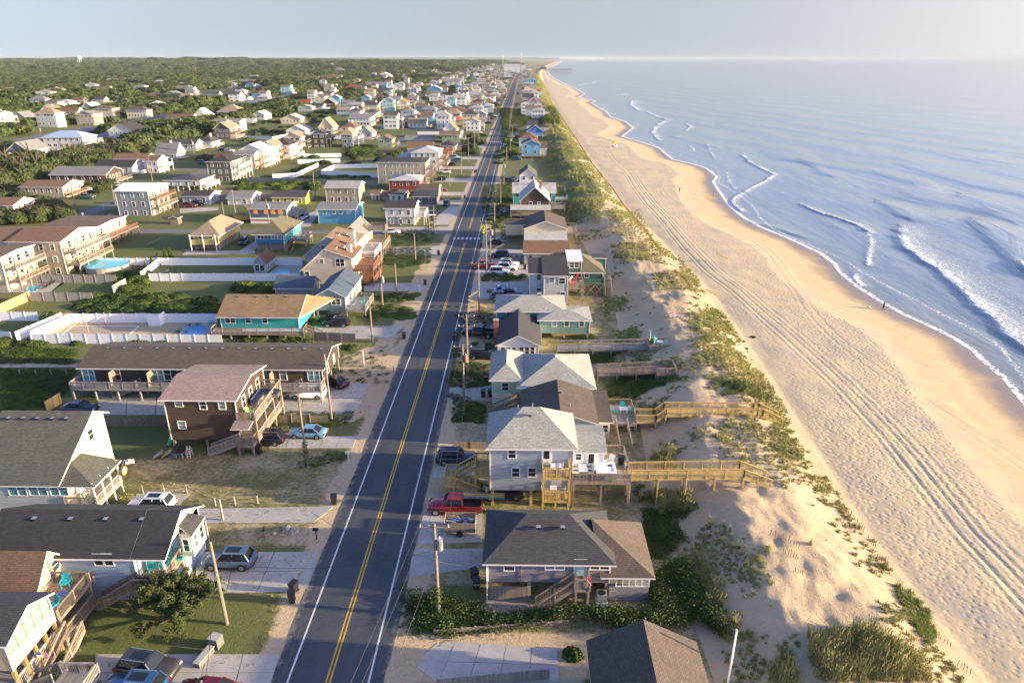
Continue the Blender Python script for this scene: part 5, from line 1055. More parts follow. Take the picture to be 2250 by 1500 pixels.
H = House('turquoise and blue stilt cottage with olive pyramid roof and white porch windows', X=at(563,550)[0], Y=at(563,550)[1]); H.block(*PX(565,627,550,535,512,486,14,'hip'),'hip','turq','olive',oh=.7); b = H.b
b_ = MB(); b_.box(b[0]-.03,b[1]+.03,b[2]-.04,b[2]+.1,b[4],b[4]+1.35,siding((.02,.22,.42))); b_.build('porch_panel',H.o,H.off)
for a_ in (572,588,603,618): H.win('S',a_,519,.75,1.25,2)
b_ = MB(); b_.box(b[0]+.2,b[1]-.2,b[2]+.4,b[3]-1,-.1,b[4],OLDW); b_.build('ground_floor', H.o, H.off); H.row('E',b[4]+1.7,3,.8,1.1); deck(H.o,H.off,b[1]+.03,b[1]+4.5,b[2]+3,b[2]+9,b[4]+.1,'SEN',OLDW,sp=0); stairs(H.o,H.off,(b[1]+1.2,b[2]+3,b[4]+.1),(b[1]+1.2,b[2]-1.2,.1),1.2,OLDWY,0,False)
for i in range(5): chair(b[1]+1+i*.7,b[2]+4+(i%2)*1.1,b[4]+.1,i,WHITE,'white chair crowded on the side deck of the turquoise stilt cottage','white chairs on the cottage side deck')
# orange-awning house, bright blue house
H = House('grey house with orange window awnings and a striped white skirt', X=at(552,491)[0], Y=at(552,491)[1]); H.block(*PX(552,633,491,0,459,444,10,'x'),'x','slate','grey'); b = H.b
for a_ in (562,585,600,616): H.win('S',a_,466,.85,1.0); x_ = xat(a_,463,b[2]); b_ = MB(); z_ = zat(a_,461,b[2]); b_.poly([(x_-.6,b[2]-.75,z_-.9),(x_+.6,b[2]-.75,z_-.9),(x_+.6,b[2]-.05,z_+.05),(x_-.6,b[2]-.05,z_+.05)],ORG); b_.poly([(x_-.6,b[2]-.73,z_-.92),(x_+.6,b[2]-.73,z_-.92),(x_+.6,b[2]-.05,z_+.03),(x_-.6,b[2]-.05,z_+.03)][::-1],ORG); b_.build('awning',H.o,H.off)
b_ = MB(); b_.box(b[0]-.04,b[1]+.04,b[2]-.04,b[3]+.04,0,1.7,WHITE); b_.box(b[0]-.06,b[1]+.06,b[2]-.06,b[3]+.06,.75,1.0,RED); b_.box(b[0]-.07,b[1]+.07,b[2]-.07,b[3]+.07,1.02,1.15,DARKM); b_.build('striped_skirt',H.o,H.off); H.row('E',b[5]-1.3,2); deck(H.o,H.off,b[0]-6,b[0]-.1,b[2]+2,b[2]+7,.9,'SWN',NEWW,solid=True); deck(H.o,H.off,b[1]+.1,b[1]+3,b[2]+2,b[3],2.2,'SEN',GREYW,sp=0)
H = House('bright sky blue ranch house with pale roof facing the cross street', X=at(701,492)[0], Y=at(701,492)[1]); H.block(*PX(701,783,492,0,460,444,10,'x'),'x','sky','grey'); b = H.b
for a_ in (713,733,748,766): H.win('S',a_,466,.8,1.0)
H.row('E',b[5]-1.3,2); H.vents([b[0]+2+i*4 for i in range(3)],b[2]+4.5,b[6]-.1)
# ------------------------------------------------------------------ mid-distance houses (one line each, traced)
# (xl, xr, yg, yf, ye, yr, depth, roof type, wall, roof, east decks, extra words)
MID = [
 (849,912,495,0,457,441,9,'x','white','black',1,'with four square windows by the road'), (718,790,444,0,412,398,9,'x','tan','paleg',0,'with a brown front balcony'),
 (600,672,449,0,433,419,8,'x','byellow','dark',0,'set low behind the orange-awning house'), (502,553,450,0,435,420,9,'x','white','grey',0,'with a reddish porch deck'),
 (404,462,449,0,431,419,9,'x','lblue','black',0,'with two cars in front'), (366,443,420,408,396,383,12,'hip','white','dark',1,'with a wooden side balcony'),
 (264,335,475,0,420,402,13,'x','grey','white',3,'standing tall with a white metal roof'), (50,143,436,0,411,396,12,'x','beige','rust',1,'with a side deck and screened gable'),
 (115,238,405,0,384,366,12,'x','brown','grey',1,'long and low beside the side street'), (-20,35,475,0,451,434,10,'x','cream','rust',1,'half hidden by trees at the edge'),
 (-30,38,600,0,531,502,14,'x','tan','rust',0,'forming the west half of a large complex'), (38,150,602,0,531,501,14,'x','beige','rust',2,'with two long timber decks'), (95,215,545,0,503,485,15,'x','beige','brown',1,'with a royal blue seaward porch'),
 (-40,22,640,0,566,548,10,'x','cream','brown',3,'with white three-level porches'), (212,293,383,0,367,351,10,'x','white','black',1,'with a pale blue deck rail'),
 (255,325,370,0,349,337,9,'x','pale','rust',0,'behind a black-roofed one'), (103,190,340,0,303,289,12,'hip','white','pblue',2,'with wraparound white porches'),
 (20,66,350,0,334,316,16,'y','slate','grey',0,'with cream seaward side'), (243,296,313,0,287,272,16,'y','white','black',0,'with a tall plain gable'),
 (205,285,307,0,300,290,11,'hip','teal','grey',0,'long and single storey'), (-14,7,296,0,264,256,12,'x','white','grey',2,'cut by the western frame edge'), (-30,8,362,0,346,336,10,'x','cream','black',0,'with a small lit gable at the frame edge'), (30,60,276,0,262,250,12,'y','pink','grey',1,'among the oaks'), (93,116,258,0,249,240,14,'y','white','ochre',0,'among the oaks'),
 (180,206,247,0,240,230,14,'y','lgrey','lgrey',0,'sunk among trees'), (461,512,398,0,355,341,14,'hip','dgrey','black',3,'with white three-level porches'),
 (345,390,352,0,337,313,9,'x','lgrey','grey',2,'with timber balconies'), (368,432,333,0,318,307,9,'x','lgrey','dark',1,'behind the big oak'), (440,468,327,0,313,300,10,'hip','white','dark',1,'with a rooftop deck'),
 (474,508,312,0,288,275,15,'y','dgrey','tan',2,'beside the white pool fence'), (468,508,283,0,270,262,11,'x','aqua','grey',1,'with a white wing'), (512,531,290,0,268,263,9,'x','white','grey',0,'tall and narrow'),
 (479,530,263,0,252,236,16,'hip','lblue','tan',2,'with several small gables'), (366,424,275,0,264,255,10,'x','white','brown',1,'by a grey hipped one'), (425,452,268,0,263,247,16,'hip','white','lgrey',0,'with a wide hipped roof'),
 (555,583,268,0,258,250,14,'y','pale','lgrey',0,'between the oaks'), (536,556,274,0,271,264,9,'x','pale','lgrey',0,'low between the oaks'), (618,662,274,0,262,252,12,'y','cream','lgrey',1,'with a small cupola'),
 (630,672,300,0,290,279,14,'y','white','lgrey',1,'behind the long row'), (625,664,328,0,301,291,11,'y','cream','tan',3,'in the row of tall decked houses'), (594,640,350,0,318,303,12,'hip','white','black',3,'in the row of tall decked houses'),
 (572,606,357,0,322,311,13,'y','beige','tan',3,'in the row of tall decked houses'), (528,582,368,0,331,318,13,'y','white','white',3,'in the row of tall decked houses'), (518,562,372,0,340,331,8,'x','cream','grey',3,'in the row of tall decked houses'),
 (474,518,362,0,345,337,9,'x','beige','orange',0,'low beside the tall charcoal one'), (327,350,380,0,353,341,9,'x','white','brown',2,'with white balconies'),
 (687,718,325,0,294,286,11,'hip','brown','dark',1,'tall and narrow'), (702,733,297,0,281,262,11,'y','cream','tan',2,'with timber decks'), (752,776,325,0,294,282,13,'hip','slate','tan',2,'with a white outside stair'),
 (750,782,290,0,281,269,15,'hip','white','brown',0,'with a long hipped roof'), (790,818,308,0,293,280,13,'y','lgrey','grey',2,'with a rooftop deck'), (831,862,325,0,306,298,10,'y','green','brown',1,'alone in a field'),
 (766,816,278,0,259,251,14,'flat','white','grey',1,'large with a shallow roof'), (890,952,313,0,306,297,10,'x','grey','grey',1,'long and low'), (896,950,335,0,326,312,9,'x','white','rust',1,'with green skylights'),
 (906,965,375,0,335,322,15,'hip','white','lgrey',3,'with red-edged balconies'), (877,936,372,0,345,329,12,'hip','dgrey','lgrey',1,'with a skylight'), (832,936,402,0,357,346,14,'hip','tan','black',3,'with a long row of windows'),
 (856,922,418,0,396,384,12,'hip','red','lgrey',1,'beside the beige mansion'), (917,962,432,0,419,405,9,'x','cream','choc',0,'close behind a dark porch'), (910,960,450,0,432,419,9,'x','dgrey','dark',0,'with a shaded front porch'),
 (857,886,443,0,427,420,8,'hip','white','dark',0,'small like a glazed tower'), (843,892,440,0,433,420,6,'x','grey','rust',0,'low beside the glazed tower'), (972,1010,314,0,296,288,11,'x','olive' if False else 'green','rust',1,'close to the road'),
 (975,1003,305,0,284,270,13,'y','white','ochre',1,'near the road with a steep gable'), (970,1000,335,0,320,311,12,'hip','beige','black',1,'close to the road'), (977,993,345,0,333,327,7,'x','red','red',0,'tiny, by the roadside cars'),
 (988,1022,275,0,263,255,12,'hip','beige','orange',1,'close to the road'), (1006,1040,262,0,247,239,13,'x','tan','brown',1,'close to the road'), (952,984,263,0,250,244,11,'hip','aqua','lgrey',1,'two rows from the road'),
 (965,991,247,0,237,229,12,'y','lblue','paleg',1,'two rows from the road'), (1038,1064,240,0,223,217,14,'hip','navy','dark',3,'standing three storeys tall'), (801,830,260,0,248,241,12,'hip','white','dark',1,'by a bend of the lane'),
 (835,856,243,0,227,219,16,'y','white','grey',2,'by a bend of the lane'), (873,895,240,0,226,219,14,'y','cream','orange',1,'with a three-part front balcony'), (881,906,254,0,243,235,14,'hip','white','brown',1,'with decks on both sides'),
 (911,932,246,0,228,219,14,'y','white','dark',3,'tall with stacked porches'), (683,710,243,0,236,230,10,'x','white','black',1,'in the scrub'), (708,736,238,0,229,219,12,'y','brown','grey',1,'in the scrub'),
 (753,778,234,0,228,222,10,'x','aqua','grey',0,'with a turquoise gable'), (656,682,232,0,228,221,10,'x','white','red',0,'with a bright red roof'), (692,712,222,0,216,208,12,'y','white','lgrey',0,'above the scrub'),
 (543,566,233,0,230,224,10,'x','lgrey','slate' if False else 'grey',0,'beside the bypass'), (575,596,234,0,230,224,9,'hip','brown','rust',0,'beside the bypass'), (1008,1040,248,0,238,232,11,'x','yellow','dark',0,'small, behind the royal blue one'),
 (735,752,312,0,306,300,6,'x','slate','lgrey',0,'tiny like a garden shed'), (817,834,439,0,426,418,5,'x','cream','rust',0,'tiny like a garden shed'), (560,585,600,0,577,562,6,'y','lgrey','rust',0,'like a small shed by the pool'),
 (312,356,220,0,214,208,14,'hip','navy','brown',1,'on the wooded rise'), (233,262,190,0,184,178,16,'x','white','lgrey',1,'on the wooded rise'), (260,284,190,0,184,177,14,'x','cream','rust',1,'on the wooded rise'), (193,222,207,0,201,195,14,'x','lblue','grey',1,'on the wooded rise'),
 (222,258,204,0,196,189,16,'hip','cream','grey',1,'on the wooded rise'), (183,205,195,0,189,182,14,'hip','white','paleg',1,'on the wooded rise'), (140,160,197,0,192,185,14,'hip','pink','brown',1,'on the wooded rise'),
 (100,122,203,0,196,190,14,'x','lgrey','white',1,'on the wooded rise'), (62,86,206,0,199,193,14,'x','cream','olive',1,'on the wooded rise'), (0,26,208,0,201,196,16,'y','white','tan',1,'on the wooded rise'),
 (355,378,173,0,169,166,14,'x','white','grey',0,'high on the wooded rise'), (345,362,166,0,162,158,14,'x','cream','tan',0,'high on the wooded rise'), (310,332,202,0,197,191,14,'x','navy','blue',0,'on the wooded rise'), (360,392,220,0,212,205,16,'y','slate','grey',0,'by the field edge'),
 (248,292,236,0,228,221,16,'hip','tan','grey',0,'on the wooded slope'), (280,300,172,0,168,166,12,'x','white','brown',0,'high on the wooded rise'),
 (510,560,208,0,200,194,16,'x','white','dark',1,'by the open field'), (545,585,210,0,200,192,16,'x','white','dark',2,'by the open field'), (420,480,214,0,209,203,12,'x','pale','green',0,'long, by the open field'), (495,515,212,0,206,198,14,'x','brown','choc',0,'by the open field'),
 (525,570,187,0,182,175,16,'x','white','grey',2,'with three dormers' ), (493,530,187,0,182,177,14,'y','white','grey',0,'like a barn'), (445,470,184,0,180,175,14,'x','tan','ochre',0,'in a line of motels'), (487,504,183,0,178,173,14,'x','tan','tan',0,'in a line of motels'),
 (580,606,188,0,182,176,14,'hip','white','grey',2,'beside the dormered one'), (632,658,183,0,178,172,20,'y','sky','grey',0,'like a barn'), (645,700,183,0,177,170,14,'x','tan','rust',0,'in a line of motels'), (712,750,183,0,176,168,16,'x','tan','rust',0,'in a line of motels'),
 (468,486,170,0,166,163,14,'x','white','rust',0,'beyond the motels'), (485,500,169,0,165,161,14,'hip','tan','rust',0,'beyond the motels'), (503,516,166,0,163,160,12,'y','white','rust',0,'beyond the motels'), (421,436,165,0,161,158,12,'hip','tan','rust',0,'beyond the motels'),
 (602,632,178,0,174,170,14,'x','tan','tan',0,'in a line of motels'), (540,560,190,0,183,176,14,'hip','tan','brown',0,'behind the dormered one'), (722,735,154,0,148,143,20,'y','white','grey',0,'on the far wooded rise'), (735,755,162,0,157,152,18,'hip','white','grey',0,'on the far wooded rise'),
 (757,790,205,0,197,190,14,'hip','yellow','red',0,'with a corner turret'), (830,862,212,0,204,194,14,'x','dgrey','dark',1,'with a very steep roof'), (833,858,174,0,166,160,22,'y','white','white',2,'large with an arched roof'), (808,826,176,0,168,163,18,'hip','dgrey','blue',1,'with a bright blue roof'),
 (805,850,196,0,189,183,12,'x','blue','grey',0,'long, facing the bypass'), (850,886,200,0,192,184,14,'y','white','grey',3,'long with many balconies'), (938,970,206,0,196,188,14,'y','blue','white',3,'long with many balconies'), (982,1012,190,0,180,174,12,'flat','lgrey','grey',0,'boxy'),
 (1001,1040,196,0,192,188,12,'x','navy','blue',0,'low with a bright blue roof'), (1065,1087,208,0,195,192,14,'flat','teal','dark',0,'boxy'), (1020,1075,216,0,207,204,16,'flat','white','grey',0,'long'),
 (1108,1143,160,0,147,141,40,'x','white','lgrey',0,'far'),
 # beach side, beyond the blue pair
 (1150,1194,243,0,232,224,12,'x','lgrey','brown',1,'long with dark trim'), (1160,1186,232,0,222,213,14,'y','white','dark',1,'with a steep white gable'), (1148,1172,223,0,214,206,10,'x','white','dark',0,'low'), (1175,1190,212,0,204,199,12,'hip','lblue','red',1,'two-storey'),
 (1153,1172,205,0,198,193,12,'y','white','rust',0,'low'), (1157,1175,197,0,191,186,12,'hip','lgrey','dark',0,'low'), (1156,1172,191,0,185,181,12,'x','white','lgrey',0,'low'), (1150,1162,186,0,181,178,12,'x','sky','blue',0,'low'),
 (1166,1178,179,0,175,172,12,'hip','aqua','aqua' if False else 'lgrey',0,'low')]
RC['pblue'] = (.33,.45,.58); RN['pblue'] = 'pale blue metal'; RC['slate'] = RC['grey']; WC['olive'] = WC['green']
HB = []                                                 # footprints, so that trees keep clear
def fullbox(b): HB.append((b[0]-1.5, b[1]+4.5, b[2]-2.5, b[3]+1))
def storeys(h): return {1:'single-storey', 2:'two-storey', 3:'three-storey'}.get(max(1, min(3, int(round(h/2.8)))), 'tall')
TN = dict(x='gabled', y='gabled', hip='hipped', flat='flat', shedx='sloped')
def simple_house(P, typ, wall, roof, decks, words, seed, place=''):
    X0, X1, Y0, Y1, zf, ze, zr = P; gz = h1((X0+X1)/2, (Y0+Y1)/2); near = Y0 < 330; rnd = random.Random(seed)
    if gz > .3: ze += gz*.9; zr += gz*.9; zf = gz-.6
    H = House(f'{storeys(ze)} {WN.get(wall, wall)} house with {TN[typ]} {RN.get(roof, roof)} roof, {words}', X=X0, Y=Y0); H.det = near
    ztall = ze; stilt = ze > 4.6 and rnd.random() < .45 and near
    H.block(X0, X1, Y0, Y1, 2.4 if stilt else zf, ze, zr, typ, wall, roof, oh=.5 if near else .6, kind='lap' if near else 'lap', pm=rnd.choice([GREYW, WHITE]) if near else GREYW)
    if stilt: b_ = MB(); b_.box(X0+.3, X1-.3, Y0+1.2, Y1-.3, -.1, 2.41, wmat(wall)); b_.build('ground_floor', H.o, H.off)
    fullbox(H.b); n_ = max(1, int(round((ze-max(zf,0))/2.75))); far = Y0 > 700
    nw = 2 if far else max(2, min(6, int((X1-X0)/2.6)))
    for k in range(n_):
        z = ze-1.25-2.7*k
        if z < max(zf,0)+.7: break
        H.row('S', z, nw, .9 if not far else 1.3, 1.25, 1 if (near or rnd.random() < .6) else 2, a=.06, b=.94, blind=rnd.random() < .25)
        if Y1-Y0 > 5 and not far: H.row('E', z, max(2, min(4, int((Y1-Y0)/3))), .95, 1.35, 1)
        if k < decks and ze-2.5-2.75*k > .4:
            zz = ze-2.5-2.75*k; dm = WHITE if wall in ('white', 'pale', 'lblue', 'slate', 'dgrey', 'navy') and rnd.random() < .75 else rnd.choice([OLDW, OLDW, GREYW, REDW]); w_ = 2.2+1.6*rnd.random()
            deck(H.o, H.off, X1+.03, X1+w_, Y0+.2, Y1-.2, zz, 'SEN' if not far else 'SE', GREYW, dm, sp=.3 if near else 0, piles=(k == 0))
            if k == 0 and near and decks > 1:
                for i in range(3): pile(H.o, H.off, X1+w_-.1, Y0+.35+(Y1-Y0-.7)*i/2, ze-.1, dm, .09)
    if near and typ != 'flat':
        if rnd.random() < .5: H.vents([X0+(X1-X0)*t for t in (.25, .5, .75)], (Y0+Y1)/2-.6 if typ == 'x' else Y0+4, zr-.25) if typ == 'x' else None
    if not near and rnd.random() < .18 and typ != 'flat': H.chimney((X0+X1)/2+1, (Y0+Y1)/2, ze, zr+.9, siding((.72,.70,.66)), .9)
    return H
for i, r in enumerate(MID):
    xl, xr, yg, yf, ye, yr, dep, typ, wall, roof, dk, words = r
    dep = dep*(1 if yg > 300 else 1.1)
    simple_house(PX(xl, xr, yg, yf, ye, yr, dep, typ), typ, wall, roof, dk, words, 100+i)
# ------------------------------------------------------------------ far houses filling the strip along the road
rh = random.Random(5)
def clear(x0, x1, y0, y1, m=2): return all(x1+m < a or x0-m > b or y1+m < c or y0-m > d for a, b, c, d in HB)
wsel = ['white']*7+['cream','lgrey','lblue','tan','beige','aqua','lgrey','pale','white','pink','brown','grey','tan','sky','cream']; rsel = ['dark','grey','lgrey','brown','choc','rust','lgrey','paleg','tan','paleg','dark','grey','tan','brown']
PLACE = [(-45,'in the row beside the road'), (-80,'in the second row inland'), (-110,'in the third row inland'), (-130,'along the side street')]
FILL = []
def fill(xa, xb, ya, yb, n, words, wmin=8, wmax=13):
    k = 0; tries = 0
    while k < n and tries < n*12:
        tries += 1; t = rh.random(); y = ya*(yb/ya)**t; x = xa+(xb-xa)*rh.random(); w = rh.uniform(wmin, wmax); d = rh.uniform(8, 12)
        if not clear(x, x+w, y, y+d, 1.5): continue
        s_ = rh.choice([1,2,2,2,3]); gz = max(0, h1(x, y)); ze = s_*2.75+gz+.4; typ = rh.choice(['x','y','hip','hip','x']); zr = ze+rh.uniform(1.5, 3.0)
        HB.append((x-1.5, x+w+3, y-2.5, y+d+1)); FILL.append(((x, x+w, y, y+d, -.1, ze, zr), typ, rh.choice(wsel), rh.choice(rsel), rh.choice([0,1,1,2]), words)); k += 1
fill(-62, -34, 475, 2500, 60, 'in the far row beside the road'); fill(-100, -64, 480, 2500, 55, 'in the far second row inland'); fill(-180, -104, 520, 2600, 60, 'in the far third row inland')
fill(-260, -190, 620, 2600, 34, 'near the far bypass'); fill(-2, 12, 560, 2600, 60, 'on the far beach side'); fill(-420, -300, 620, 2600, 30, 'beyond the far bypass')
fill(-560, -305, 420, 1300, 26, 'on the wooded rise beyond the bypass', 11, 16); fill(-900, -560, 720, 2000, 16, 'deep in the far woods', 12, 18); fill(-800, -430, 900, 2600, 10, 'in the far woods'); fill(-280, 20, 2600, 5600, 190, 'at the far end of the road', 12, 24); fill(-420, -180, 1400, 3600, 60, 'x', 10, 20)
FILL.sort(key=lambda r: r[0][2])
for i, r in enumerate(FILL[:118]): simple_house(*r, 5000+i)
fw_, fr_ = MB(), MB()
for P, typ, wall, roof, dk, words in FILL[118:]:
    X0, X1, Y0, Y1, zf, ze, zr = P; c = wmat(wall if wall not in ('brown',) else 'tan'); fw_.box(X0, X1, Y0, Y1, zf, ze, c)
    for F_ in roof_faces(X0, X1, Y0, Y1, ze, zr, typ, .5): fw_.poly(F_, rmat(roof), [(p[0], p[1]) for p in F_])
    if typ == 'x': fw_.poly([(X1,Y0,ze),(X1,Y1,ze),(X1,(Y0+Y1)/2,zr)], c)
    if typ == 'y': fw_.poly([(X0,Y0,ze),(X1,Y0,ze),((X0+X1)/2,Y0,zr)], c)
    for k in range(int(ze/2.75)):
        for j in range(3): x = X0+(X1-X0)*(j+.3)/3; fw_.box(x, x+1.3, Y0-.06, Y0, ze-2-2.75*k, ze-.7-2.75*k, GLASS)
o = fw_.build('distant_houses'); stuff(o); o['label'] = 'distant houses crowding together at the far end of the road'
# ------------------------------------------------------------------ hotel, pier, towers
def hotel():
    X0, Y0 = at(1110, 158); X1 = at(1145, 158)[0]; H = House('large cream oceanfront hotel with dark hipped roofs at the far end of the road', 'hotel', 'hotel', X0, Y0); H.det = False
    ze = zat(1120, 145, Y0); cw = siding((.62,.60,.52)); H.block(X0, X1, Y0, Y0+20, -.1, ze, ze+7, 'hip', cw, 'green', piles=False)
    H.block(X1+.1, X1+14, Y0-30, Y0+16, -.1, ze+4, ze+9, 'hip', cw, 'green', piles=False)
    for k in range(6):
        for i in range(14):
            window(H.o, H.off, 'S', X0+3+(X1-X0-6)*i/13, Y0, 3+k*(ze-4)/6, 1.9, 2.2, 1, False, False)
    b_ = MB(); xm = X0+18; b_.poly([(xm-8,Y0-.4,ze),(xm+8,Y0-.4,ze),(xm,Y0-.4,ze+7)], WHITE); b_.poly([(xm-8,Y0-.4,ze),(xm,Y0-.4,ze+7),(xm,Y0+8,ze+7),(xm-8,Y0+8,ze)], rmat('green')); b_.poly([(xm+8,Y0-.4,ze),(xm,Y0-.4,ze+7),(xm,Y0+8,ze+7),(xm+8,Y0+8,ze)], rmat('green')); b_.build('gable', H.o, H.off)
hotel()
xp0, yp0 = at(1178, 157); xp1 = at(1257, 157)[0]; o = empty('fishing_pier', (xp0, yp0, 0)); tag(o, 'long timber fishing pier reaching from the far beach into the sea', 'pier'); off = (xp0, yp0, 0)
b_ = MB(); b_.box(xp0, xp1, yp0, yp0+8, 6.2, 7.2, OLDW); b_.box(xp0, xp1, yp0-.2, yp0, 7.2, 8.4, OLDW); b_.build('walkway', o, off)
pm_ = MB(); pm_.box(-.4,.4,-.4,.4,0,8.2,OLDW); pme = pm_.mesh('pile')
for i in range(26): link('pile', pme, o, (2+(xp1-xp0-4)*i/25, .5, -2)); link('pile', pme, o, (2+(xp1-xp0-4)*i/25, 7.5, -2))
b_ = MB(); b_.box(xp0+16,xp0+38,yp0-2,yp0+14,7.25,12,wmat('dgrey')); b_.build('pier_house', o, off); link('roof', roof_mesh(roof_faces(xp0+16,xp0+38,yp0-2,yp0+14,12,15,'x',.8), rmat('dark'), off), o)
def tower(px, py, Y, r, label, tube=False, h=None):
    X = xat(px, py, Y); z = zat(px, py, Y); o = empty('water_tower', (X, Y, 0)); tag(o, label, 'water tower'); b_ = MB(); c = plain('tower_paint', (.45,.62,.64), .5)
    if tube: b_.cyl((X,Y,0),(X,Y,z-r*1.2),r*.35,r*.35,c,10); b_.build('column', o, (X,Y,0)); b_ = MB(); b_.cyl((X,Y,z-r*1.2),(X,Y,z+r),r,r,c,14); b_.build('tank', o, (X,Y,0)); return
    for a in range(6): t = a*math.pi/3; p = MB(); p.cyl((X+r*.85*math.cos(t),Y+r*.85*math.sin(t),0),(X+r*.7*math.cos(t),Y+r*.7*math.sin(t),z-r*.3),r*.07,r*.07,c,5); p.build('leg', o, (X,Y,0))
    prev = None
    for k in range(8):
        a0, a1 = -math.pi/2+math.pi*k/8, -math.pi/2+math.pi*(k+1)/8; b_.cyl((X,Y,z+r*.85*math.sin(a0)),(X,Y,z+r*.85*math.sin(a1)),max(.1,r*math.cos(a0)),max(.1,r*math.cos(a1)),c,16,False)
    b_.build('tank', o, (X,Y,0), True)
tower(173, 127, 3300, 11.5, 'pale blue water tower on legs above the far woods'); tower(1105, 125, 5200, 5, 'slim pale water tower far behind the hotel', True)
X, Y = at(1145.5, 150); b_ = MB()
for k in range(8): b_.cyl((0,0,k*8),(0,0,k*8+8),.7,.7,WHITE if k%2 else RED,6,False)
o = b_.build('radio_mast'); o.location = (X, Y, 0); o.scale = (1,1,1.05); tag(o, 'thin red and white radio mast beside the far hotel', 'radio mast')
# ------------------------------------------------------------------ instanced scatter (stuff)
def scatter(name, P, rz, sc, vr, sources, label, sz=None):
    me = bpy.data.meshes.new(name); me.vertices.add(len(P)); me.vertices.foreach_set('co', np.asarray(P, 'f').ravel())
    a = me.attributes.new('rv', 'FLOAT_VECTOR', 'POINT'); rv = np.zeros((len(P),3), 'f'); rv[:,2] = rz; a.data.foreach_set('vector', rv.ravel())
    a = me.attributes.new('sv', 'FLOAT_VECTOR', 'POINT'); a.data.foreach_set('vector', np.asarray(sc, 'f').reshape(-1,3).ravel())
    a = me.attributes.new('vr', 'INT', 'POINT'); a.data.foreach_set('value', np.asarray(vr, 'i'))
    o = link(name, me); ng = bpy.data.node_groups.new(name+'_nodes', 'GeometryNodeTree')
    ng.interface.new_socket('Geometry', in_out='INPUT', socket_type='NodeSocketGeometry'); ng.interface.new_socket('Geometry', in_out='OUTPUT', socket_type='NodeSocketGeometry')
    n = ng.nodes; l = ng.links; gi = n.new('NodeGroupInput'); go = n.new('NodeGroupOutput'); jn = n.new('GeometryNodeJoinGeometry')
    def attr(nm, dt):
        q = n.new('GeometryNodeInputNamedAttribute'); q.data_type = dt; q.inputs['Name'].default_value = nm; return q.outputs['Attribute']
    rv_, sv_, vv_ = attr('rv', 'FLOAT_VECTOR'), attr('sv', 'FLOAT_VECTOR'), attr('vr', 'INT')
    for i, s_ in enumerate(sources):
        oi = n.new('GeometryNodeObjectInfo'); oi.inputs['Object'].default_value = s_; ip = n.new('GeometryNodeInstanceOnPoints')
        cmp_ = n.new('FunctionNodeCompare'); cmp_.data_type = 'INT'; cmp_.operation = 'EQUAL'
        ins = [x for x in cmp_.inputs if x.type == 'INT']; l.new(vv_, ins[0]); ins[1].default_value = i
        l.new(gi.outputs[0], ip.inputs['Points']); l.new(cmp_.outputs[0], ip.inputs['Selection']); l.new(oi.outputs['Geometry'], ip.inputs['Instance'])
        l.new(rv_, ip.inputs['Rotation']); l.new(sv_, ip.inputs['Scale']); l.new(ip.outputs[0], jn.inputs[0])
    l.new(jn.outputs[0], go.inputs[0]); md = o.modifiers.new('scatter', 'NODES'); md.node_group = ng; stuff(o); o['label'] = label; return o
def quads_mesh(name, cen, nrm, size, mats, mi=None, asp=1.):
    n = len(cen); nrm = nrm/np.linalg.norm(nrm, axis=1)[:,None]; t = np.cross(nrm, NR.normal(size=(n,3))); t /= np.linalg.norm(t, axis=1)[:,None]; b = np.cross(nrm, t)
    s = np.asarray(size)[:,None] if np.ndim(size) else size
    V = np.stack([cen-t*s-b*s*asp*.4, cen+t*s*.2-b*s*asp, cen+t*s+b*s*asp*.3, cen-t*s*.3+b*s*asp], 1).reshape(-1,3)
    me = bpy.data.meshes.new(name); me.vertices.add(n*4); me.vertices.foreach_set('co', V.astype('f').ravel()); me.loops.add(n*4); me.loops.foreach_set('vertex_index', np.arange(n*4, dtype='i'))
    me.polygons.add(n); me.polygons.foreach_set('loop_start', np.arange(0,n*4,4,dtype='i')); me.polygons.foreach_set('loop_total', np.full(n,4,'i'))
    for m in mats: me.materials.append(m)
    if mi is not None: me.polygons.foreach_set('material_index', np.asarray(mi,'i'))
    me.update(); return me
def crown_mesh(name, n, leaf, mat, lumps=7, seed=0, flat=.72, core=True):
    rs = np.random.RandomState(seed); L = rs.normal(size=(lumps,3)); L /= np.linalg.norm(L, axis=1)[:,None]; L[:,2] = np.abs(L[:,2])*.7
    d = rs.normal(size=(n,3)); d /= np.linalg.norm(d, axis=1)[:,None]; d[:,2] = np.abs(d[:,2])*1.1-.12; d /= np.linalg.norm(d, axis=1)[:,None]
    r = .62+.40*np.max(np.clip((d@L.T-.55)/.45, 0, 1)**.6, axis=1); r = r*(.86+.18*rs.rand(n)); c = d*r[:,None]; c[:,2] *= flat
    me = quads_mesh(name, c, d+rs.normal(size=(n,3))*.55, leaf*(.6+.8*rs.rand(n)), [mat])
    if core:
        bm = bmesh.new(); bm.from_mesh(me); ret = bmesh.ops.create_icosphere(bm, subdivisions=3, radius=1.)
        for v in ret['verts']:
            q = np.array(v.co); q /= np.linalg.norm(q); rr = .54+.36*np.max(np.clip((q@L.T-.55)/.45,0,1)**.6); v.co = (q[0]*rr, q[1]*rr, max(-.15, q[2])*rr*flat)
        bm.to_mesh(me); bm.free()
    return me
OAK = foliage('oak_leaves', (.013,.029,.010), (.074,.100,.027), .16); OAK2 = foliage('myrtle_leaves', (.014,.036,.007), (.095,.140,.022), .5); PINEM = foliage('pine_needles', (.016,.032,.010), (.070,.090,.022), .8)
VINE = foliage('vine_leaves', (.012,.032,.007), (.060,.095,.016), .5); BARK = plain('bark', (.07,.055,.045), .9, 0, .3); DUNEG = foliage('dune_grass_blades', (.16,.18,.065), (.42,.38,.15), .4); DUNEG2 = foliage('green_dune_shrub', (.13,.18,.045), (.32,.34,.09), .6)
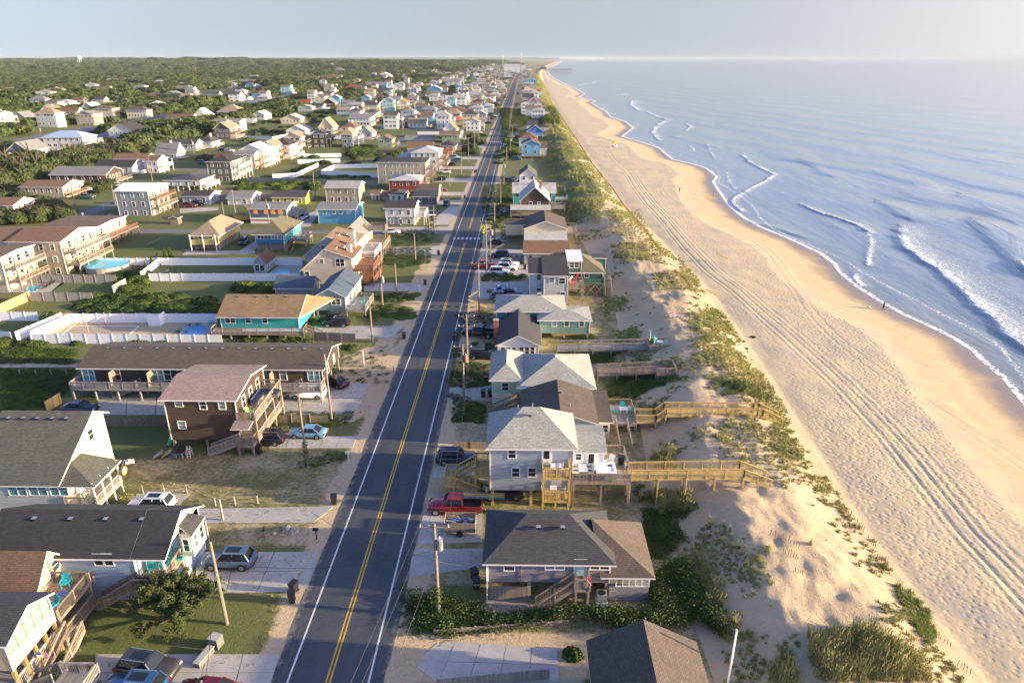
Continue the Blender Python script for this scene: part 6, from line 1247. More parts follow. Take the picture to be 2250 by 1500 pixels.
SRC = [bpy.data.objects.new('crown_source', crown_mesh('forest_crown', 520, .105, OAK, 6+i, 20+i, .62)) for i in range(4)]
# --- forest beyond
def jgrid(xa, xb, ya, yb, sp):
    xs = np.arange(xa, xb, sp); ys_ = np.arange(ya, yb, sp); X, Y = np.meshgrid(xs, ys_); X = X.ravel()+NR.uniform(-.45,.45,X.size)*sp; Y = Y.ravel()+NR.uniform(-.45,.45,Y.size)*sp; return X, Y
HBA = np.array(HB)
def hb_mask(X, Y, m=1.):
    k = np.ones(X.shape, bool)
    for a, b, c, d in HBA:
        k &= ~((X > a-m) & (X < b+m) & (Y > c-m-(30 if c > 300 and a < -192 else 20 if c > 300 else 4)) & (Y < d+m))
    return k
FP = []
for ya, yb, sp, r0, r1, hs in ((255,620,6.3,3.2,7.2,.9),(620,1100,9,4.5,9.5,.85),(1100,2600,15,9,14,.6),(2600,4600,34,20,32,.5),(4600,8900,85,50,80,.28)):
    X, Y = jgrid(-.80*yb-60, 40, ya, yb, sp); k = (X > -.80*Y-60)
    px, py = proj(X, Y, 0.); dens = np.where(X < -192, .97, np.where(X < -24, .30, .0))
    if ya < 600:
        dens = np.where((X > -192) & (X < -24), np.clip(.15+1.6*fbm(X*.016, Y*.016, 3, 90), 0, .9)*sstep(300, 400, Y), dens)
        dens = np.where((X < -192), np.clip(.95+1.1*fbm(X*.02, Y*.02, 2, 93), 0, 1), dens)
    else: dens = np.where((X > -192) & (X < -24), np.clip(.32+1.5*fbm(X*.012, Y*.008, 3, 90), 0, .85), dens)
    k &= NR.rand(X.size) < dens; k &= ~((X > -296-r1*.6) & (X < -260) & (Y < 2600)); k &= ~((X > -140.5-r1*.6) & (X < -132.5+r1*.6) & (Y < 1000)); k &= ~((np.abs(X+15-rxv) < 14) if False else np.zeros(X.shape, bool))
    X, Y = X[k], Y[k]; k = hb_mask(X, Y, r0*.5); X, Y = X[k], Y[k]
    for P, v in GREEN[18:20]: 
        px, py = proj(X, Y, 0.); kk = ~inpoly(px, py, P); X, Y = X[kk], Y[kk]
    fld = [(430,200),(560,190),(600,200),(500,222),(400,228)]; px, py = proj(X, Y, 0.); kk = ~inpoly(px, py, fld); X, Y = X[kk], Y[kk]
    R_ = NR.uniform(r0, r1, X.size)*np.where(X > -192, .62, 1); H_ = hs*(.65+.9*np.clip(fbm(X*.01, Y*.01, 2, 55)+.5, 0, 1))*np.where(X > -192, .75, 1)
    FP.append(np.stack([X, Y, height(X, Y)+np.where(X < -192, .35*R_*np.minimum(H_,1), -.2), R_, H_], 1))
FP = np.concatenate(FP)
nearf = np.argsort(FP[:,1])[:150]; rest = np.ones(len(FP), bool); rest[nearf] = False; Q = FP[rest]
scatter('woods', Q[:,:3], NR.rand(len(Q))*6.28, np.stack([Q[:,3]*1.2, Q[:,3], Q[:,3]*Q[:,4]*1.25], 1), NR.randint(0, 4, len(Q)), SRC, 'dense evergreen maritime woods stretching to the horizon')
def trunk_mesh(h=1.):
    b_ = MB(); b_.cyl((0,0,-.3),(.08,0,.5),.07,.05,BARK,6); b_.cyl((.08,0,.45),(.4,.1,.85),.04,.02,BARK,5); b_.cyl((.08,0,.4),(-.35,-.1,.8),.04,.02,BARK,5); b_.cyl((.08,0,.45),(.0,.35,.85),.035,.02,BARK,5); return b_.mesh('trunk')
TRUNK = trunk_mesh(); CR = [crown_mesh('crown', 1500, .062, OAK, 8+i, 60+i, .62) for i in range(4)]; CS = [crown_mesh('shrub_crown', 1500, .06, OAK2, 9+i, 80+i, .62) for i in range(3)]; CV = [crown_mesh('vine_crown', 1100, .062, VINE, 10, 95+i, .5) for i in range(2)]
def tree(x, y, z, r, h, label, group, kind='tree', cm=None, lift=.0):
    o = empty(kind if kind != 'tree' else 'oak_tree', (x, y, z)); tag(o, label, 'tree' if kind == 'tree' else 'shrub', group)
    c = link('crown', random.choice(cm or CR), o, (0,0,lift), random.random()*6.28, (r*random.uniform(1,1.25), r, h))
    if kind == 'tree': link('trunk', TRUNK, o, (0,0,0), random.random()*6.28, (r, r, h))
    return o
for X, Y, Z, r, h in FP[nearf]: tree(X, Y, Z, r, r*h*1.25, 'wind-sheared evergreen oak with a rounded crown in the near edge of the woods', 'oaks at the near edge of the woods')
# --- shrubs and hedges traced
SH = [([(0,345),(100,350),(210,368),(110,402),(45,400),(50,442),(0,437)],5.5,2.8,4.6,.95,'tree','dark evergreen tree in the thicket beside the long brown house'),
 ([(60,440),(150,455),(150,485),(40,490),(30,465)],5,2.5,3.6,.95,'tree','spreading live oak beside the side street junction'), ([(0,460),(60,470),(50,495),(0,500)],5,2.6,3.6,.9,'tree','low live oak at the western edge near the street junction'),
 ([(175,400),(250,402),(245,428),(185,422)],4.6,2.4,3.4,.9,'tree','dark oak between the brown-roofed and long brown houses'), ([(100,345),(210,340),(330,345),(240,352),(205,365),(120,362)],5.5,2.8,4,.9,'tree','green oak behind the long brown house'),
 ([(200,320),(345,318),(330,342),(200,338)],5.5,3,4.2,1,'tree','oak in the grove east of the blue-roofed mansion'), ([(505,400),(560,396),(610,400),(715,390),(718,418),(600,415),(510,416)],6,2.4,3.6,.75,'shrub','leafy shrub in the thicket behind the cottage row'),
 ([(168,688),(175,655),(240,642),(420,652),(478,672),(470,690)],3.1,1.8,2.8,.8,'shrub','dense yellow-green bush of the big thicket above the sand court'), ([(252,615),(262,590),(320,600),(340,622),(300,640),(262,632)],3,1.6,2.4,.95,'shrub','rounded bush at the corner of the white fence'),
 ([(0,748),(480,752),(480,762),(0,762)],2.6,1.4,2.1,1.0,'shrub','bush in the hedge along the long white fence'), ([(520,745),(685,748),(690,764),(520,764)],1.6,1.0,1.4,1.2,'shrub','dark leafy hedge bush in front of the turquoise house'),
 ([(690,760),(785,758),(780,772),(690,775)],1.9,.8,1.3,.8,'shrub','low bush below the dark timber fence'), ([(520,630),(620,628),(625,645),(525,645)],2.6,1.4,2.3,.9,'shrub','scrubby bush behind the brown-roofed turquoise house'),
 ([(820,648),(925,645),(920,660),(820,662)],1.7,.8,1.3,.7,'shrub','low roadside bush between driveways'), ([(812,672),(905,668),(910,700),(815,706)],2.2,.9,1.6,.45,'shrub','low spreading bush on the roadside hump'),
 ([(770,322),(815,320),(835,345),(775,345)],4,2.2,3.6,.7,'shrub','bush covering the lone green mound'), ([(850,262),(930,258),(960,275),(880,285)],9,3.2,5,.6,'shrub','bush on the vegetated dune among the houses'), ([(580,392),(640,388),(700,360),(700,352),(640,380)],4,1.5,2.4,.8,'shrub','bush along the back of the white pool fences'),
 ([(705,388),(830,384),(832,390),(705,394)],3.4,1.2,2,.9,'shrub','bush along the front of the white pool fence'), ([(1010,905),(1070,885),(1072,925),(1000,930)],1.5,.8,1.4,.75,'shrub','yellow-green bush beside the blue-grey stilt house'),
 ([(1000,755),(1085,750),(1080,785),(1005,790)],1.8,.7,1.2,.6,'shrub','low bush on the sandy strip near the brick chimney'), ([(1000,820),(1075,815),(1070,850),(990,850)],1.8,.7,1.2,.6,'shrub','low bush on the sandy strip by the mint house'),
 ([(1050,605),(1160,598),(1160,612),(1055,620)],2,.8,1.5,.6,'shrub','bush in front of the white parked jeeps'), ([(1070,475),(1110,468),(1105,500),(1075,505)],2.6,1,1.8,.6,'shrub','bush beside the crosswalk sign'),
 ([(1085,345),(1140,335),(1140,350),(1090,362)],5,2,3.2,.6,'shrub','dense bush beside the sky blue gabled house'), ([(1110,300),(1150,292),(1148,320),(1112,330)],5.5,2.2,3.4,.6,'shrub','dense bush landward of the vivid blue house'), ([(1100,325),(1140,322),(1140,345),(1095,350)],5.5,2.2,3.2,.7,'shrub','dense bush at the road edge by the blue houses')]
for P, sp, r0, r1, hs, kind, lab in SH:
    W_ = pts_at(P); xs = [p[0] for p in W_]; ys_ = [p[1] for p in W_]; X, Y = jgrid(min(xs), max(xs)+.01, min(ys_), max(ys_)+.01, sp); px, py = proj(X, Y, 0.); k = inpoly(px, py, P); X, Y = X[k], Y[k]
    for x, y in zip(X, Y):
        r = random.uniform(r0, r1)
        tree(x, y, h1(x, y)-.1+(.3*r if kind == 'tree' else 0), r, r*hs*random.uniform(.85, 1.3), lab, lab.split(' of ')[0] if False else 'shrubs: '+lab if kind == 'shrub' else 'trees: '+lab, kind, CR if kind == 'tree' else (CV if 'big thicket' in lab or 'hedge' in lab else CS))
# solitary plants
for px, py, r, h, lab in ((1258,1440,.75,1.5,'small round bush standing alone on the sand by the concrete pad'),(112,700,.1,.1,''),(1655,740,.5,.4,'tiny green bush on the upper dune slope, highest of three'),(1632,750,.45,.35,'tiny green bush on the upper dune slope, left of three'),(1640,766,.45,.4,'tiny green bush on the dune slope, lowest of three'),(1475,590+30,.9,.5,'low mat of bright green plants on the dune north of the rolled towels'),(920,468+110,1.6,.7,'low bush by the roadside north of the crosswalk')):
    if lab: x, y, z = att(px, py); tree(x, y, z-.1, r, h, lab, None, 'shrub', CS)
# pine tree beside the blue-white house
x, y = at(395, 1365); o = empty('pine_tree', (x, y, 0)); tag(o, 'spreading shore pine with tufted crown beside the utility pole and blue-grey car', 'tree'); off = (0,0,0)
tr_ = MB(); tips = []
for k in range(40):
    a = random.random()*6.28; L = random.uniform(.8, 3.6); z0 = random.uniform(.8, 2.6); e = (math.cos(a)*L*1.05, math.sin(a)*L*.8, z0+random.uniform(.3,1.6)*(1.2-L/5)); tr_.cyl((0,0,z0*.6), e, .09, .035, BARK, 5); tips.append(e)
tr_.cyl((0,0,-.1),(0,0,2.8),.2,.1,BARK,7); tr_.build('trunk', o)
cs = []; nr_ = []
for e in tips:
    for q in range(9):
        c0 = np.array(e)+NR.normal(size=3)*(.38,.38,.2)
        d = NR.normal(size=(95,3)); d[:,2] = np.abs(d[:,2]); d /= np.linalg.norm(d, axis=1)[:,None]; cs.append(c0+d*NR.uniform(.1,.42,(95,1))); nr_.append(d+NR.normal(size=(95,3))*.5)
cs = np.concatenate(cs); link('needle_clumps', quads_mesh('needle_clumps', cs, np.concatenate(nr_), .085, [PINEM], asp=.6), o)
# junipers by the round pool and a palm
for i, (px, py, h) in enumerate(((322,598,2.2),(336,590,2.6),(350,582,2.9),(366,574,3.4),(376,570,3.2))):
    x, y = at(px, py); o = empty('juniper', (x, y, 0)); tag(o, f'pointed juniper in the row by the white fence, {["first","second","third","fourth","last"][i]} from the round pool', 'tree'); n = 900; t = NR.rand(n); a = NR.rand(n)*6.28; rr = (1-t)**.7*.75*(.6+.5*NR.rand(n)); c = np.stack([np.cos(a)*rr, np.sin(a)*rr, t*h], 1); link('crown', quads_mesh('juniper_crown', c, c*[1,1,.2]+NR.normal(size=(n,3))*.4, .11, [OAK2]), o); b_ = MB(); b_.cyl((0,0,-.1),(0,0,h*.8),.1,.04,BARK,6); b_.build('trunk', o)
x, y = at(112, 705); o = empty('palm_tree', (x, y, 0)); tag(o, 'short feathery palm leaning over the white fence corner', 'tree'); b_ = MB(); b_.cyl((0,0,-.1),(.1,0,1.3),.22,.18,BARK,8); b_.build('trunk', o)
for k in range(26):
    a = k*2.4; el = .3+.9*random.random(); L = 2.0; b_ = MB(); pr = None
    for i in range(9):
        t = i/8; p = np.array((math.cos(a)*L*t*math.cos(el*.6), math.sin(a)*L*t*math.cos(el*.6), 1.3+L*(math.sin(el)*t-.9*t*t)))
        if pr is not None:
            d = p-pr; s_ = np.cross(d, (0,0,1.)); s_ /= np.linalg.norm(s_); w = .28*math.sin(min(1,t+.15)*2.6)
            for e in (-1,1): b_.poly([pr, p, p+s_*e*w-np.array((0,0,w*.5)), pr+s_*e*w*.9-np.array((0,0,w*.5))], VINE)
        pr = p
    b_.build('frond', o)
# --- vines and grass as stuff
CL = [bpy.data.objects.new('leaf_clump', quads_mesh('leaf_clump', np.stack([NR.normal(size=150)*.32, NR.normal(size=150)*.32, np.abs(NR.normal(size=150))*.22], 1), NR.normal(size=(150,3))+[0,0,1.2], .055, [VINE if i else OAK2])) for i in range(2)]
def poly_points(P, sp, tz=False):
    W_ = [att(a, b)[:2] for a, b in P]; xs = [p[0] for p in W_]; ys_ = [p[1] for p in W_]; X, Y = jgrid(min(xs), max(xs), min(ys_), max(ys_), sp); k = inpoly(X, Y, W_); return X[k], Y[k]
VP = [[(905,1320),(1060,1335),(1180,1330),(1290,1310),(1420,1300),(1475,1245),(1500,1250),(1540,1320),(1600,1385),(1585,1400),(1520,1350),(1500,1375),(1380,1395),(1290,1360),(1180,1372),(960,1395),(920,1370)],
 [(1440,1300),(1500,1240),(1540,1330),(1480,1370),(1400,1350)]]
PX_, PY_ = [], []
for P in VP: X, Y = poly_points(P, .33); PX_.append(X); PY_.append(Y)
X = np.concatenate(PX_); Y = np.concatenate(PY_); k = ~((X > -3.2) & (X < 12.3) & (Y > y1-2) & (Y < y1+10)) & ~((X > pa[0]-.5) & (X < pb[0]+.5) & (Y < pa[1]+.3)); X, Y = X[k], Y[k]; mound = np.clip(.35+fbm(X*.28, Y*.28, 3, 70)*1.5, -.1, 1.3)*.85
scatter('vine_thicket', np.stack([X, Y, height(X, Y)+mound*np.clip(1,0,1)], 1), NR.rand(X.size)*6.28, np.repeat(NR.uniform(.7,1.4,(X.size,1)),3,1), NR.randint(0,2,X.size), CL, 'tangle of dark green vines between the grey shingled cottage and the concrete pad')
b_ = MB()
me = None
# low green ground cover patches
GP = [([(0,762),(170,768),(160,800),(0,798)],.55,.9), ([(0,812),(168,812),(150,860),(100,900),(0,905)],.6,.8), ([(650,1010),(770,990),(765,1010),(660,1030)],.6,.5), ([(560,925),(620,905),(780,905),(770,930),(700,945),(560,935)],.55,.6), ([(985,860),(1070,890),(1065,930),(1000,920)],.5,.6),
 ([(820,548),(950,542),(945,580),(880,590),(830,575)],.8,.7), ([(850,470),(960,465),(950,540),(860,540)],1.6,.7), ([(750,775),(850,770),(860,840),(740,850)],1.6,.5), ([(1000,790),(1080,800),(1070,850),(980,850)],.6,.7), ([(1000,690),(1080,680),(1080,720),(1010,730)],.8,.6), ([(880,1280),(940,1300),(930,1390),(875,1400)],.5,.5),
 ([(1350,830),(1420,815),(1500,830),(1420,860),(1350,895),(1320,870)],.5,.9), ([(1240,738),(1300,735),(1310,745),(1250,752)],.6,.9), ([(1285,780),(1350,775),(1350,798),(1290,798)],.45,.8), ([(1415,1120),(1500,1100),(1530,1110),(1500,1140),(1420,1150)],.45,.9), ([(1410,1150),(1480,1150),(1510,1180),(1440,1230),(1420,1200)],.45,.9), ([(1380,1060),(1500,1075),(1520,1100),(1400,1100)],.8,.6),
 ([(1580,845),(1640,838),(1690,870),(1700,890),(1640,870)],.45,.7), ([(480,690),(400,760),(350,760),(430,700)],3,.3), ([(1100,500),(1150,490),(1150,520),(1100,530)],.8,.6), ([(1060,410),(1130,400),(1125,470),(1060,470)],1.0,.8), ([(1100,240),(1220,240),(1230,275),(1160,270),(1110,300)],2.2,1.3)]
A_, B_, S_ = [], [], []
for P, sp, sc in GP: X, Y = poly_points(P, sp); A_.append(X); B_.append(Y); S_.append(np.full(X.size, sc)*NR.uniform(.6,1.2,X.size)*(1 if sp < 1 else sp))
X, Y, S1 = np.concatenate(A_), np.concatenate(B_), np.concatenate(S_); k = hb_mask(X, Y, -.8); X, Y, S1 = X[k], Y[k], S1[k]
scatter('ground_cover', np.stack([X, Y, height(X, Y)], 1), NR.rand(X.size)*6.28, np.repeat(S1[:,None],3,1), NR.randint(0,2,X.size), CL, 'low leafy ground cover in yards and on dune hollows')
def tuft(name, n, h, spread, lean, mat, seeds=0):
    V = []; Fc = []
    for i in range(n):
        a = random.random()*6.28; r = random.random()*spread; x, y = r*math.cos(a), r*math.sin(a); hh = h*random.uniform(.55,1.1); lx_, ly = random.gauss(0,lean)*hh, random.gauss(0,lean)*hh; w = .012+.012*h; t = random.random()*3.14; dx, dy = w*math.cos(t), w*math.sin(t); i0 = len(V)
        V += [(x-dx,y-dy,-.03),(x+dx,y+dy,-.03),(x+lx_*.4+dx*.7,y+ly*.4+dy*.7,hh*.6),(x+lx_*.4-dx*.7,y+ly*.4-dy*.7,hh*.6),(x+lx_,y+ly,hh*.95)]; Fc += [(i0,i0+1,i0+2,i0+3),(i0+3,i0+2,i0+4)]
    for i in range(seeds):
        a = random.random()*6.28; x, y = spread*.6*math.cos(a), spread*.6*math.sin(a); i0 = len(V); hh = h*1.5; V += [(x-.012,y,hh*.75),(x+.012,y,hh*.75),(x+.05,y,hh),(x+.02,y,hh*1.05)]; Fc.append((i0,i0+1,i0+2,i0+3))
    me = bpy.data.meshes.new(name); me.from_pydata(V, [], Fc); me.materials.append(mat); me.update(); return bpy.data.objects.new(name, me)
TF = [tuft('grass_tuft', 46, .75, .32, .28, DUNEG, 4), tuft('grass_tuft', 34, .5, .28, .3, DUNEG), tuft('green_tuft', 60, .42, .34, .35, DUNEG2)]
# dune grass: traced dense stands + noise
DP = [([(1480,1230),(1540,1215),(1600,1330),(1650,1400),(1600,1420),(1540,1330)],.42,1.,0), ([(1780,1395),(1900,1380),(2010,1440),(2050,1500),(1800,1500),(1780,1440)],.30,1.25,0), ([(1700,1450),(1740,1440),(1760,1500),(1690,1500)],.3,1.2,0), ([(1440,1080),(1510,1080),(1520,1120),(1450,1130)],.4,1.2,0), ([(1430,1000),(1480,990),(1480,1040),(1440,1040)],.4,1.25,0),
 ([(1960,1280),(2000,1300),(2040,1340),(2060,1400),(2040,1420),(1990,1350)],.35,1.0,2), ([(1580,930),(1730,960),(1760,1040),(1640,1040),(1590,1000)],.6,.8,1), ([(1850,1200),(1920,1180),(1950,1260),(1900,1260)],.9,.8,2), ([(1430,605),(1500,600),(1530,640),(1450,640)],.75,.9,0), ([(1340,540),(1420,535),(1430,575),(1350,570)],.7,.9,0), ([(1490,560),(1540,620),(1530,650),(1500,610)],.7,.9,2),
 ([(1700,1000),(1780,1010),(1800,1080),(1720,1060)],.8,.8,1), ([(2040,1400),(2130,1500),(2060,1500),(2020,1440)],.6,.8,2), ([(1330,470),(1400,460),(1440,520),(1370,530)],1.1,.8,0), ([(1170,480),(1210,445),(1330,440),(1320,470),(1230,490)],.9,1.,0)]
A_, B_, S_, V_ = [], [], [], []
for P, sp, sc, v in DP: X, Y = poly_points(P, sp); kk = NR.rand(X.size) < .85; X, Y = X[kk], Y[kk]; A_.append(X); B_.append(Y); S_.append(sc*NR.uniform(.7,1.2,X.size)); V_.append(np.where(NR.rand(X.size) < .75, v, NR.randint(0,3,X.size)))
for ya, yb, sp, th, s0 in ((38,130,.42,.57,.85),(130,240,.75,.50,1.0),(240,420,1.2,.43,1.5),(420,900,2.4,.34,2.6),(900,2400,7,.3,7)):
    X, Y = jgrid(8, 42, ya, yb, sp); s = X-toe(Y); nz = fbm(X*.16+2, Y*.11, 3, 33)*.5+.5; rim = .16*np.exp(-((s+3.5)/2.6)**2)
    cl_ = fbm(X*.75, Y*.75, 2, 35)*(.22 if ya < 240 else .08); k = (s > -DW-2) & (s < -.3) & (nz+cl_+rim+NR.rand(X.size)*.14 > th+.13) & (X > 13 if ya < 130 else X > 9); X, Y = X[k], Y[k]; A_.append(X); B_.append(Y); S_.append(s0*NR.uniform(.5,1.1,X.size)); V_.append(np.where(fbm(X*.3,Y*.3,2,5) > .05, 2, NR.randint(0,3,X.size)))
X, Y, S1, V1 = map(np.concatenate, (A_, B_, S_, V_)); k = hb_mask(X, Y, -2.); X, Y, S1, V1 = X[k], Y[k], S1[k], V1[k]
scatter('dune_grass', np.stack([X, Y, height(X, Y)], 1), NR.rand(X.size)*6.28, np.repeat(S1[:,None],3,1), V1, TF, 'clumps of yellow-green dune grass and sea oats across the dunes')
# yard weeds
X, Y = jgrid(-62, 8, 40, 130, .55); g = greenness(X, Y); n_ = fbm(X*.4, Y*.4, 2, 3)*.5+.5; k = (NR.rand(X.size) < np.clip(g*.9-.25+n_*.3, 0, .5)) & (Y > 40) & ~((X > -20.2) & (X < -9.8)) & hb_mask(X, Y, -.5) & (g < .8)
X, Y = X[k], Y[k]; YG = [tuft('yard_tuft', 18, .16, .22, .5, DUNEG2), tuft('yard_tuft', 14, .22, .2, .5, DUNEG)]
scatter('yard_grass', np.stack([X, Y, X*0], 1), NR.rand(X.size)*6.28, np.repeat(NR.uniform(.5,1.2,(X.size,1)),3,1), NR.randint(0,2,X.size), YG, 'sparse weedy grass in the sandy front yards')
# ------------------------------------------------------------------ vehicles
def paint(name, c, met=.3):
    k = ('car', name)
    if k not in MC:
        m, n, l, b = nmat('paint_'+name); b.inputs['Base Color'].default_value = c4(c); b.inputs['Roughness'].default_value = .28; b.inputs['Metallic'].default_value = met; b.inputs['Coat Weight'].default_value = .6; MC[k] = m
    return MC[k]
CC = dict(silver_blue=(.08,.135,.21), graphite=(.055,.052,.055), blue=(.03,.10,.22), red=(.28,.012,.018), light_blue=(.20,.40,.55), black=(.012,.013,.016), navy=(.012,.028,.065), white=(.72,.74,.76), grey=(.16,.18,.2), maroon=(.16,.01,.015), silver=(.45,.47,.5), teal_grey=(.08,.13,.15))
WH = {}
def wheel_mesh(r, w):
    if (r, w) not in WH:
        a = MB(); a.cyl((0,-w/2,0),(0,w/2,0),r,r,TYRE,18); b = MB(); b.cyl((0,-w/2-.012,0),(0,w/2+.012,0),r*.62,r*.62,RIM,12); c = MB()
        for k in range(5): t = k*1.2566; c.beam((0,-w/2-.02,0),(r*.6*math.cos(t),-w/2-.02,r*.6*math.sin(t)),.01,.05,DARKM)
        for i in range(len(c.f)): pass
        WH[(r, w)] = (a.mesh('wheel'), b.mesh('rim'))
    return WH[(r, w)]
CARM = {}
def loft(secs, mat, closed=True):
    """secs: list of (x, [(y,z)...]) rings"""
    b_ = MB(); n = len(secs[0][1]); k = b_.mi(mat)
    for x, ring in secs: b_.v += [(x, y, z) for y, z in ring]
    for i in range(len(secs)-1):
        for j in range(n): a = i*n; b_.f.append((a+j, a+(j+1)%n, a+n+(j+1)%n, a+n+j)); b_.m.append(k); b_.u.append(None)
    b_.f.append(tuple(range(n))[::-1]); b_.m.append(k); b_.u.append(None); L = (len(secs)-1)*n; b_.f.append(tuple(range(L, L+n))); b_.m.append(k); b_.u.append(None); return b_
def ring(w, z0, z1, tum=.0, rr=.12):
    wt = w-tum; return [(-w+rr*.5,z0),(w-rr*.5,z0),(w,z0+rr),(w+.02,(z0+z1)/2),(wt,z1-rr),(wt-rr*1.2,z1),(-wt+rr*1.2,z1),(-wt,z1-rr),(-w-.02,(z0+z1)/2),(-w,z0+rr)]
SPEC = dict(suv=dict(L=4.85,W=.96,hood=1.05,roof=1.76,ws=(.95,.45),rw=(-2.2,-1.85),g=.27,r=.37), jeep=dict(L=4.5,W=.92,hood=1.12,roof=1.82,ws=(.75,.5),rw=(-2.15,-2.0),g=.3,r=.39),
   sedan=dict(L=4.8,W=.90,hood=.90,roof=1.45,ws=(1.05,.35),rw=(-1.75,-1.0),g=.2,r=.33), pickup=dict(L=5.8,W=1.0,hood=1.18,roof=1.9,ws=(1.25,.75),rw=(-.95,-.8),g=.36,r=.41), van=dict(L=5.1,W=1.0,hood=1.15,roof=1.95,ws=(1.7,1.1),rw=(-2.45,-2.3),g=.24,r=.36))
def car_parts(kind, col):
    k = (kind, col)
    if k in CARM: return CARM[k]
    s = SPEC[kind]; L, W, hd, rf, g = s['L'], s['W'], s['hood'], s['roof'], s['g']; p = paint(col, CC[col], 0 if col == 'white' else .35); h = L/2
    (w0, w1), (r0, r1) = s['ws'], s['rw']; tail = hd+.03 if kind == 'sedan' else hd+.06
    if kind == 'pickup': tail = hd-.02
    S_ = [(h, ring(W*.80,g+.12,hd*.68,0)), (h-.12, ring(W*.9,g,hd*.84,.02)), (h-.5, ring(W*.98,g,hd*.95,.03)), (w0+.1, ring(W,g,hd,.05)), (w0-.3, ring(W,g,hd+.04,.05)), (r0+.1, ring(W,g,hd+.05,.05)), (-h+.3, ring(W*.98,g,tail,.05)), (-h+.05, ring(W*.93,g+.05,tail-.04,.04)), (-h, ring(W*.88,g+.12,tail-.15,.03))]
    body = loft(S_, p)
    if kind == 'pickup':
        body = loft(S_[:6]+[(r0+.05, ring(W,g,hd+.05,.05))], p); bed = MB()
        for e in (-1,1): bed.box(-h,r0+.05,e*W-.05*e-.05,e*W-.05*e+.05,g+.15,hd+.02,p)
        bed.box(-h,r0+.05,-W+.1,W-.1,g+.15,g+.42,DARKM); bed.box(-h,-h+.08,-W+.06,W-.06,g+.15,hd+.0,p); bedm = bed.mesh('truck_bed')
    gl = loft([(w0, ring(W*.86,hd-.05,hd+.03,.02,.05)), (w1, ring(W*.88,hd-.05,rf-.04,.17,.06)), (r1, ring(W*.88,hd-.05,rf-.04,.17,.06)), (r0, ring(W*.86,hd-.05,hd+.05,.03,.05))], CARGL)
    top = MB(); tw = W*.88-.2; top.box(r1+.02, w1-.04, -tw, tw, rf-.045, rf+.01, p)
    if kind in ('suv','van'):
        for e in (-1,1): top.box(r1+.2, w1-.2, e*(tw-.06)-.02, e*(tw-.06)+.02, rf+.012, rf+.06, METAL)
    if kind == 'suv': top.box((r1+w1)/2-.5, w1-.3, -tw*.6, tw*.6, rf+.012, rf+.018, CARGL)
    pil = MB()
    for e in (-1,1):
        for (xa, xb) in ((w0-.02, w1-.04), (r0+.02, r1+.04)): pil.beam((xa,e*W*.87,hd),(xb,e*(W*.88-.16),rf-.03),.09,.08,p)
        for xm in ((w1+r1)/2+.1, (w1+r1)/2-.85) if kind != 'pickup' else ((w1+r1)/2,):
            pil.beam((xm,e*W*.885,hd),(xm-.02,e*(W*.88-.15),rf-.03),.07,.07,p)
        pil.beam((w0-.5,e*(W+.08),hd+.04),(w0-.5,e*(W+.17),hd+.09),.14,.13,p)
    dt = MB()
    for e in (-1,1):
        dt.box(-h+.3,h-.3,e*(W+.005)-.012,e*(W+.005)+.012,g-.02,g+.14,DARKM)
        for xw in (h-.95, -h+.98): dt.cyl((xw,e*(W-.02),s['r']+.02),(xw,e*(W+.022),s['r']+.02),s['r']+.07,s['r']+.07,DARKM,16)
    dt.box(h-.06,h+.02,-W*.5,W*.5,g+.2,hd*.62,DARKM); dt.box(-h-.02,-h+.05,-W*.7,W*.7,g+.05,g+.22,DARKM)
    hl = []; tl = []
    for e in (-1,1): q = MB(); q.box(h-.22,h-.03,e*W*.68-.16,e*W*.68+.16,hd*.66,hd*.80,HEAD); hl.append(q.mesh('headlight'))
    for e in (-1,1): q = MB(); q.box(-h-.02,-h+.16,e*W*.80-.12,e*W*.80+.12,tail*.68,tail*.88,TAIL); tl.append(q.mesh('taillight'))
    CARM[k] = dict(body=body.mesh('body',smooth=True), window_glass=gl.mesh('window_glass'), roof_panel=top.mesh('roof_panel'), pillars=pil.mesh('window_pillars'), trim=dt.mesh('dark_trim'), hl=hl, tl=tl, bed=bedm if kind == 'pickup' else None, s=s)
    return CARM[k]
def car(px, py, kind, col, hdg, label, world=None):
    x, y = world or at(px, py); z = .035 if -19.5 < x < -10.4 else .03; P = car_parts(kind, col); s = P['s']; o = empty('parked_car' if kind != 'pickup' else 'pickup_truck', (x, y, z), R(hdg)); tag(o, label, {'suv':'car','jeep':'car','sedan':'car','pickup':'truck','van':'van'}[kind], 'parked cars and trucks')
    link('body', P['body'], o); link('window_glass', P['window_glass'], o); link('roof_panel', P['roof_panel'], o); link('pillars', P['pillars'], o); link('trim', P['trim'], o)
    if P['bed']: link('truck_bed', P['bed'], o)
    for m in P['hl']: link('headlight', m, o)
    for m in P['tl']: link('taillight', m, o)
    wm, rm_ = wheel_mesh(s['r'], .24)
    for e in (-1,1):
        for xw in (s['L']/2-.95, -s['L']/2+.98): w = link('wheel', wm, o, (xw, e*(s['W']-.1), s['r'])); link('rim', rm_, w)
    return o
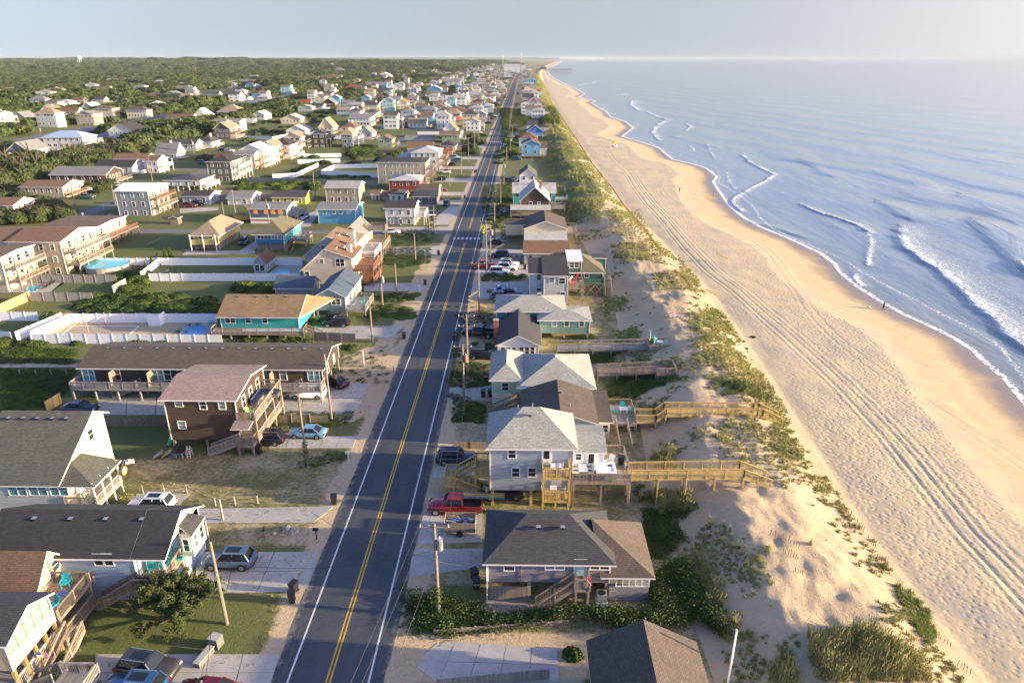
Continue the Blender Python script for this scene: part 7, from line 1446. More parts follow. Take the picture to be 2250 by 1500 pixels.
CARS = [(507,1240,'suv','silver_blue',180,'silver-blue three-row suv on the concrete beside the pine tree'), (330,1478,'suv','graphite',-8,'dark graphite suv parked by the lawn edge in the corner'), (300,1522,'suv','blue',176,'blue suv cut by the lower edge beside the graphite one'), (460,1530,'sedan','maroon',175,'dark red car cut by the lower edge'),
 (677,958,'sedan','light_blue',178,'light blue sedan on the sandy driveway by the vine-wrapped pole'), (585,972,'suv','black',180,'black suv backed under the stacked decks of the brown house'), (178,903,'sedan','navy',-2,'dark blue sedan behind the slate-roofed house near the wooden fence'), (335,1118,'suv','white',180,'white suv mostly hidden behind the long black roof'),
 (735,846,'sedan','black',150,'black hatchback tucked at the end of the apartment row'), (678,872,'van','white',180,'white van under the apartment row deck'), (740,716,'suv','black',182,'black suv in front of the grey cottage'), (728,706,'suv','black',180,'second black suv half hidden behind its neighbour by the grey cottage'),
 (1000,1122,'pickup','red',178,'bright red pickup loaded with ladders next to the blue-grey stilt house'), (1003,1014,'suv','navy',2,'dark navy suv beside the yellow timber stairs'), (1105,1090,'sedan','black',2,'black car parked beneath the blue-grey stilt house'),
 (1052,738,'pickup','black',168,'black pickup with cap on the sand by the sea green house'), (1060,786,'suv','black',3,'black suv next to the brick chimney of the white house'), (1112,645,'suv','white',2,'white suv farthest of three beside the tall white house'), (1122,651,'suv','silver_blue',2,'middle grey-blue suv of three beside the tall white house'), (1102,658,'suv','blue',2,'blue suv partly behind the sea green roof'),
 (1062,589,'pickup','red',2,'red pickup nearest the road beside white jeeps'), (1118,585,'suv','white',-8,'white suv with roof box behind two other white vehicles'), (1114,593,'suv','white',-6,'white suv in the middle of the white trio'), (1098,603,'jeep','white',-4,'boxy white jeep half hidden by bushes'), (1097,565,'suv','navy',182,'dark navy suv behind short white posts'), (1092,537,'sedan','black',-4,'black sedan near the crosswalk'),
 (536,536,'suv','navy',-80,'dark blue suv between the two pyramid-roofed cottages'), (667,482,'suv','white',-100,'small white suv beside the orange-awning house'), (418,456,'jeep','maroon',0,'dark red jeep in front of the light blue cottage'), (438,452,'jeep','navy',0,'dark suv beside the dark red jeep'), (190,437,'pickup','teal_grey',0,'grey-green pickup by the basketball hoop'), (262,410,'sedan','white',0,'white car beside the long brown house'),
 (262,447,'sedan','light_blue',0,'light blue car behind the tall grey house'), (861,513,'sedan','white',0,'white car on the sand north of the peach houses'), (941,477,'van','navy',180,'dark blue van beside the white house with four square windows'), (981,452,'suv','navy',-95,'dark car facing the camera near the roadside lot'), (968,421,'sedan','maroon',0,'dark red car near the shaded porch'), (967,397,'suv','navy',180,'dark suv below the red house'),
 (978,381,'suv','white',180,'white suv by the white outside stair'), (990,365,'suv','black',180,'black suv on the drive above the white one'), (1003,355,'suv','silver_blue',180,'silver-blue car by the tiny red-roofed house'), (998,349,'van','white',0,'white van with red stripe by the tiny red-roofed house'), (1020,326,'suv','maroon',180,'dark maroon suv under the roadside poles'), (1042,298,'suv','white',180,'white truck in the row near the turquoise balcony'), (1050,294,'pickup','white',0,'white pickup beside another white vehicle near the turquoise balcony'),
 (1052,279,'suv','black',0,'dark suv on the verge north of the white pair'), (1068,265,'suv','navy',0,'dark blue suv near the road below a white sedan'), (1085,256,'sedan','white',0,'white sedan on the verge by the second crosswalk'), (1132,298,'suv','white',0,'white suv beside the vivid blue house'), (1122,302,'sedan','silver',0,'silver car beside the vivid blue house'), (1115,340,'sedan','red',0,'red car by the dense bushes near the second crosswalk'), (1135,352,'suv','blue',0,'blue car under the sky blue gabled house deck'), (1120,400,'jeep','navy',0,'dark jeep below the small white gabled cottage'),
 (715,312,'suv','blue',0,'blue car beside the tall narrow brown house'), (505,334,'suv','white',0,'white suv below the charcoal gabled house'), (490,332,'sedan','navy',0,'dark car beside the white one below the charcoal gabled house'), (445,360,'suv','silver_blue',0,'silver-blue car on the sandy drive behind the white hipped house')]
for c in CARS: car(*c)
for i, (y, lane, hd_, kind, col, lb) in enumerate(((930,-13.2,90,'suv','black','dark suv driving away on the far stretch of road'),(700,-16.6,-90,'sedan','navy','dark car coming down the far stretch of road'))): car(0,0,kind,col,hd_,lb,(lane,y))
rc = random.Random(3)
for i in range(60):
    y = 480*(2200/480)**rc.random(); x = rc.choice([rc.uniform(-32,-24), rc.uniform(-32,-24), rc.uniform(-7,-4)])+rx(y)*0; k = rc.choice(['suv','sedan','suv','pickup']); c = rc.choice(['white','white','black','silver','navy','red','grey','blue'])
    car(0,0,k,c,rc.choice([0,180]),f'{c.replace("_"," ")} {dict(suv="suv",sedan="sedan",pickup="pickup")[k]} parked off the far stretch of road on the {"landward" if x < -14 else "seaward"} side',(x,y))
# ladders and cage trailer
x, y = at(1040,1112); ld = MB()
for k in range(3):
    for e in (0,.4): ld.beam((x-1.2,y-.35+.3*k+e*.6,1.35+.06*k),(x+3.4,y-.35+.3*k+e*.6,1.2+.06*k),.05,.05,[plain('blue_ladder',(.1,.35,.5),.4),YEL,METAL][k])
    for j in range(9): ld.beam((x-1+j*.5,y-.35+.3*k,1.34+.06*k-j*.017),(x-1+j*.5,y-.35+.3*k+.24,1.34+.06*k-j*.017),.03,.03,METAL)
tag(ld.build('ladder_stack'), 'stack of blue and yellow ladders sticking out of the red pickup', 'ladders'); TAGGED[-1].location.z = .05
x, y = at(1012,1165); o = empty('utility_trailer', (x,y,0)); tag(o, 'timber-sided trailer heaped with boards behind the red pickup', 'trailer')
for (a,b2,c,d) in ((-1.6,1.6,-.95,-.9),(-1.6,1.6,.9,.95),(-1.6,-1.55,-.9,.9),(1.55,1.6,-.9,.9)):
    b_ = MB()
    for k in range(5): b_.box(a,b2,c,d,.55+k*.22,.72+k*.22,OLDW)
    b_.build('side_boards', o)
b_ = MB(); b_.box(-1.55,1.55,-.9,.9,.45,.55,OLDW); b_.build('bed', o)
for e in (-1,1): link('wheel', wheel_mesh(.33,.24)[0], o, (0,e*.95,.33))
for k in range(14): b_ = MB(); a = random.uniform(-1.2,1.2); c = random.uniform(-.6,.6); t = random.uniform(-.5,.5); b_.beam((a-.5,c-t*.4,1.1+random.random()*.3),(a+.5,c+t*.4,1.2+random.random()*.3),.16,.05,random.choice([NEWW,OLDW,METAL,plain('blue_tarp',(.03,.15,.5),.5)])); q = b_.build('loose_board', o)
# ------------------------------------------------------------------ poles and wires
def pole(px, py, h, label, arms=1, tr=0, col=POLEM, x=None, y=None, vine=False):
    if x is None: x, y = at(px, py)
    o = empty('utility_pole', (x,y,0)); tag(o, label, 'utility pole', 'utility poles'); b_ = MB(); b_.cyl((0,0,-.2),(0,0,h),.17,.11,col,8); b_.build('pole', o); tops = []
    for k in range(arms):
        z = h-.35-k*1.6; b_ = MB(); b_.box(-1.25,1.25,-.06,.06,z-.06,z+.06,col); b_.beam((0,.05,z-.75),(.6,.05,z),.04,.04,METAL); b_.beam((0,.05,z-.75),(-.6,.05,z),.04,.04,METAL); b_.build('crossarm', o)
        for xx in (-1.15,-.45,1.15): b_ = MB(); b_.cyl((xx,0,z+.06),(xx,0,z+.3),.06,.03,WHITE,6); b_.build('insulator', o)
        if k == 0: tops = [(x+xx,y,z+.3) for xx in (-1.15,-.45,1.15)]
    if not arms: tops = [(x,y,h-.3)]
    if tr: b_ = MB(); b_.cyl((.38,0,h-2.6),(.38,0,h-1.5),.26,.26,METAL if tr == 1 else plain('rusty_transformer',(.25,.13,.07),.7),10); b_.build('transformer', o); b_ = MB(); b_.cyl((.38,0,h-1.5),(.38,0,h-1.25),.05,.03,WHITE,6); b_.build('bushing', o)
    if vine: link('vine', quads_mesh('vine', np.stack([NR.normal(size=420)*.16,NR.normal(size=420)*.16,NR.rand(420)*3.2+.3],1),NR.normal(size=(420,3)),.07,[VINE]), o)
    return tops
RP = []
for px, py, top, arms, tr, lb in ((965,1357,1150,1,1,'leaning pole with crossarm and grey transformer beside the vine thicket'),(1020,882,757,1,2,'pole with rusty transformer beside the mint house drive'),(1028,818,690,2,0,'tall double-armed pole near the black suv'),(1053,693,575,1,0,'plain pole on the grassy hump by the three suvs'),(1069,606,484,1,0,'pole behind the red pickup'),(1078,578,492,0,1,'shorter pole with transformer above the white jeeps'),(1087,527,446,1,0,'brown pole beside the black sedan near the crosswalk'),(1100,447,392,1,0,'brown pole near the shingled porch house'),(1107,407,353,1,1,'pole just landward of the small white cottage'),(1113,362,328,0,0,'bare pole in the grass south of the sky blue house'),(1121,334,300,0,1,'pole with transformer by the second crosswalk'),(1126,308,275,1,0,'pole by the parked cars of the vivid blue house')):
    x, y = at(px, py); h = min(12.5, max(8, zat(px, top, y))); RP.append(pole(px, py, h, lb, arms, tr, vine=px==965))
for k in range(26):
    y = at(0,300)[1]*1.08+k*46; RP.append(pole(0,0,11,'weathered pole in the long line along the far seaward verge',1,0,x=-8.3+rx(y),y=y))
RP0 = [[(a-6,b-40,c) for a, b, c in RP[0]]]+RP
for px, py, top, arms, tr, lb, v in ((499,1370,1190,0,0,'smooth grey service pole on the corner lawn beside the pine',0),(676,1026,884,0,0,'vine-wrapped service pole by the light blue sedan',1),(729,922,778,0,0,'service pole at the end of the picket fence',0),(819,752,652,0,0,'dark service pole by the dark timber fence',0),(841,672,592,0,1,'pole with transformer by the peach houses',0),(872,646,582,0,0,'thin service pole behind the roadside bushes',0),(913,571,512,0,0,'service pole north of the peach houses',0),(955,513,452,0,0,'pale service pole beside the four-window house',0),(944,512,470,0,0,'dark stub pole beside the pale one',0),(495,492,446,0,0,'short pole on the grass by the cross street',0),(592,497,438,0,1,'pole with transformer in front of the orange-awning house',0),(517,467,417,0,0,'pole in front of the reddish porch',0),(694,440,377,0,0,'tall pole behind the tan balcony house',0),(165,452,392,1,0,'pole near the basketball hoop',0),(254,450,408,0,0,'pole beside the street corner by the tall grey house',0),(335,397,345,0,0,'pole by the white balcony house',0),(370,393,355,0,0,'pale pole on the lawn near the white hipped house',0),(428,352,305,0,1,'pole with transformer by the timber balcony houses',0),(972,438,390,0,0,'pole beside the red house',0),(988,408,370,0,0,'service pole on the scrub by the parked black suv',0),(1014,384,338,0,0,'service pole in the roadside scrub',0),(1030,358,302,0,0,'tall dark service pole near the road',0),(1043,331,292,0,0,'service pole north of the maroon suv',0),(1053,313,270,0,0,'service pole by the white trucks',0),(220,292,268,1,0,'bypass pole near the black-roofed white house',0),(92,305,278,1,1,'bypass pole with transformer behind the blue-roofed mansion',0),(355,256,244,1,0,'bypass pole on the wooded slope',0),(448,252,234,1,0,'bypass pole by the periwinkle house',0),(540,236,221,1,0,'bypass pole beyond the periwinkle house',0)):
    x, y = at(px, py); h = min(12, max(6.5, zat(px, top, y))); pole(px, py, h, lb, arms, tr, vine=bool(v))
def wire(a, b, sag, label, r=.018):
    b_ = MB(); n = 12; Q = [(a[0]+(b[0]-a[0])*i/n, a[1]+(b[1]-a[1])*i/n, a[2]+(b[2]-a[2])*i/n-sag*4*(i/n)*(1-i/n)) for i in range(n+1)]
    b_.v = [(q[0]+r*dx, q[1], q[2]+r*dz) for q in Q for dx, dz in ((-1,-.6),(1,-.6),(0,1))]
    for i in range(n):
        for j in range(3): b_.f.append((i*3+j, i*3+(j+1)%3, i*3+3+(j+1)%3, i*3+3+j)); b_.m.append(b_.mi(DARKM)); b_.u.append(None)
    o = b_.build('overhead_wire' if 'rope' not in label else 'rope'); tag(o, label, 'wire', 'overhead wires'); return o
for i in range(0, 12):
    A, B = RP0[i], RP0[i+1]
    for j in range(min(len(A), len(B))): wire(A[j], B[j], .5, ['overhead wire strung between seaward roadside poles, landward strand','overhead wire strung between seaward roadside poles, middle strand','overhead wire strung between seaward roadside poles, seaward strand'][j])
p0 = RP[0][1]
wire((p0[0],p0[1],7.2),(at(499,1370)[0],at(499,1370)[1],6.6),1.1,'wire crossing the road above the silver-blue suv'); wire((p0[0],p0[1],6.6),(xat(700,1250,52),52,6.3),1.0,'lower wire sagging across the road'); wire((at(499,1370)[0],at(499,1370)[1],6.4),(-22,35,5),.6,'pale wire dropping over the graphite suv',.022); wire((p0[0],p0[1],6.4),(-2.8,47.9,3.9),.4,'service wire to the grey shingled cottage'); wire((at(729,922)[0],at(729,922)[1],6.8),(RP[1][1][0],RP[1][1][1],7),1,'wire crossing the road by the mint house')
# ------------------------------------------------------------------ bins, mailboxes, posts
def bin_(px, py, label, rz=0, num=None):
    x, y = at(px, py); o = empty('wheelie_bin', (x,y,.03), rz); tag(o, label, 'trash bin', 'roadside trash bins'); b_ = MB(); i = len(b_.v)
    b_.v += [(-.24,-.26,.04),(.24,-.26,.04),(.24,.26,.04),(-.24,.26,.04),(-.31,-.36,1.),(.31,-.36,1.),(.31,.36,1.),(-.31,.36,1.)]
    for q in ((0,3,2,1),(4,5,6,7),(0,1,5,4),(1,2,6,5),(2,3,7,6),(3,0,4,7)): b_.f.append(tuple(i+a for a in q)); b_.m.append(b_.mi(DARKM)); b_.u.append(None)
    b_.build('bin_body', o); b_ = MB(); b_.beam((0,-.38,1.03),(0,.4,1.1),.68,.07,DARKM); b_.build('lid', o)
    for e in (-1,1): b_ = MB(); b_.cyl((e*.3,.28,.12),(e*.24,.28,.12),.12,.12,TYRE,10); b_.build('wheel', o)
    if num:
        c = bpy.data.curves.new('house_number', 'FONT'); c.body = num; c.size = .26; c.extrude = .002; c.align_x = 'CENTER'; c.materials.append(WHITE); t0 = bpy.data.objects.new('tmp', c); t = link('house_number', bpy.data.meshes.new_from_object(t0), o); t.location = (0,-.375,.66); t.rotation_euler = (R(84),0,0)
for a in ((735,1107,'single black bin at the road edge beside the long concrete driveway',.2),(643,1322,'front black bin of the pair by the wide concrete drive',.3),(647,1300,'rear black bin of the pair by the wide concrete drive',-.4),(1047,1293,'black bin lettered 4224 at the grey cottage corner',.1,'4224'),(1043,1272,'black bin behind the one with white numbers',.5),(1062,872,'black bin left of the pair by the mint house',0),(1077,871,'black bin right of the pair by the mint house',0),(999,748,'black bin at the road edge near the black pickup',.4),(1002,741,'black bin just behind the road edge bin',0),(888,744,'black bin at the road edge by the turquoise house drive',.2),(934,626,'black bin at the road edge by the peach house drive',.2),(964,560,'black bin on the sandy verge north of the peach houses',0),(1057,543,'black bin near the crosswalk on the seaward verge',0),(1153,592,'black bin behind the white vehicles',0),(570,996,'black bin beneath the brown house deck stairs',0),(605,957,'black grill-shaped bin under the brown house deck',0),(1021,436,'black bin on the verge by the shaded porch house',0),(1043,380,'black bin of the pair by the white suv drive',0),(1046,379,'second bin of the pair by the white suv drive',0),(1064,337,'black bin by the second crosswalk',0),(1088,283,'black bin on the far verge',0)): bin_(*a)
def mailbox(px, py, label, m=DARKM):
    x, y = at(px, py); o = empty('mailbox', (x,y,0)); tag(o, label, 'mailbox'); b_ = MB(); b_.box(-.05,.05,-.05,.05,0,1.1,m); b_.build('post', o); b_ = MB(); b_.box(-.28,.28,-.12,.12,1.1,1.28,m); b_.cyl((-.28,0,1.28),(.28,0,1.28),.12,.12,m,10); b_.build('box', o)
mailbox(696,1184,'black mailbox on the grass verge beside the stone heap'); mailbox(766,1013,'white mailbox with arm on the sandy verge',WHITE); mailbox(183,478,'white mailbox beside the diagonal street',WHITE); mailbox(228,460,'pale mailbox at the tall grey house drive',WHITE); mailbox(922,640,'white mailbox among the roadside bushes by the peach house drive',WHITE)
def post(px, py, h, label, m=GREYW, r=.08, name='fence_post', cat='post', group=None):
    x, y, z = att(px, py); b_ = MB(); b_.cyl((0,0,-.2),(0,0,h),r,r,m,7); o = b_.build(name); o.location = (x,y,z); tag(o, label, cat, group); return (x,y,z+h*.85)
pp = [post(a, b2, 1.1, f'short timber rope post on the lawn verge, {w} of six from the house', GREYW, .08, 'rope_post', 'post', 'rope posts') for a, b2, w in ((315,1084,'first'),(362,1084,'second'),(411,1083,'third'),(474,1111,'fourth'),(517,1109,'fifth'),(567,1107,'last'))]
for a, b2 in zip(pp[:-1], pp[1:]): wire(a, b2, .25, 'slack rope between the short timber posts', .03)
for a, w in ((45,'first'),(80,'second'),(113,'third'),(147,'fourth')): post(a, 823, .9, f'short wooden stake in the green field, {w} from the west')
for a, b2 in ((1130,570),(1142,571),(1153,571)): post(a, b2, 1.0, 'white bollard in front of the navy suv', VINYL, .12, 'bollard', 'bollard')
post(1598,1508,zat(1608,1385,at(1598,1508)[1])/.98,'slim white flagpole rising beside the brown roof at the bottom edge', VINYL, .08, 'flagpole', 'flagpole')
post(800,800,2.4,'white marker pole on the sandy lot beside the road', VINYL, .06, 'marker_post', 'marker'); post(865,822,1.4,'short rusty post by the roadside weeds', OLDW, .07)
x, y = at(457,1440); o = empty('concrete_bench', (x,y,0), R(-14)); tag(o, 'low block bench with a square pillar on the corner lawn', 'bench'); b_ = MB(); b_.box(-.25,.25,-1.3,.5,0,.5,plain('dark_block',(.13,.13,.13),.8)); b_.build('base', o); b_ = MB(); b_.box(-.3,.3,-1.35,.55,.5,.58,CONC); b_.build('seat', o); b_ = MB(); b_.box(-.45,.45,.7,1.5,0,1.0,plain('dark_block',(.13,.13,.13),.8),CONC); b_.build('pillar', o)
x, y = at(590,1165); 
for i in range(9): b_ = MB(); r = random.uniform(.12,.3); b_.cyl((0,0,0),(0,0,r),r,r*.6,plain('pale_rock',(.35,.33,.3),.9,0,.3),6); o = b_.build('rock'); o.location = (x+random.uniform(-1.2,3.2),y+random.uniform(-.5,.5),0); tag(o,'pale rock in the small heap on the verge behind the silver-blue suv','rock','rocks on the verge')
x, y = at(581,1180); o = empty('pelican_statue', (x,y,0)); tag(o,'dark pelican statue on a short pole by the weedy verge','statue'); b_ = MB(); b_.cyl((0,0,0),(0,0,.8),.13,.12,OLDW,8); b_.build('piling', o); b_ = MB(); b_.cyl((0,0,.8),(.05,0,1.15),.13,.08,DARKM,8); b_.cyl((.05,0,1.1),(.12,0,1.4),.05,.05,DARKM,6); b_.cyl((.12,0,1.38),(.38,0,1.25),.04,.015,DARKM,6); b_.build('bird', o)
# ------------------------------------------------------------------ fences
def fence(P, h, label, m, pm=None, step=2.4, kind='vinyl', px=True, th=.05):
    Q = [att(a, b2) for a, b2 in P] if px else P; o = empty('fence' if kind != 'sand' else 'sand_fence', Q[0]); off = Q[0]; tag(o, label, 'fence'); pm = pm or m
    for (xa,ya,za),(xb,yb2,zb2) in zip(Q[:-1], Q[1:]):
        L = math.hypot(xb-xa, yb2-ya); n = max(1, int(round(L/step)))
        for i in range(n):
            t0, t1 = i/n, (i+1)/n; a = (xa+(xb-xa)*t0, ya+(yb2-ya)*t0); c = (xa+(xb-xa)*t1, ya+(yb2-ya)*t1); z0 = h1(*a); z1 = h1(*c)
            b_ = MB()
            if kind in ('vinyl', 'board'): b_.beam((*a,z0+h/2+.03),(*c,z1+h/2+.03),th,h,m)
            elif kind == 'picket':
                k = int(L/n/.16)
                for j in range(k): t = (j+.5)/k; x_, y_ = a[0]+(c[0]-a[0])*t, a[1]+(c[1]-a[1])*t; b_.beam((x_,y_,z0+.03),(x_,y_,z0+h*random.uniform(.93,1.05)),.1,.02,m)
                b_.beam((*a,z0+h*.7),(*c,z1+h*.7),.04,.08,m)
            else:
                k = max(2, int(L/n/.22))
                for j in range(k): t = (j+.5)/k; x_, y_ = a[0]+(c[0]-a[0])*t, a[1]+(c[1]-a[1])*t; z_ = h1(x_, y_); b_.beam((x_,y_,z_-.1),(x_+random.uniform(-.08,.08),y_,z_+h*random.uniform(.5,1.)),.05,.03,m)
            b_.build('panel', o, off)
            if kind != 'sand': b_ = MB(); b_.box(a[0]-.07,a[0]+.07,a[1]-.07,a[1]+.07,z0,z0+h+.12,pm); b_.build('post', o, off)
WF = 1.75
fence([(190,583),(665,583)],WF,'long white vinyl fence behind the two saltboxes and round pool',VINYL); fence([(330,618),(662,618)],WF,'white vinyl fence in front of the small pool and shed',VINYL); fence([(312,614),(352,583)],WF,'short white fence run linking the two long ones by the junipers',VINYL); fence([(190,583),(180,596)],WF,'stub of white fence by the timber stairs of the beige complex',VINYL)
fence([(0,705),(86,705)],WF,'white fence with lattice top at the palm tree',VINYL); fence([(158,709),(478,709)],WF,'white fence along the back of the sand court',VINYL); fence([(158,709),(72,748)],WF,'white side fence of the sand court',VINYL); fence([(138,707),(38,750)],WF,'white diagonal fence next to the sand court, westmost',VINYL); fence([(0,748),(28,750)],WF,'short white fence below the green lawn',VINYL); fence([(72,754),(490,757)],WF,'white fence behind the hedge, in front of the sand court',VINYL)
fence([(706,384),(832,391)],1.8,'white fence front run beside the beige mansion',VINYL); fence([(706,384),(735,371),(832,369)],1.8,'white fence back run beside the beige mansion',VINYL); fence([(600,393),(652,390),(700,367)],1.8,'white pool fence in the tall house row, nearest',VINYL); fence([(655,360),(748,357)],1.8,'white pool fence in the tall house row, upper',VINYL); fence([(668,347),(750,345)],1.8,'white pool fence in the tall house row, uppermost',VINYL); fence([(535,305),(600,308),(640,300)],1.8,'white fence around the blue inflatable',VINYL); fence([(918,296),(965,296)],1.8,'white fence in the open green field',VINYL); fence([(838,282),(872,280)],1.8,'white fence by the vegetated dune',VINYL); fence([(878,310),(905,310)],1.8,'short white fence north of the green shed house',VINYL)
fence([(228,937),(368,937)],1.3,'dark weathered picket fence behind the dark lawn',OLDW,kind='picket'); fence([(602,930),(722,930)],1.3,'weathered picket fence beside the light blue sedan',OLDW,kind='picket'); fence([(25,622),(258,622)],1.8,'grey board fence below the beige complex',GREYW,kind='board'); fence([(70,662),(206,662)],1.8,'grey board fence along the kidney pool lawn',GREYW,kind='board'); fence([(0,690),(70,658)],1.8,'new golden board fence beside the palm',NEWW,kind='board'); fence([(250,645),(279,628)],1.7,'short grey board fence by the rounded bushes',GREYW,kind='board'); fence([(405,440),(600,438)],1.8,'grey board fence behind the cottages',GREYW,kind='board'); fence([(545,400),(832,408)],1.8,'long grey board fence behind the tan balcony house',GREYW,kind='board'); fence([(690,748),(782,752)],1.6,'dark timber fence with top rail above the low bushes',OLDW,kind='board'); fence([(105,905),(137,885)],1.6,'leaning wooden fence behind the dark blue sedan',NEWW,kind='board')
fence([(955,1393),(1250,1371)],.45,'low sunken timber bulkhead at the edge of the vines',OLDW,kind='board',step=1.2,th=.12); fence([(962,1515),(1207,1492)],1.1,'grey timber fence along the bottom edge of the concrete pad',GREYW,kind='board'); fence([(998,985),(1072,985)],.9,'low dark timber wall behind the navy suv',OLDW,kind='board'); fence([(1070,644),(1140,644)],.8,'low dark retaining fence behind the three suvs',OLDW,kind='board')
SF = plain('sand_fence_slats', (.24,.14,.08), .9)
for i, P in enumerate(([(1847,1118),(1872,1132)],[(1880,1150),(1898,1168)],[(1905,1185),(1924,1204)],[(1912,1218),(1952,1241)],[(2062,1403),(2092,1423)],[(2100,1460),(2134,1483)],[(1690,1172),(1757,1206)],[(1718,1212),(1756,1230)],[(1745,1255),(1766,1262)])):
    fence(P,.75,f'broken sand fence run on the dune edge, {["uppermost short one","next below the uppermost","third down the edge","long one in the middle of the edge","beside the dense grass rim","lowest one by the frame corner","half buried on the inner dune","smallest inner dune run","leaning stump run"][i]}',SF,kind='sand',step=1.6)
fence([(1300,360),(1345,415),(1372,455),(1410,500),(1440,540),(1462,565)],1.0,'long rusty sand fence following the foot of the dunes',SF,kind='sand',step=3); fence([(1225,245),(1262,300),(1300,360)],1.1,'distant sand fence following the foot of the dunes',SF,kind='sand',step=6)
fence([(1245,490),(1335,488)],1.0,'beach access sand fence, northern side',SF,kind='sand',step=2); fence([(1240,505),(1330,503),(1375,500)],1.0,'beach access sand fence, southern side',SF,kind='sand',step=2)
# ------------------------------------------------------------------ pools, court, people
def poolwater(c, name='pool_water'):
    m, n, l, b = nmat(name); b.inputs['Base Color'].default_value = c4(c); b.inputs['Roughness'].default_value = .06; bump(n, l, noise(n, l, pos(n, l), 2.5, 3), b, .03, .6); return m
PW = poolwater((.03,.28,.55)); PW2 = poolwater((.10,.55,.70))
def pool(P, label, m):
    Q = pts_at(P); cx = sum(p[0] for p in Q)/len(Q); cy = sum(p[1] for p in Q)/len(Q); o = empty('swimming_pool', (cx,cy,0)); tag(o, label, 'swimming pool'); off = (cx,cy,0)
    S = []; n = len(Q)
    for i in range(n):
        p0, p1, p2, p3 = [np.array(Q[(i+k-1)%n]) for k in range(4)]
        for t in np.linspace(0,1,5)[:-1]: S.append(.5*((2*p1)+(-p0+p2)*t+(2*p0-5*p1+4*p2-p3)*t*t+(-p0+3*p1-3*p2+p3)*t**3))
    b_ = MB(); b_.poly([(p[0],p[1],.035) for p in S], m); b_.build('water', o, off); b_ = MB(); c = np.array((cx,cy)); k = len(S)
    for i in range(k):
        a, d = S[i], S[(i+1)%k]; a2, d2 = a+(a-c)/np.linalg.norm(a-c)*.35, d+(d-c)/np.linalg.norm(d-c)*.35
        b_.poly([(*a,.06),(*a2,.06),(*d2,.06),(*d,.06)], CONC); b_.poly([(*a,.03),(*a,.06),(*d,.06),(*d,.03)], CONC); b_.poly([(*a2,.0),(*a2,.06),(*d2,.06),(*d2,.0)][::-1], CONC)
    b_.build('coping', o, off)
pool([(398,742),(412,722),(430,716),(455,718),(448,732),(432,743)],'dark blue freeform pool beside the turquoise house',PW); pool([(62,641),(60,632),(75,627),(92,628),(82,634),(77,641)],'kidney-shaped light blue pool in the paved yard',PW2); pool([(604,602),(606,596),(622,592),(637,593),(630,602)],'small light blue pool between the white fences',PW2)
x, y = at(239,591); o = empty('round_pool', (x,y,0)); tag(o, 'round above-ground pool with a blue rim below the beige complex', 'swimming pool'); b_ = MB(); b_.cyl((0,0,0),(0,0,1.25),4.6,4.6,plain('pool_wall',(.35,.32,.28),.6),28); b_.build('side_wall', o); b_ = MB(); b_.cyl((0,0,1.25),(0,0,1.27),4.35,4.35,PW2,28); b_.build('water', o); b_ = MB()
for i in range(28): a0, a1 = i*math.pi/14, (i+1)*math.pi/14; b_.poly([(4.35*math.cos(a0),4.35*math.sin(a0),1.32),(4.7*math.cos(a0),4.7*math.sin(a0),1.32),(4.7*math.cos(a1),4.7*math.sin(a1),1.32),(4.35*math.cos(a1),4.35*math.sin(a1),1.32)],plain('pool_rim',(.05,.25,.5),.4))
b_.build('rim', o)
xa, ya = at(197,740); xb, yb2 = at(234,716); o = empty('volleyball_net', (xa,ya,0)); tag(o, 'volleyball net strung between two posts over the sand court', 'net'); 
for (x, y) in ((xa,ya),(xb,yb2)): b_ = MB(); b_.cyl((x-xa,y-ya,0),(x-xa,y-ya,2.6),.08,.08,OLDW,7); b_.build('post', o)
b_ = MB(); b_.beam((0,0,2.45),(xb-xa,yb2-ya,2.45),.03,.07,BLUE); b_.beam((0,0,1.6),(xb-xa,yb2-ya,1.6),.02,.04,BLUE)
b_.build('net', o)
Pc = pts_at([(128,740),(278,740),(305,717),(160,717)]); b_ = MB()
for i in range(4): (xa,ya),(xb,yb2) = Pc[i], Pc[(i+1)%4]; b_.beam((xa,ya,.06),(xb,yb2,.06),.12,.06,WHITE)
o = b_.build('court_boundary'); tag(o, 'white boundary boards framing the sand volleyball court', 'boundary')
def privacy(): 
    x, y = at(345,712); o = empty('changing_screen', (x,y,0)); tag(o, 'white two-panel changing screen with striped towel by the sand court', 'screen'); b_ = MB(); b_.box(-1.1,1.1,-.9,-.85,0,2,VINYL); b_.build('panel', o); b_ = MB(); b_.box(1.1,1.15,-.9,1.2,0,2.1,VINYL); b_.build('panel', o)
privacy()
for i, (px, py) in enumerate(((428,705),(462,707))): 
    x, y = at(px, py); o = empty('sun_lounger', (x,y,.03), R(40)); tag(o, ['turquoise sun lounger nearer the sand court','turquoise sun lounger nearer the turquoise house'][i], 'lounger'); b_ = MB(); b_.box(-.35,.35,-1,.3,.3,.38,TEAL2); b_.build('seat', o); b_ = MB(); b_.beam((0,.3,.35),(0,.95,.85),.7,.06,TEAL2); b_.build('backrest', o)
    for a in (-.3,.3):
        for c in (-.9,.3): b_ = MB(); b_.box(a-.03,a+.03,c-.03,c+.03,0,.3,WHITE); b_.build('leg', o)
for i in range(5):
    x, y = at(98+i*7.5, 635-i*4.5); o = empty('sun_lounger', (x,y,.03), R(-30)); tag(o, f'dark lounger by the kidney pool, {["first","second","third","fourth","last"][i]} of five from the pool', 'lounger', 'dark pool loungers'); b_ = MB(); b_.box(-.33,.33,-1,.3,.3,.38,DARKM); b_.build('seat', o); b_ = MB(); b_.beam((0,.3,.35),(0,.95,.8),.66,.06,DARKM); b_.build('backrest', o)
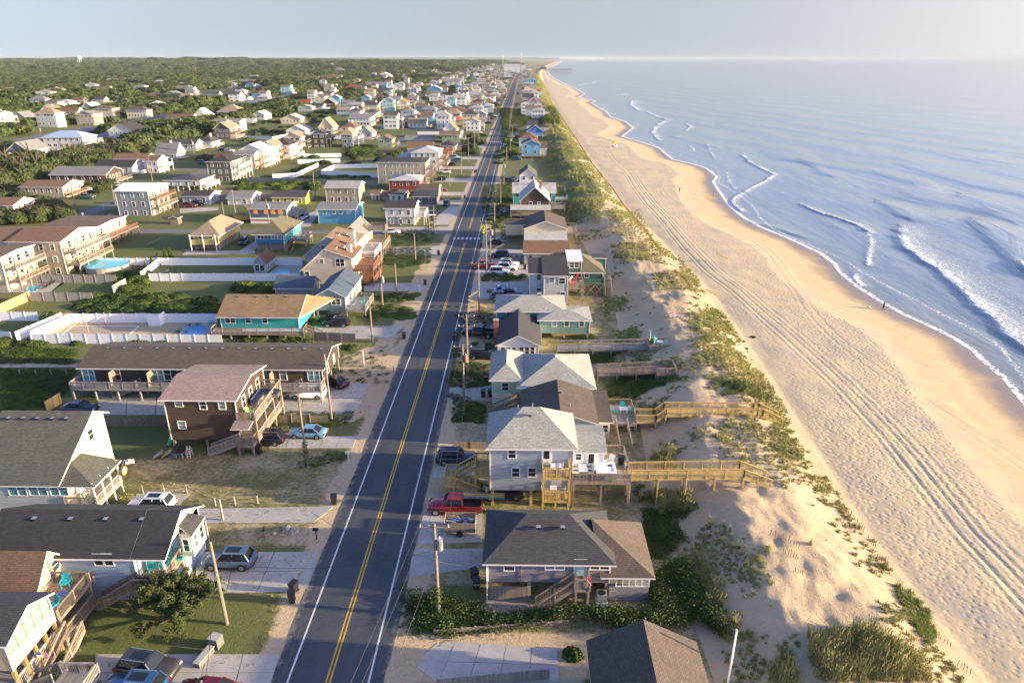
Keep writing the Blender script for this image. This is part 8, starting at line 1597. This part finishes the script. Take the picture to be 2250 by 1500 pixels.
x, y = at(27,626); b_ = MB(); b_.box(-1.7,1.7,-1.3,1.3,0,1.1,plain('tub_cover',(.07,.07,.07),.7)); o = b_.build('covered_hot_tub'); o.location = (x,y,.03); tag(o,'covered dark grey hot tub beside the white porch house','hot tub')
# signs
x, y = at(1063,540); o = empty('crossing_sign', (x,y,0)); tag(o,'yellow diamond pedestrian crossing sign by the crosswalk','sign'); zc = zat(1062,500,y); b_ = MB(); b_.cyl((0,0,0),(0,0,zc+.8),.05,.05,METAL,6); b_.build('post', o)
FY = plain('fluorescent_yellow',(.68,.78,.02),.5); b_ = MB(); r = .85; b_.poly([(0,-.1,zc-r),(r,-.1,zc),(0,-.1,zc+r),(-r,-.1,zc)],FY); b_.poly([(0,-.07,zc-r),(-r,-.07,zc),(0,-.07,zc+r),(r,-.07,zc)],METAL); b_.build('sign_plate', o); b_ = MB(); b_.box(-.3,.3,-.1,-.07,zc-r-.55,zc-r-.1,FY); b_.build('arrow_plate', o)
b_ = MB(); b_.cyl((0,-.115,zc+.42),(0,-.105,zc+.42),.1,.1,DARKM,10); b_.beam((0,-.11,zc+.3),(-.04,-.11,zc-.05),.01,.16,DARKM)
for q in (((-.04,-.05),(-.25,-.42)),((-.04,-.05),(.18,-.42)),((0,.25),(-.22,.02)),((0,.25),(.22,.05))): b_.beam((q[0][0],-.11,zc+q[0][1]),(q[1][0],-.11,zc+q[1][1]),.01,.08,DARKM)
b_.beam((-.25,-.112,zc-.14),(-.05,-.112,zc-.48),.008,.05,DARKM); b_.build('walking_figure', o)
x, y = at(1112,318); o = empty('crossing_sign', (x,y,0)); tag(o,'small yellow diamond sign at the second crosswalk','sign'); b_ = MB(); b_.cyl((0,0,0),(0,0,3),.05,.05,METAL,6); b_.build('post', o); b_ = MB(); b_.poly([(0,-.1,1.9),(.9,-.1,2.8),(0,-.1,3.7),(-.9,-.1,2.8)],FY); b_.build('sign_plate', o)
x, y = at(1083,528); b_ = MB(); b_.cyl((0,0,0),(0,0,.7),.14,.14,RED,8); b_.cyl((0,0,.7),(0,0,.85),.16,.05,RED,8); b_.cyl((-.25,0,.5),(.25,0,.5),.07,.07,RED,6); o = b_.build('fire_hydrant'); o.location = (x,y,0); tag(o,'red fire hydrant by the brown pole near the crosswalk','hydrant')
x, y, z = att(1365,466); o = empty('beach_flag', (x,y,z)); tag(o,'yellow warning flag on the dune edge','flag'); b_ = MB(); b_.cyl((0,0,0),(0,0,2.4),.04,.04,METAL,5); b_.build('flag_pole', o); b_ = MB(); b_.poly([(0,0,2.4),(0,0,1.5),(1.4,0,1.2)],YEL); b_.build('flag_cloth', o)
x, y, z = att(1226,288); o = empty('beach_flag', (x,y,z)); tag(o,'yellow flag behind the vivid blue house','flag'); b_ = MB(); b_.cyl((0,0,0),(0,0,3.4),.06,.06,METAL,5); b_.build('flag_pole', o); b_ = MB(); b_.poly([(0,0,3.4),(0,0,1.9),(1.6,0,1.9),(1.4,0,3.2)],YEL); b_.build('flag_cloth', o)
x, y, z = att(1351,322); o = empty('beach_canopy', (x,y,z)); tag(o,'yellow peaked canopy on the open beach','canopy'); b_ = MB()
for a, c in (((-1.6,-1.6),(1.6,-1.6)),((1.6,-1.6),(1.6,1.6)),((1.6,1.6),(-1.6,1.6)),((-1.6,1.6),(-1.6,-1.6))): b_.poly([(*a,2.1),(*c,2.1),(0,0,3.1)],YEL); b_.poly([(*a,1.8),(*c,1.8),(*c,2.1),(*a,2.1)],YEL)
b_.build('canopy', o)
for a in (-1.55,1.55):
    for c in (-1.55,1.55): b_ = MB(); b_.cyl((a,c,0),(a,c,2.1),.04,.04,METAL,5); b_.build('leg', o)
for i, (px, py, m, lb) in enumerate(((1346,323,BLUE,'blue beach chair under the yellow canopy'),(1356,323,WHITE,'white beach chair under the yellow canopy'))): x, y, z = att(px, py); chair(x, y, z, .5, m, lb, name='beach_chair')
x, y, z = att(1474,697); o = empty('beach_blanket_bundle', (x,y,z+.05)); tag(o,'collapsed red white and blue beach tent lying on the dune','beach tent'); 
for k in range(9): b_ = MB(); a = random.uniform(-1,1); b_.beam((a-.6,random.uniform(-.5,.5),.1+.06*k),(a+.7,random.uniform(-.5,.5),.12+.07*k),.35,.04,[BLUE,WHITE,RED][k%3]); b_.build('cloth_fold', o)
x, y, z = att(1265,232)
for i, (px, py, m, w) in enumerate(((1242,208,BLUE,'blue'),(1270,233,plain('violet_cloth',(.15,.1,.25),.8),'violet'),(1210,170,BLUE,'small blue'))): x, y, z = att(px, py); o = empty('beach_umbrella', (x,y,z)); tag(o,f'{w} beach umbrella far up the beach','umbrella'); b_ = MB(); b_.cyl((0,0,0),(0,0,2.1),.04,.04,METAL,5); b_.build('pole', o); b_ = MB(); b_.cyl((0,0,1.75),(0,0,2.3),1.5,.05,m,10); b_.build('canopy', o)
x, y, z = att(1245,216); o = empty('lifeguard_chair', (x,y,z)); tag(o,'white lifeguard chair far up the beach','lifeguard chair'); b_ = MB()
for a in (-1,1):
    for c in (-1,1): b_.beam((a*1.1,c*.9,0),(a*.5,c*.5,2.6),.12,.12,WHITE)
b_.build('frame', o); b_ = MB(); b_.box(-.7,.7,-.6,.6,2.6,2.75,WHITE); b_.box(-.7,.7,.5,.6,2.75,3.7,WHITE); b_.build('seat', o)
# people
SKIN = plain('skin', (.45,.27,.19), .6)
def person(px, py, label, top, legs, hair, face=0., stride=.2, z=None, world=None, bare=False):
    x, y, zz = world or att(px, py); o = empty('person', (x,y,zz), face); tag(o, label, 'person')
    J = dict(pel=(0,0,.95), ch=(0,0,1.32), nk=(0,0,1.5), hd=(0,.02,1.62), ht=(0,.02,1.76), ls=(-.17,0,1.42), le=(-.24,-.03,1.14), lh=(-.22,.12,.92), rs=(.17,0,1.42), re=(.24,-.05,1.14), rh=(.24,.05,.9), lk=(-.1,stride*.5,.5), lf=(-.1,stride*.35,.06), lt=(-.1,stride*.35+.16,.03), rk=(.1,-stride*.2,.5), rf=(.1,-stride,.08), rt=(.1,-stride+.15,.03), lq=(-.1,0,.9), rq=(.1,0,.9))
    Rr = dict(pel=.14, ch=.15, nk=.06, hd=.095, ht=.06, ls=.065, le=.045, lh=.035, rs=.065, re=.045, rh=.035, lk=.062, lf=.042, lt=.035, rk=.062, rf=.042, rt=.035, lq=.095, rq=.095)
    E_ = [('pel','ch'),('ch','nk'),('nk','hd'),('hd','ht'),('ch','ls'),('ls','le'),('le','lh'),('ch','rs'),('rs','re'),('re','rh'),('pel','lq'),('lq','lk'),('lk','lf'),('lf','lt'),('pel','rq'),('rq','rk'),('rk','rf'),('rf','rt')]
    ks = list(J); me = bpy.data.meshes.new('person_body'); me.from_pydata([J[k] for k in ks], [(ks.index(a), ks.index(b2)) for a, b2 in E_], []); b = link('body', me, o); md = b.modifiers.new('skin', 'SKIN'); md.use_smooth_shade = True
    for i, k in enumerate(ks): me.skin_vertices[0].data[i].radius = (Rr[k],)*2
    me.skin_vertices[0].data[0].use_root = True; me.materials.append(SKIN if bare else top); b.modifiers.new('sub', 'SUBSURF').levels = 1
    def shell(name, z0, z1, r0, r1, m, n=10): q = MB(); q.cyl((0,0,z0),(0,0,z1),r0,r1,m,n,True); c = q.build(name, o); c.scale = (1.25,.85,1); return c
    shell('top', .93, 1.46, .155, .17, top); shell('shorts', .62, .96, .19, .155, legs)
    q = MB()
    for k in range(6): a0 = -math.pi/2+math.pi*k/6; a1 = -math.pi/2+math.pi*(k+1)/6; q.cyl((0,-.015,1.69+.12*math.sin(a0)),(0,-.015,1.69+.12*math.sin(a1)),max(.01,.108*math.cos(a0)),max(.01,.108*math.cos(a1)),hair,10,False)
    q.build('hair', o); return o
HB_ = plain('brown_hair',(.06,.035,.02),.8); HD_ = plain('dark_hair',(.02,.015,.012),.8)
person(1940,681,'woman in a black outfit walking a white dog at the waterline',plain('black_cloth',(.015,.015,.017),.8),plain('black_cloth',(.015,.015,.017),.8),HB_,R(80),.3)
person(1555,440,'person in red walking on the beach, nearer of the red pair',RED,RED,HD_,1.,.3); person(1568,432,'person in red walking nearer the water, farther of the red pair',RED,plain('tan_shorts',(.4,.28,.2),.8),HD_,1.3,.3); person(1493,423,'dark clad person standing on the open beach',BLUE,DARKM,HD_,.3,.1); person(1292,218+1,'person walking far up the beach near the water',RED,DARKM,HD_,.3,.2); person(1325,257,'person standing far up the beach by the cusp',DARKM,BLUE,HD_,.3,.1)
person(1071,1074,'man in a white shirt standing under the blue-grey stilt house',plain('white_shirt',(.7,.69,.66),.8),BLUE,HB_,1.6,.1,world=(*at(1070,1095),.02)); person(1062,1082,'person in black beside the man in the white shirt',plain('black_cloth',(.015,.015,.017),.8),plain('black_cloth',(.015,.015,.017),.8),HD_,-1.5,.1,world=(*at(1059,1093),.02))
x, y, z = att(1909,677); o = empty('dog', (x,y,z), R(200)); tag(o, 'small white dog on a lead ahead of the woman in black', 'dog'); b_ = MB(); b_.cyl((-.28,0,.38),(.28,0,.40),.11,.13,WHITE,9); b_.cyl((.24,0,.42),(.38,0,.58),.07,.06,WHITE,8); b_.cyl((.34,0,.6),(.55,0,.55),.085,.04,WHITE,8); b_.cyl((-.28,0,.42),(-.5,0,.62),.03,.015,WHITE,5)
for a in (-.22,.22):
    for c in (-.07,.07): b_.cyl((a,c,.36),(a-.02,c,.17),.045,.03,WHITE,6); b_.cyl((a-.02,c,.17),(a+.01,c,0),.03,.026,WHITE,6)
b_.build('body', o)
for e in (-1,1): q = MB(); q.cyl((.36,e*.05,.64),(.33,e*.08,.74),.035,.01,WHITE,5); q.build('ear', o)
# small yard clutter by the brown house
x, y = at(350,1003); 
for i, (lb, m) in enumerate((('grey sheet of plywood leaning in the junk pile',GREYW),('weathered pallet boards in the junk pile',NEWW),('blue tarp bundle in the junk pile',plain('blue_tarp',(.03,.15,.5),.5)),('loose timber frame in the junk pile',OLDW))):
    b_ = MB(); b_.beam((0,0,.05),(1.1,.4,.7),.9,.05,m) if i < 2 else b_.beam((0,0,.15),(1.5,.3,.2),.5 if i == 2 else .1,.2,m); o = b_.build('scrap_board'); o.location = (x+i*.9-.6,y+.3*i-.3,0); tag(o, lb, 'scrap')
x, y = at(398,1003); o = empty('air_conditioner', (x,y,0)); tag(o,'black air conditioner on a small wooden stand below the brown house','air conditioner'); b_ = MB(); b_.box(-.45,.45,-.45,.45,.75,1.6,DARKM); b_.build('casing', o)
for a in (-.4,.4):
    for c in (-.4,.4): b_ = MB(); b_.box(a-.05,a+.05,c-.05,c+.05,0,.75,GREYW); b_.build('leg', o)
x, y = at(418,1003); o = empty('stepladder', (x,y,0)); tag(o,'white and blue stepladder beside the black air conditioner','ladder'); 
for e in (-.22,.22): b_ = MB(); b_.beam((e,-.35,0),(e*.8,0,1.5),.05,.05,WHITE); b_.build('rail', o); b_ = MB(); b_.beam((e,.4,0),(e*.8,.02,1.5),.04,.04,WHITE); b_.build('rail', o)
for k in range(5): b_ = MB(); b_.box(-.2,.2,-.33+.07*k,-.25+.07*k,.25+k*.28,.28+k*.28,WHITE if k < 4 else BLUE); b_.build('step', o)
x, y = at(373,980); b_ = MB(); b_.cyl((0,0,.1),(0,1.4,1.6),.35,.12,plain('green_kayak',(.02,.35,.15),.4),8); o = b_.build('kayak'); o.location = (x,y,0); tag(o,'green kayak leaning on the corner of the brown house','kayak')
x, y = at(1008+15,436+30)
x, y = at(203,436); o = empty('basketball_hoop', (x,y,0)); tag(o,'basketball hoop by the grey-green pickup','basketball hoop'); b_ = MB(); b_.cyl((0,0,0),(0,0,3),.07,.07,DARKM,6); b_.build('post', o); b_ = MB(); b_.box(-.9,.9,-.35,-.3,2.9,3.9,WHITE); b_.build('backboard', o)
x, y = at(384,493); H = House('tiny dark cabin-like garden hut on the grass by the cross street','garden_hut','shed',x,y); H.det = False; H.block(x-1.2,x+1.2,y,y+2.2,0,1.8,2.4,'y',OLDW,'dark',oh=.2)
# ------------------------------------------------------------------ haze
hz = bpy.data.materials.new('haze'); hz.use_nodes = True; n = hz.node_tree.nodes; l = hz.node_tree.links; n.clear(); mo = n.new('ShaderNodeOutputMaterial'); pv = n.new('ShaderNodeVolumePrincipled'); pv.inputs['Color'].default_value = (.44,.52,.62,1); pv.inputs['Density'].default_value = HAZE; pv.inputs['Anisotropy'].default_value = 0; l.new(pv.outputs[0], mo.inputs['Volume'])
b_ = MB(); b_.box(-95000, 125000, -400, 95000, -3.5, 92, GREYW); o = b_.build('haze'); o.data.materials.clear(); o.data.materials.append(hz); stuff(o)
# ------------------------------------------------------------------ distinct labels
ORD = 'first second third fourth fifth sixth seventh eighth ninth tenth eleventh twelfth thirteenth fourteenth fifteenth sixteenth seventeenth eighteenth nineteenth twentieth'.split()
by = {}
for o in TAGGED: by.setdefault(o['label'], []).append(o)
for lab, L in by.items():
    if len(L) < 2: continue
    if len(L) > 20:
        for o in L: o['group'] = o.get('group') or lab[:60]
        continue
    L.sort(key=lambda o: o.matrix_world.translation[1] if False else (o.location[1], o.location[0]))
    w = len(lab.split())
    for i, o in enumerate(L):
        t = f'{lab}, {ORD[i]} going up the road' if w <= 11 else (f'{lab}, {ORD[i]}' if w <= 15 else lab); 
        if w <= 15: o['label'] = t
        if o.get('group') is None and w > 15: o['group'] = lab[:60]
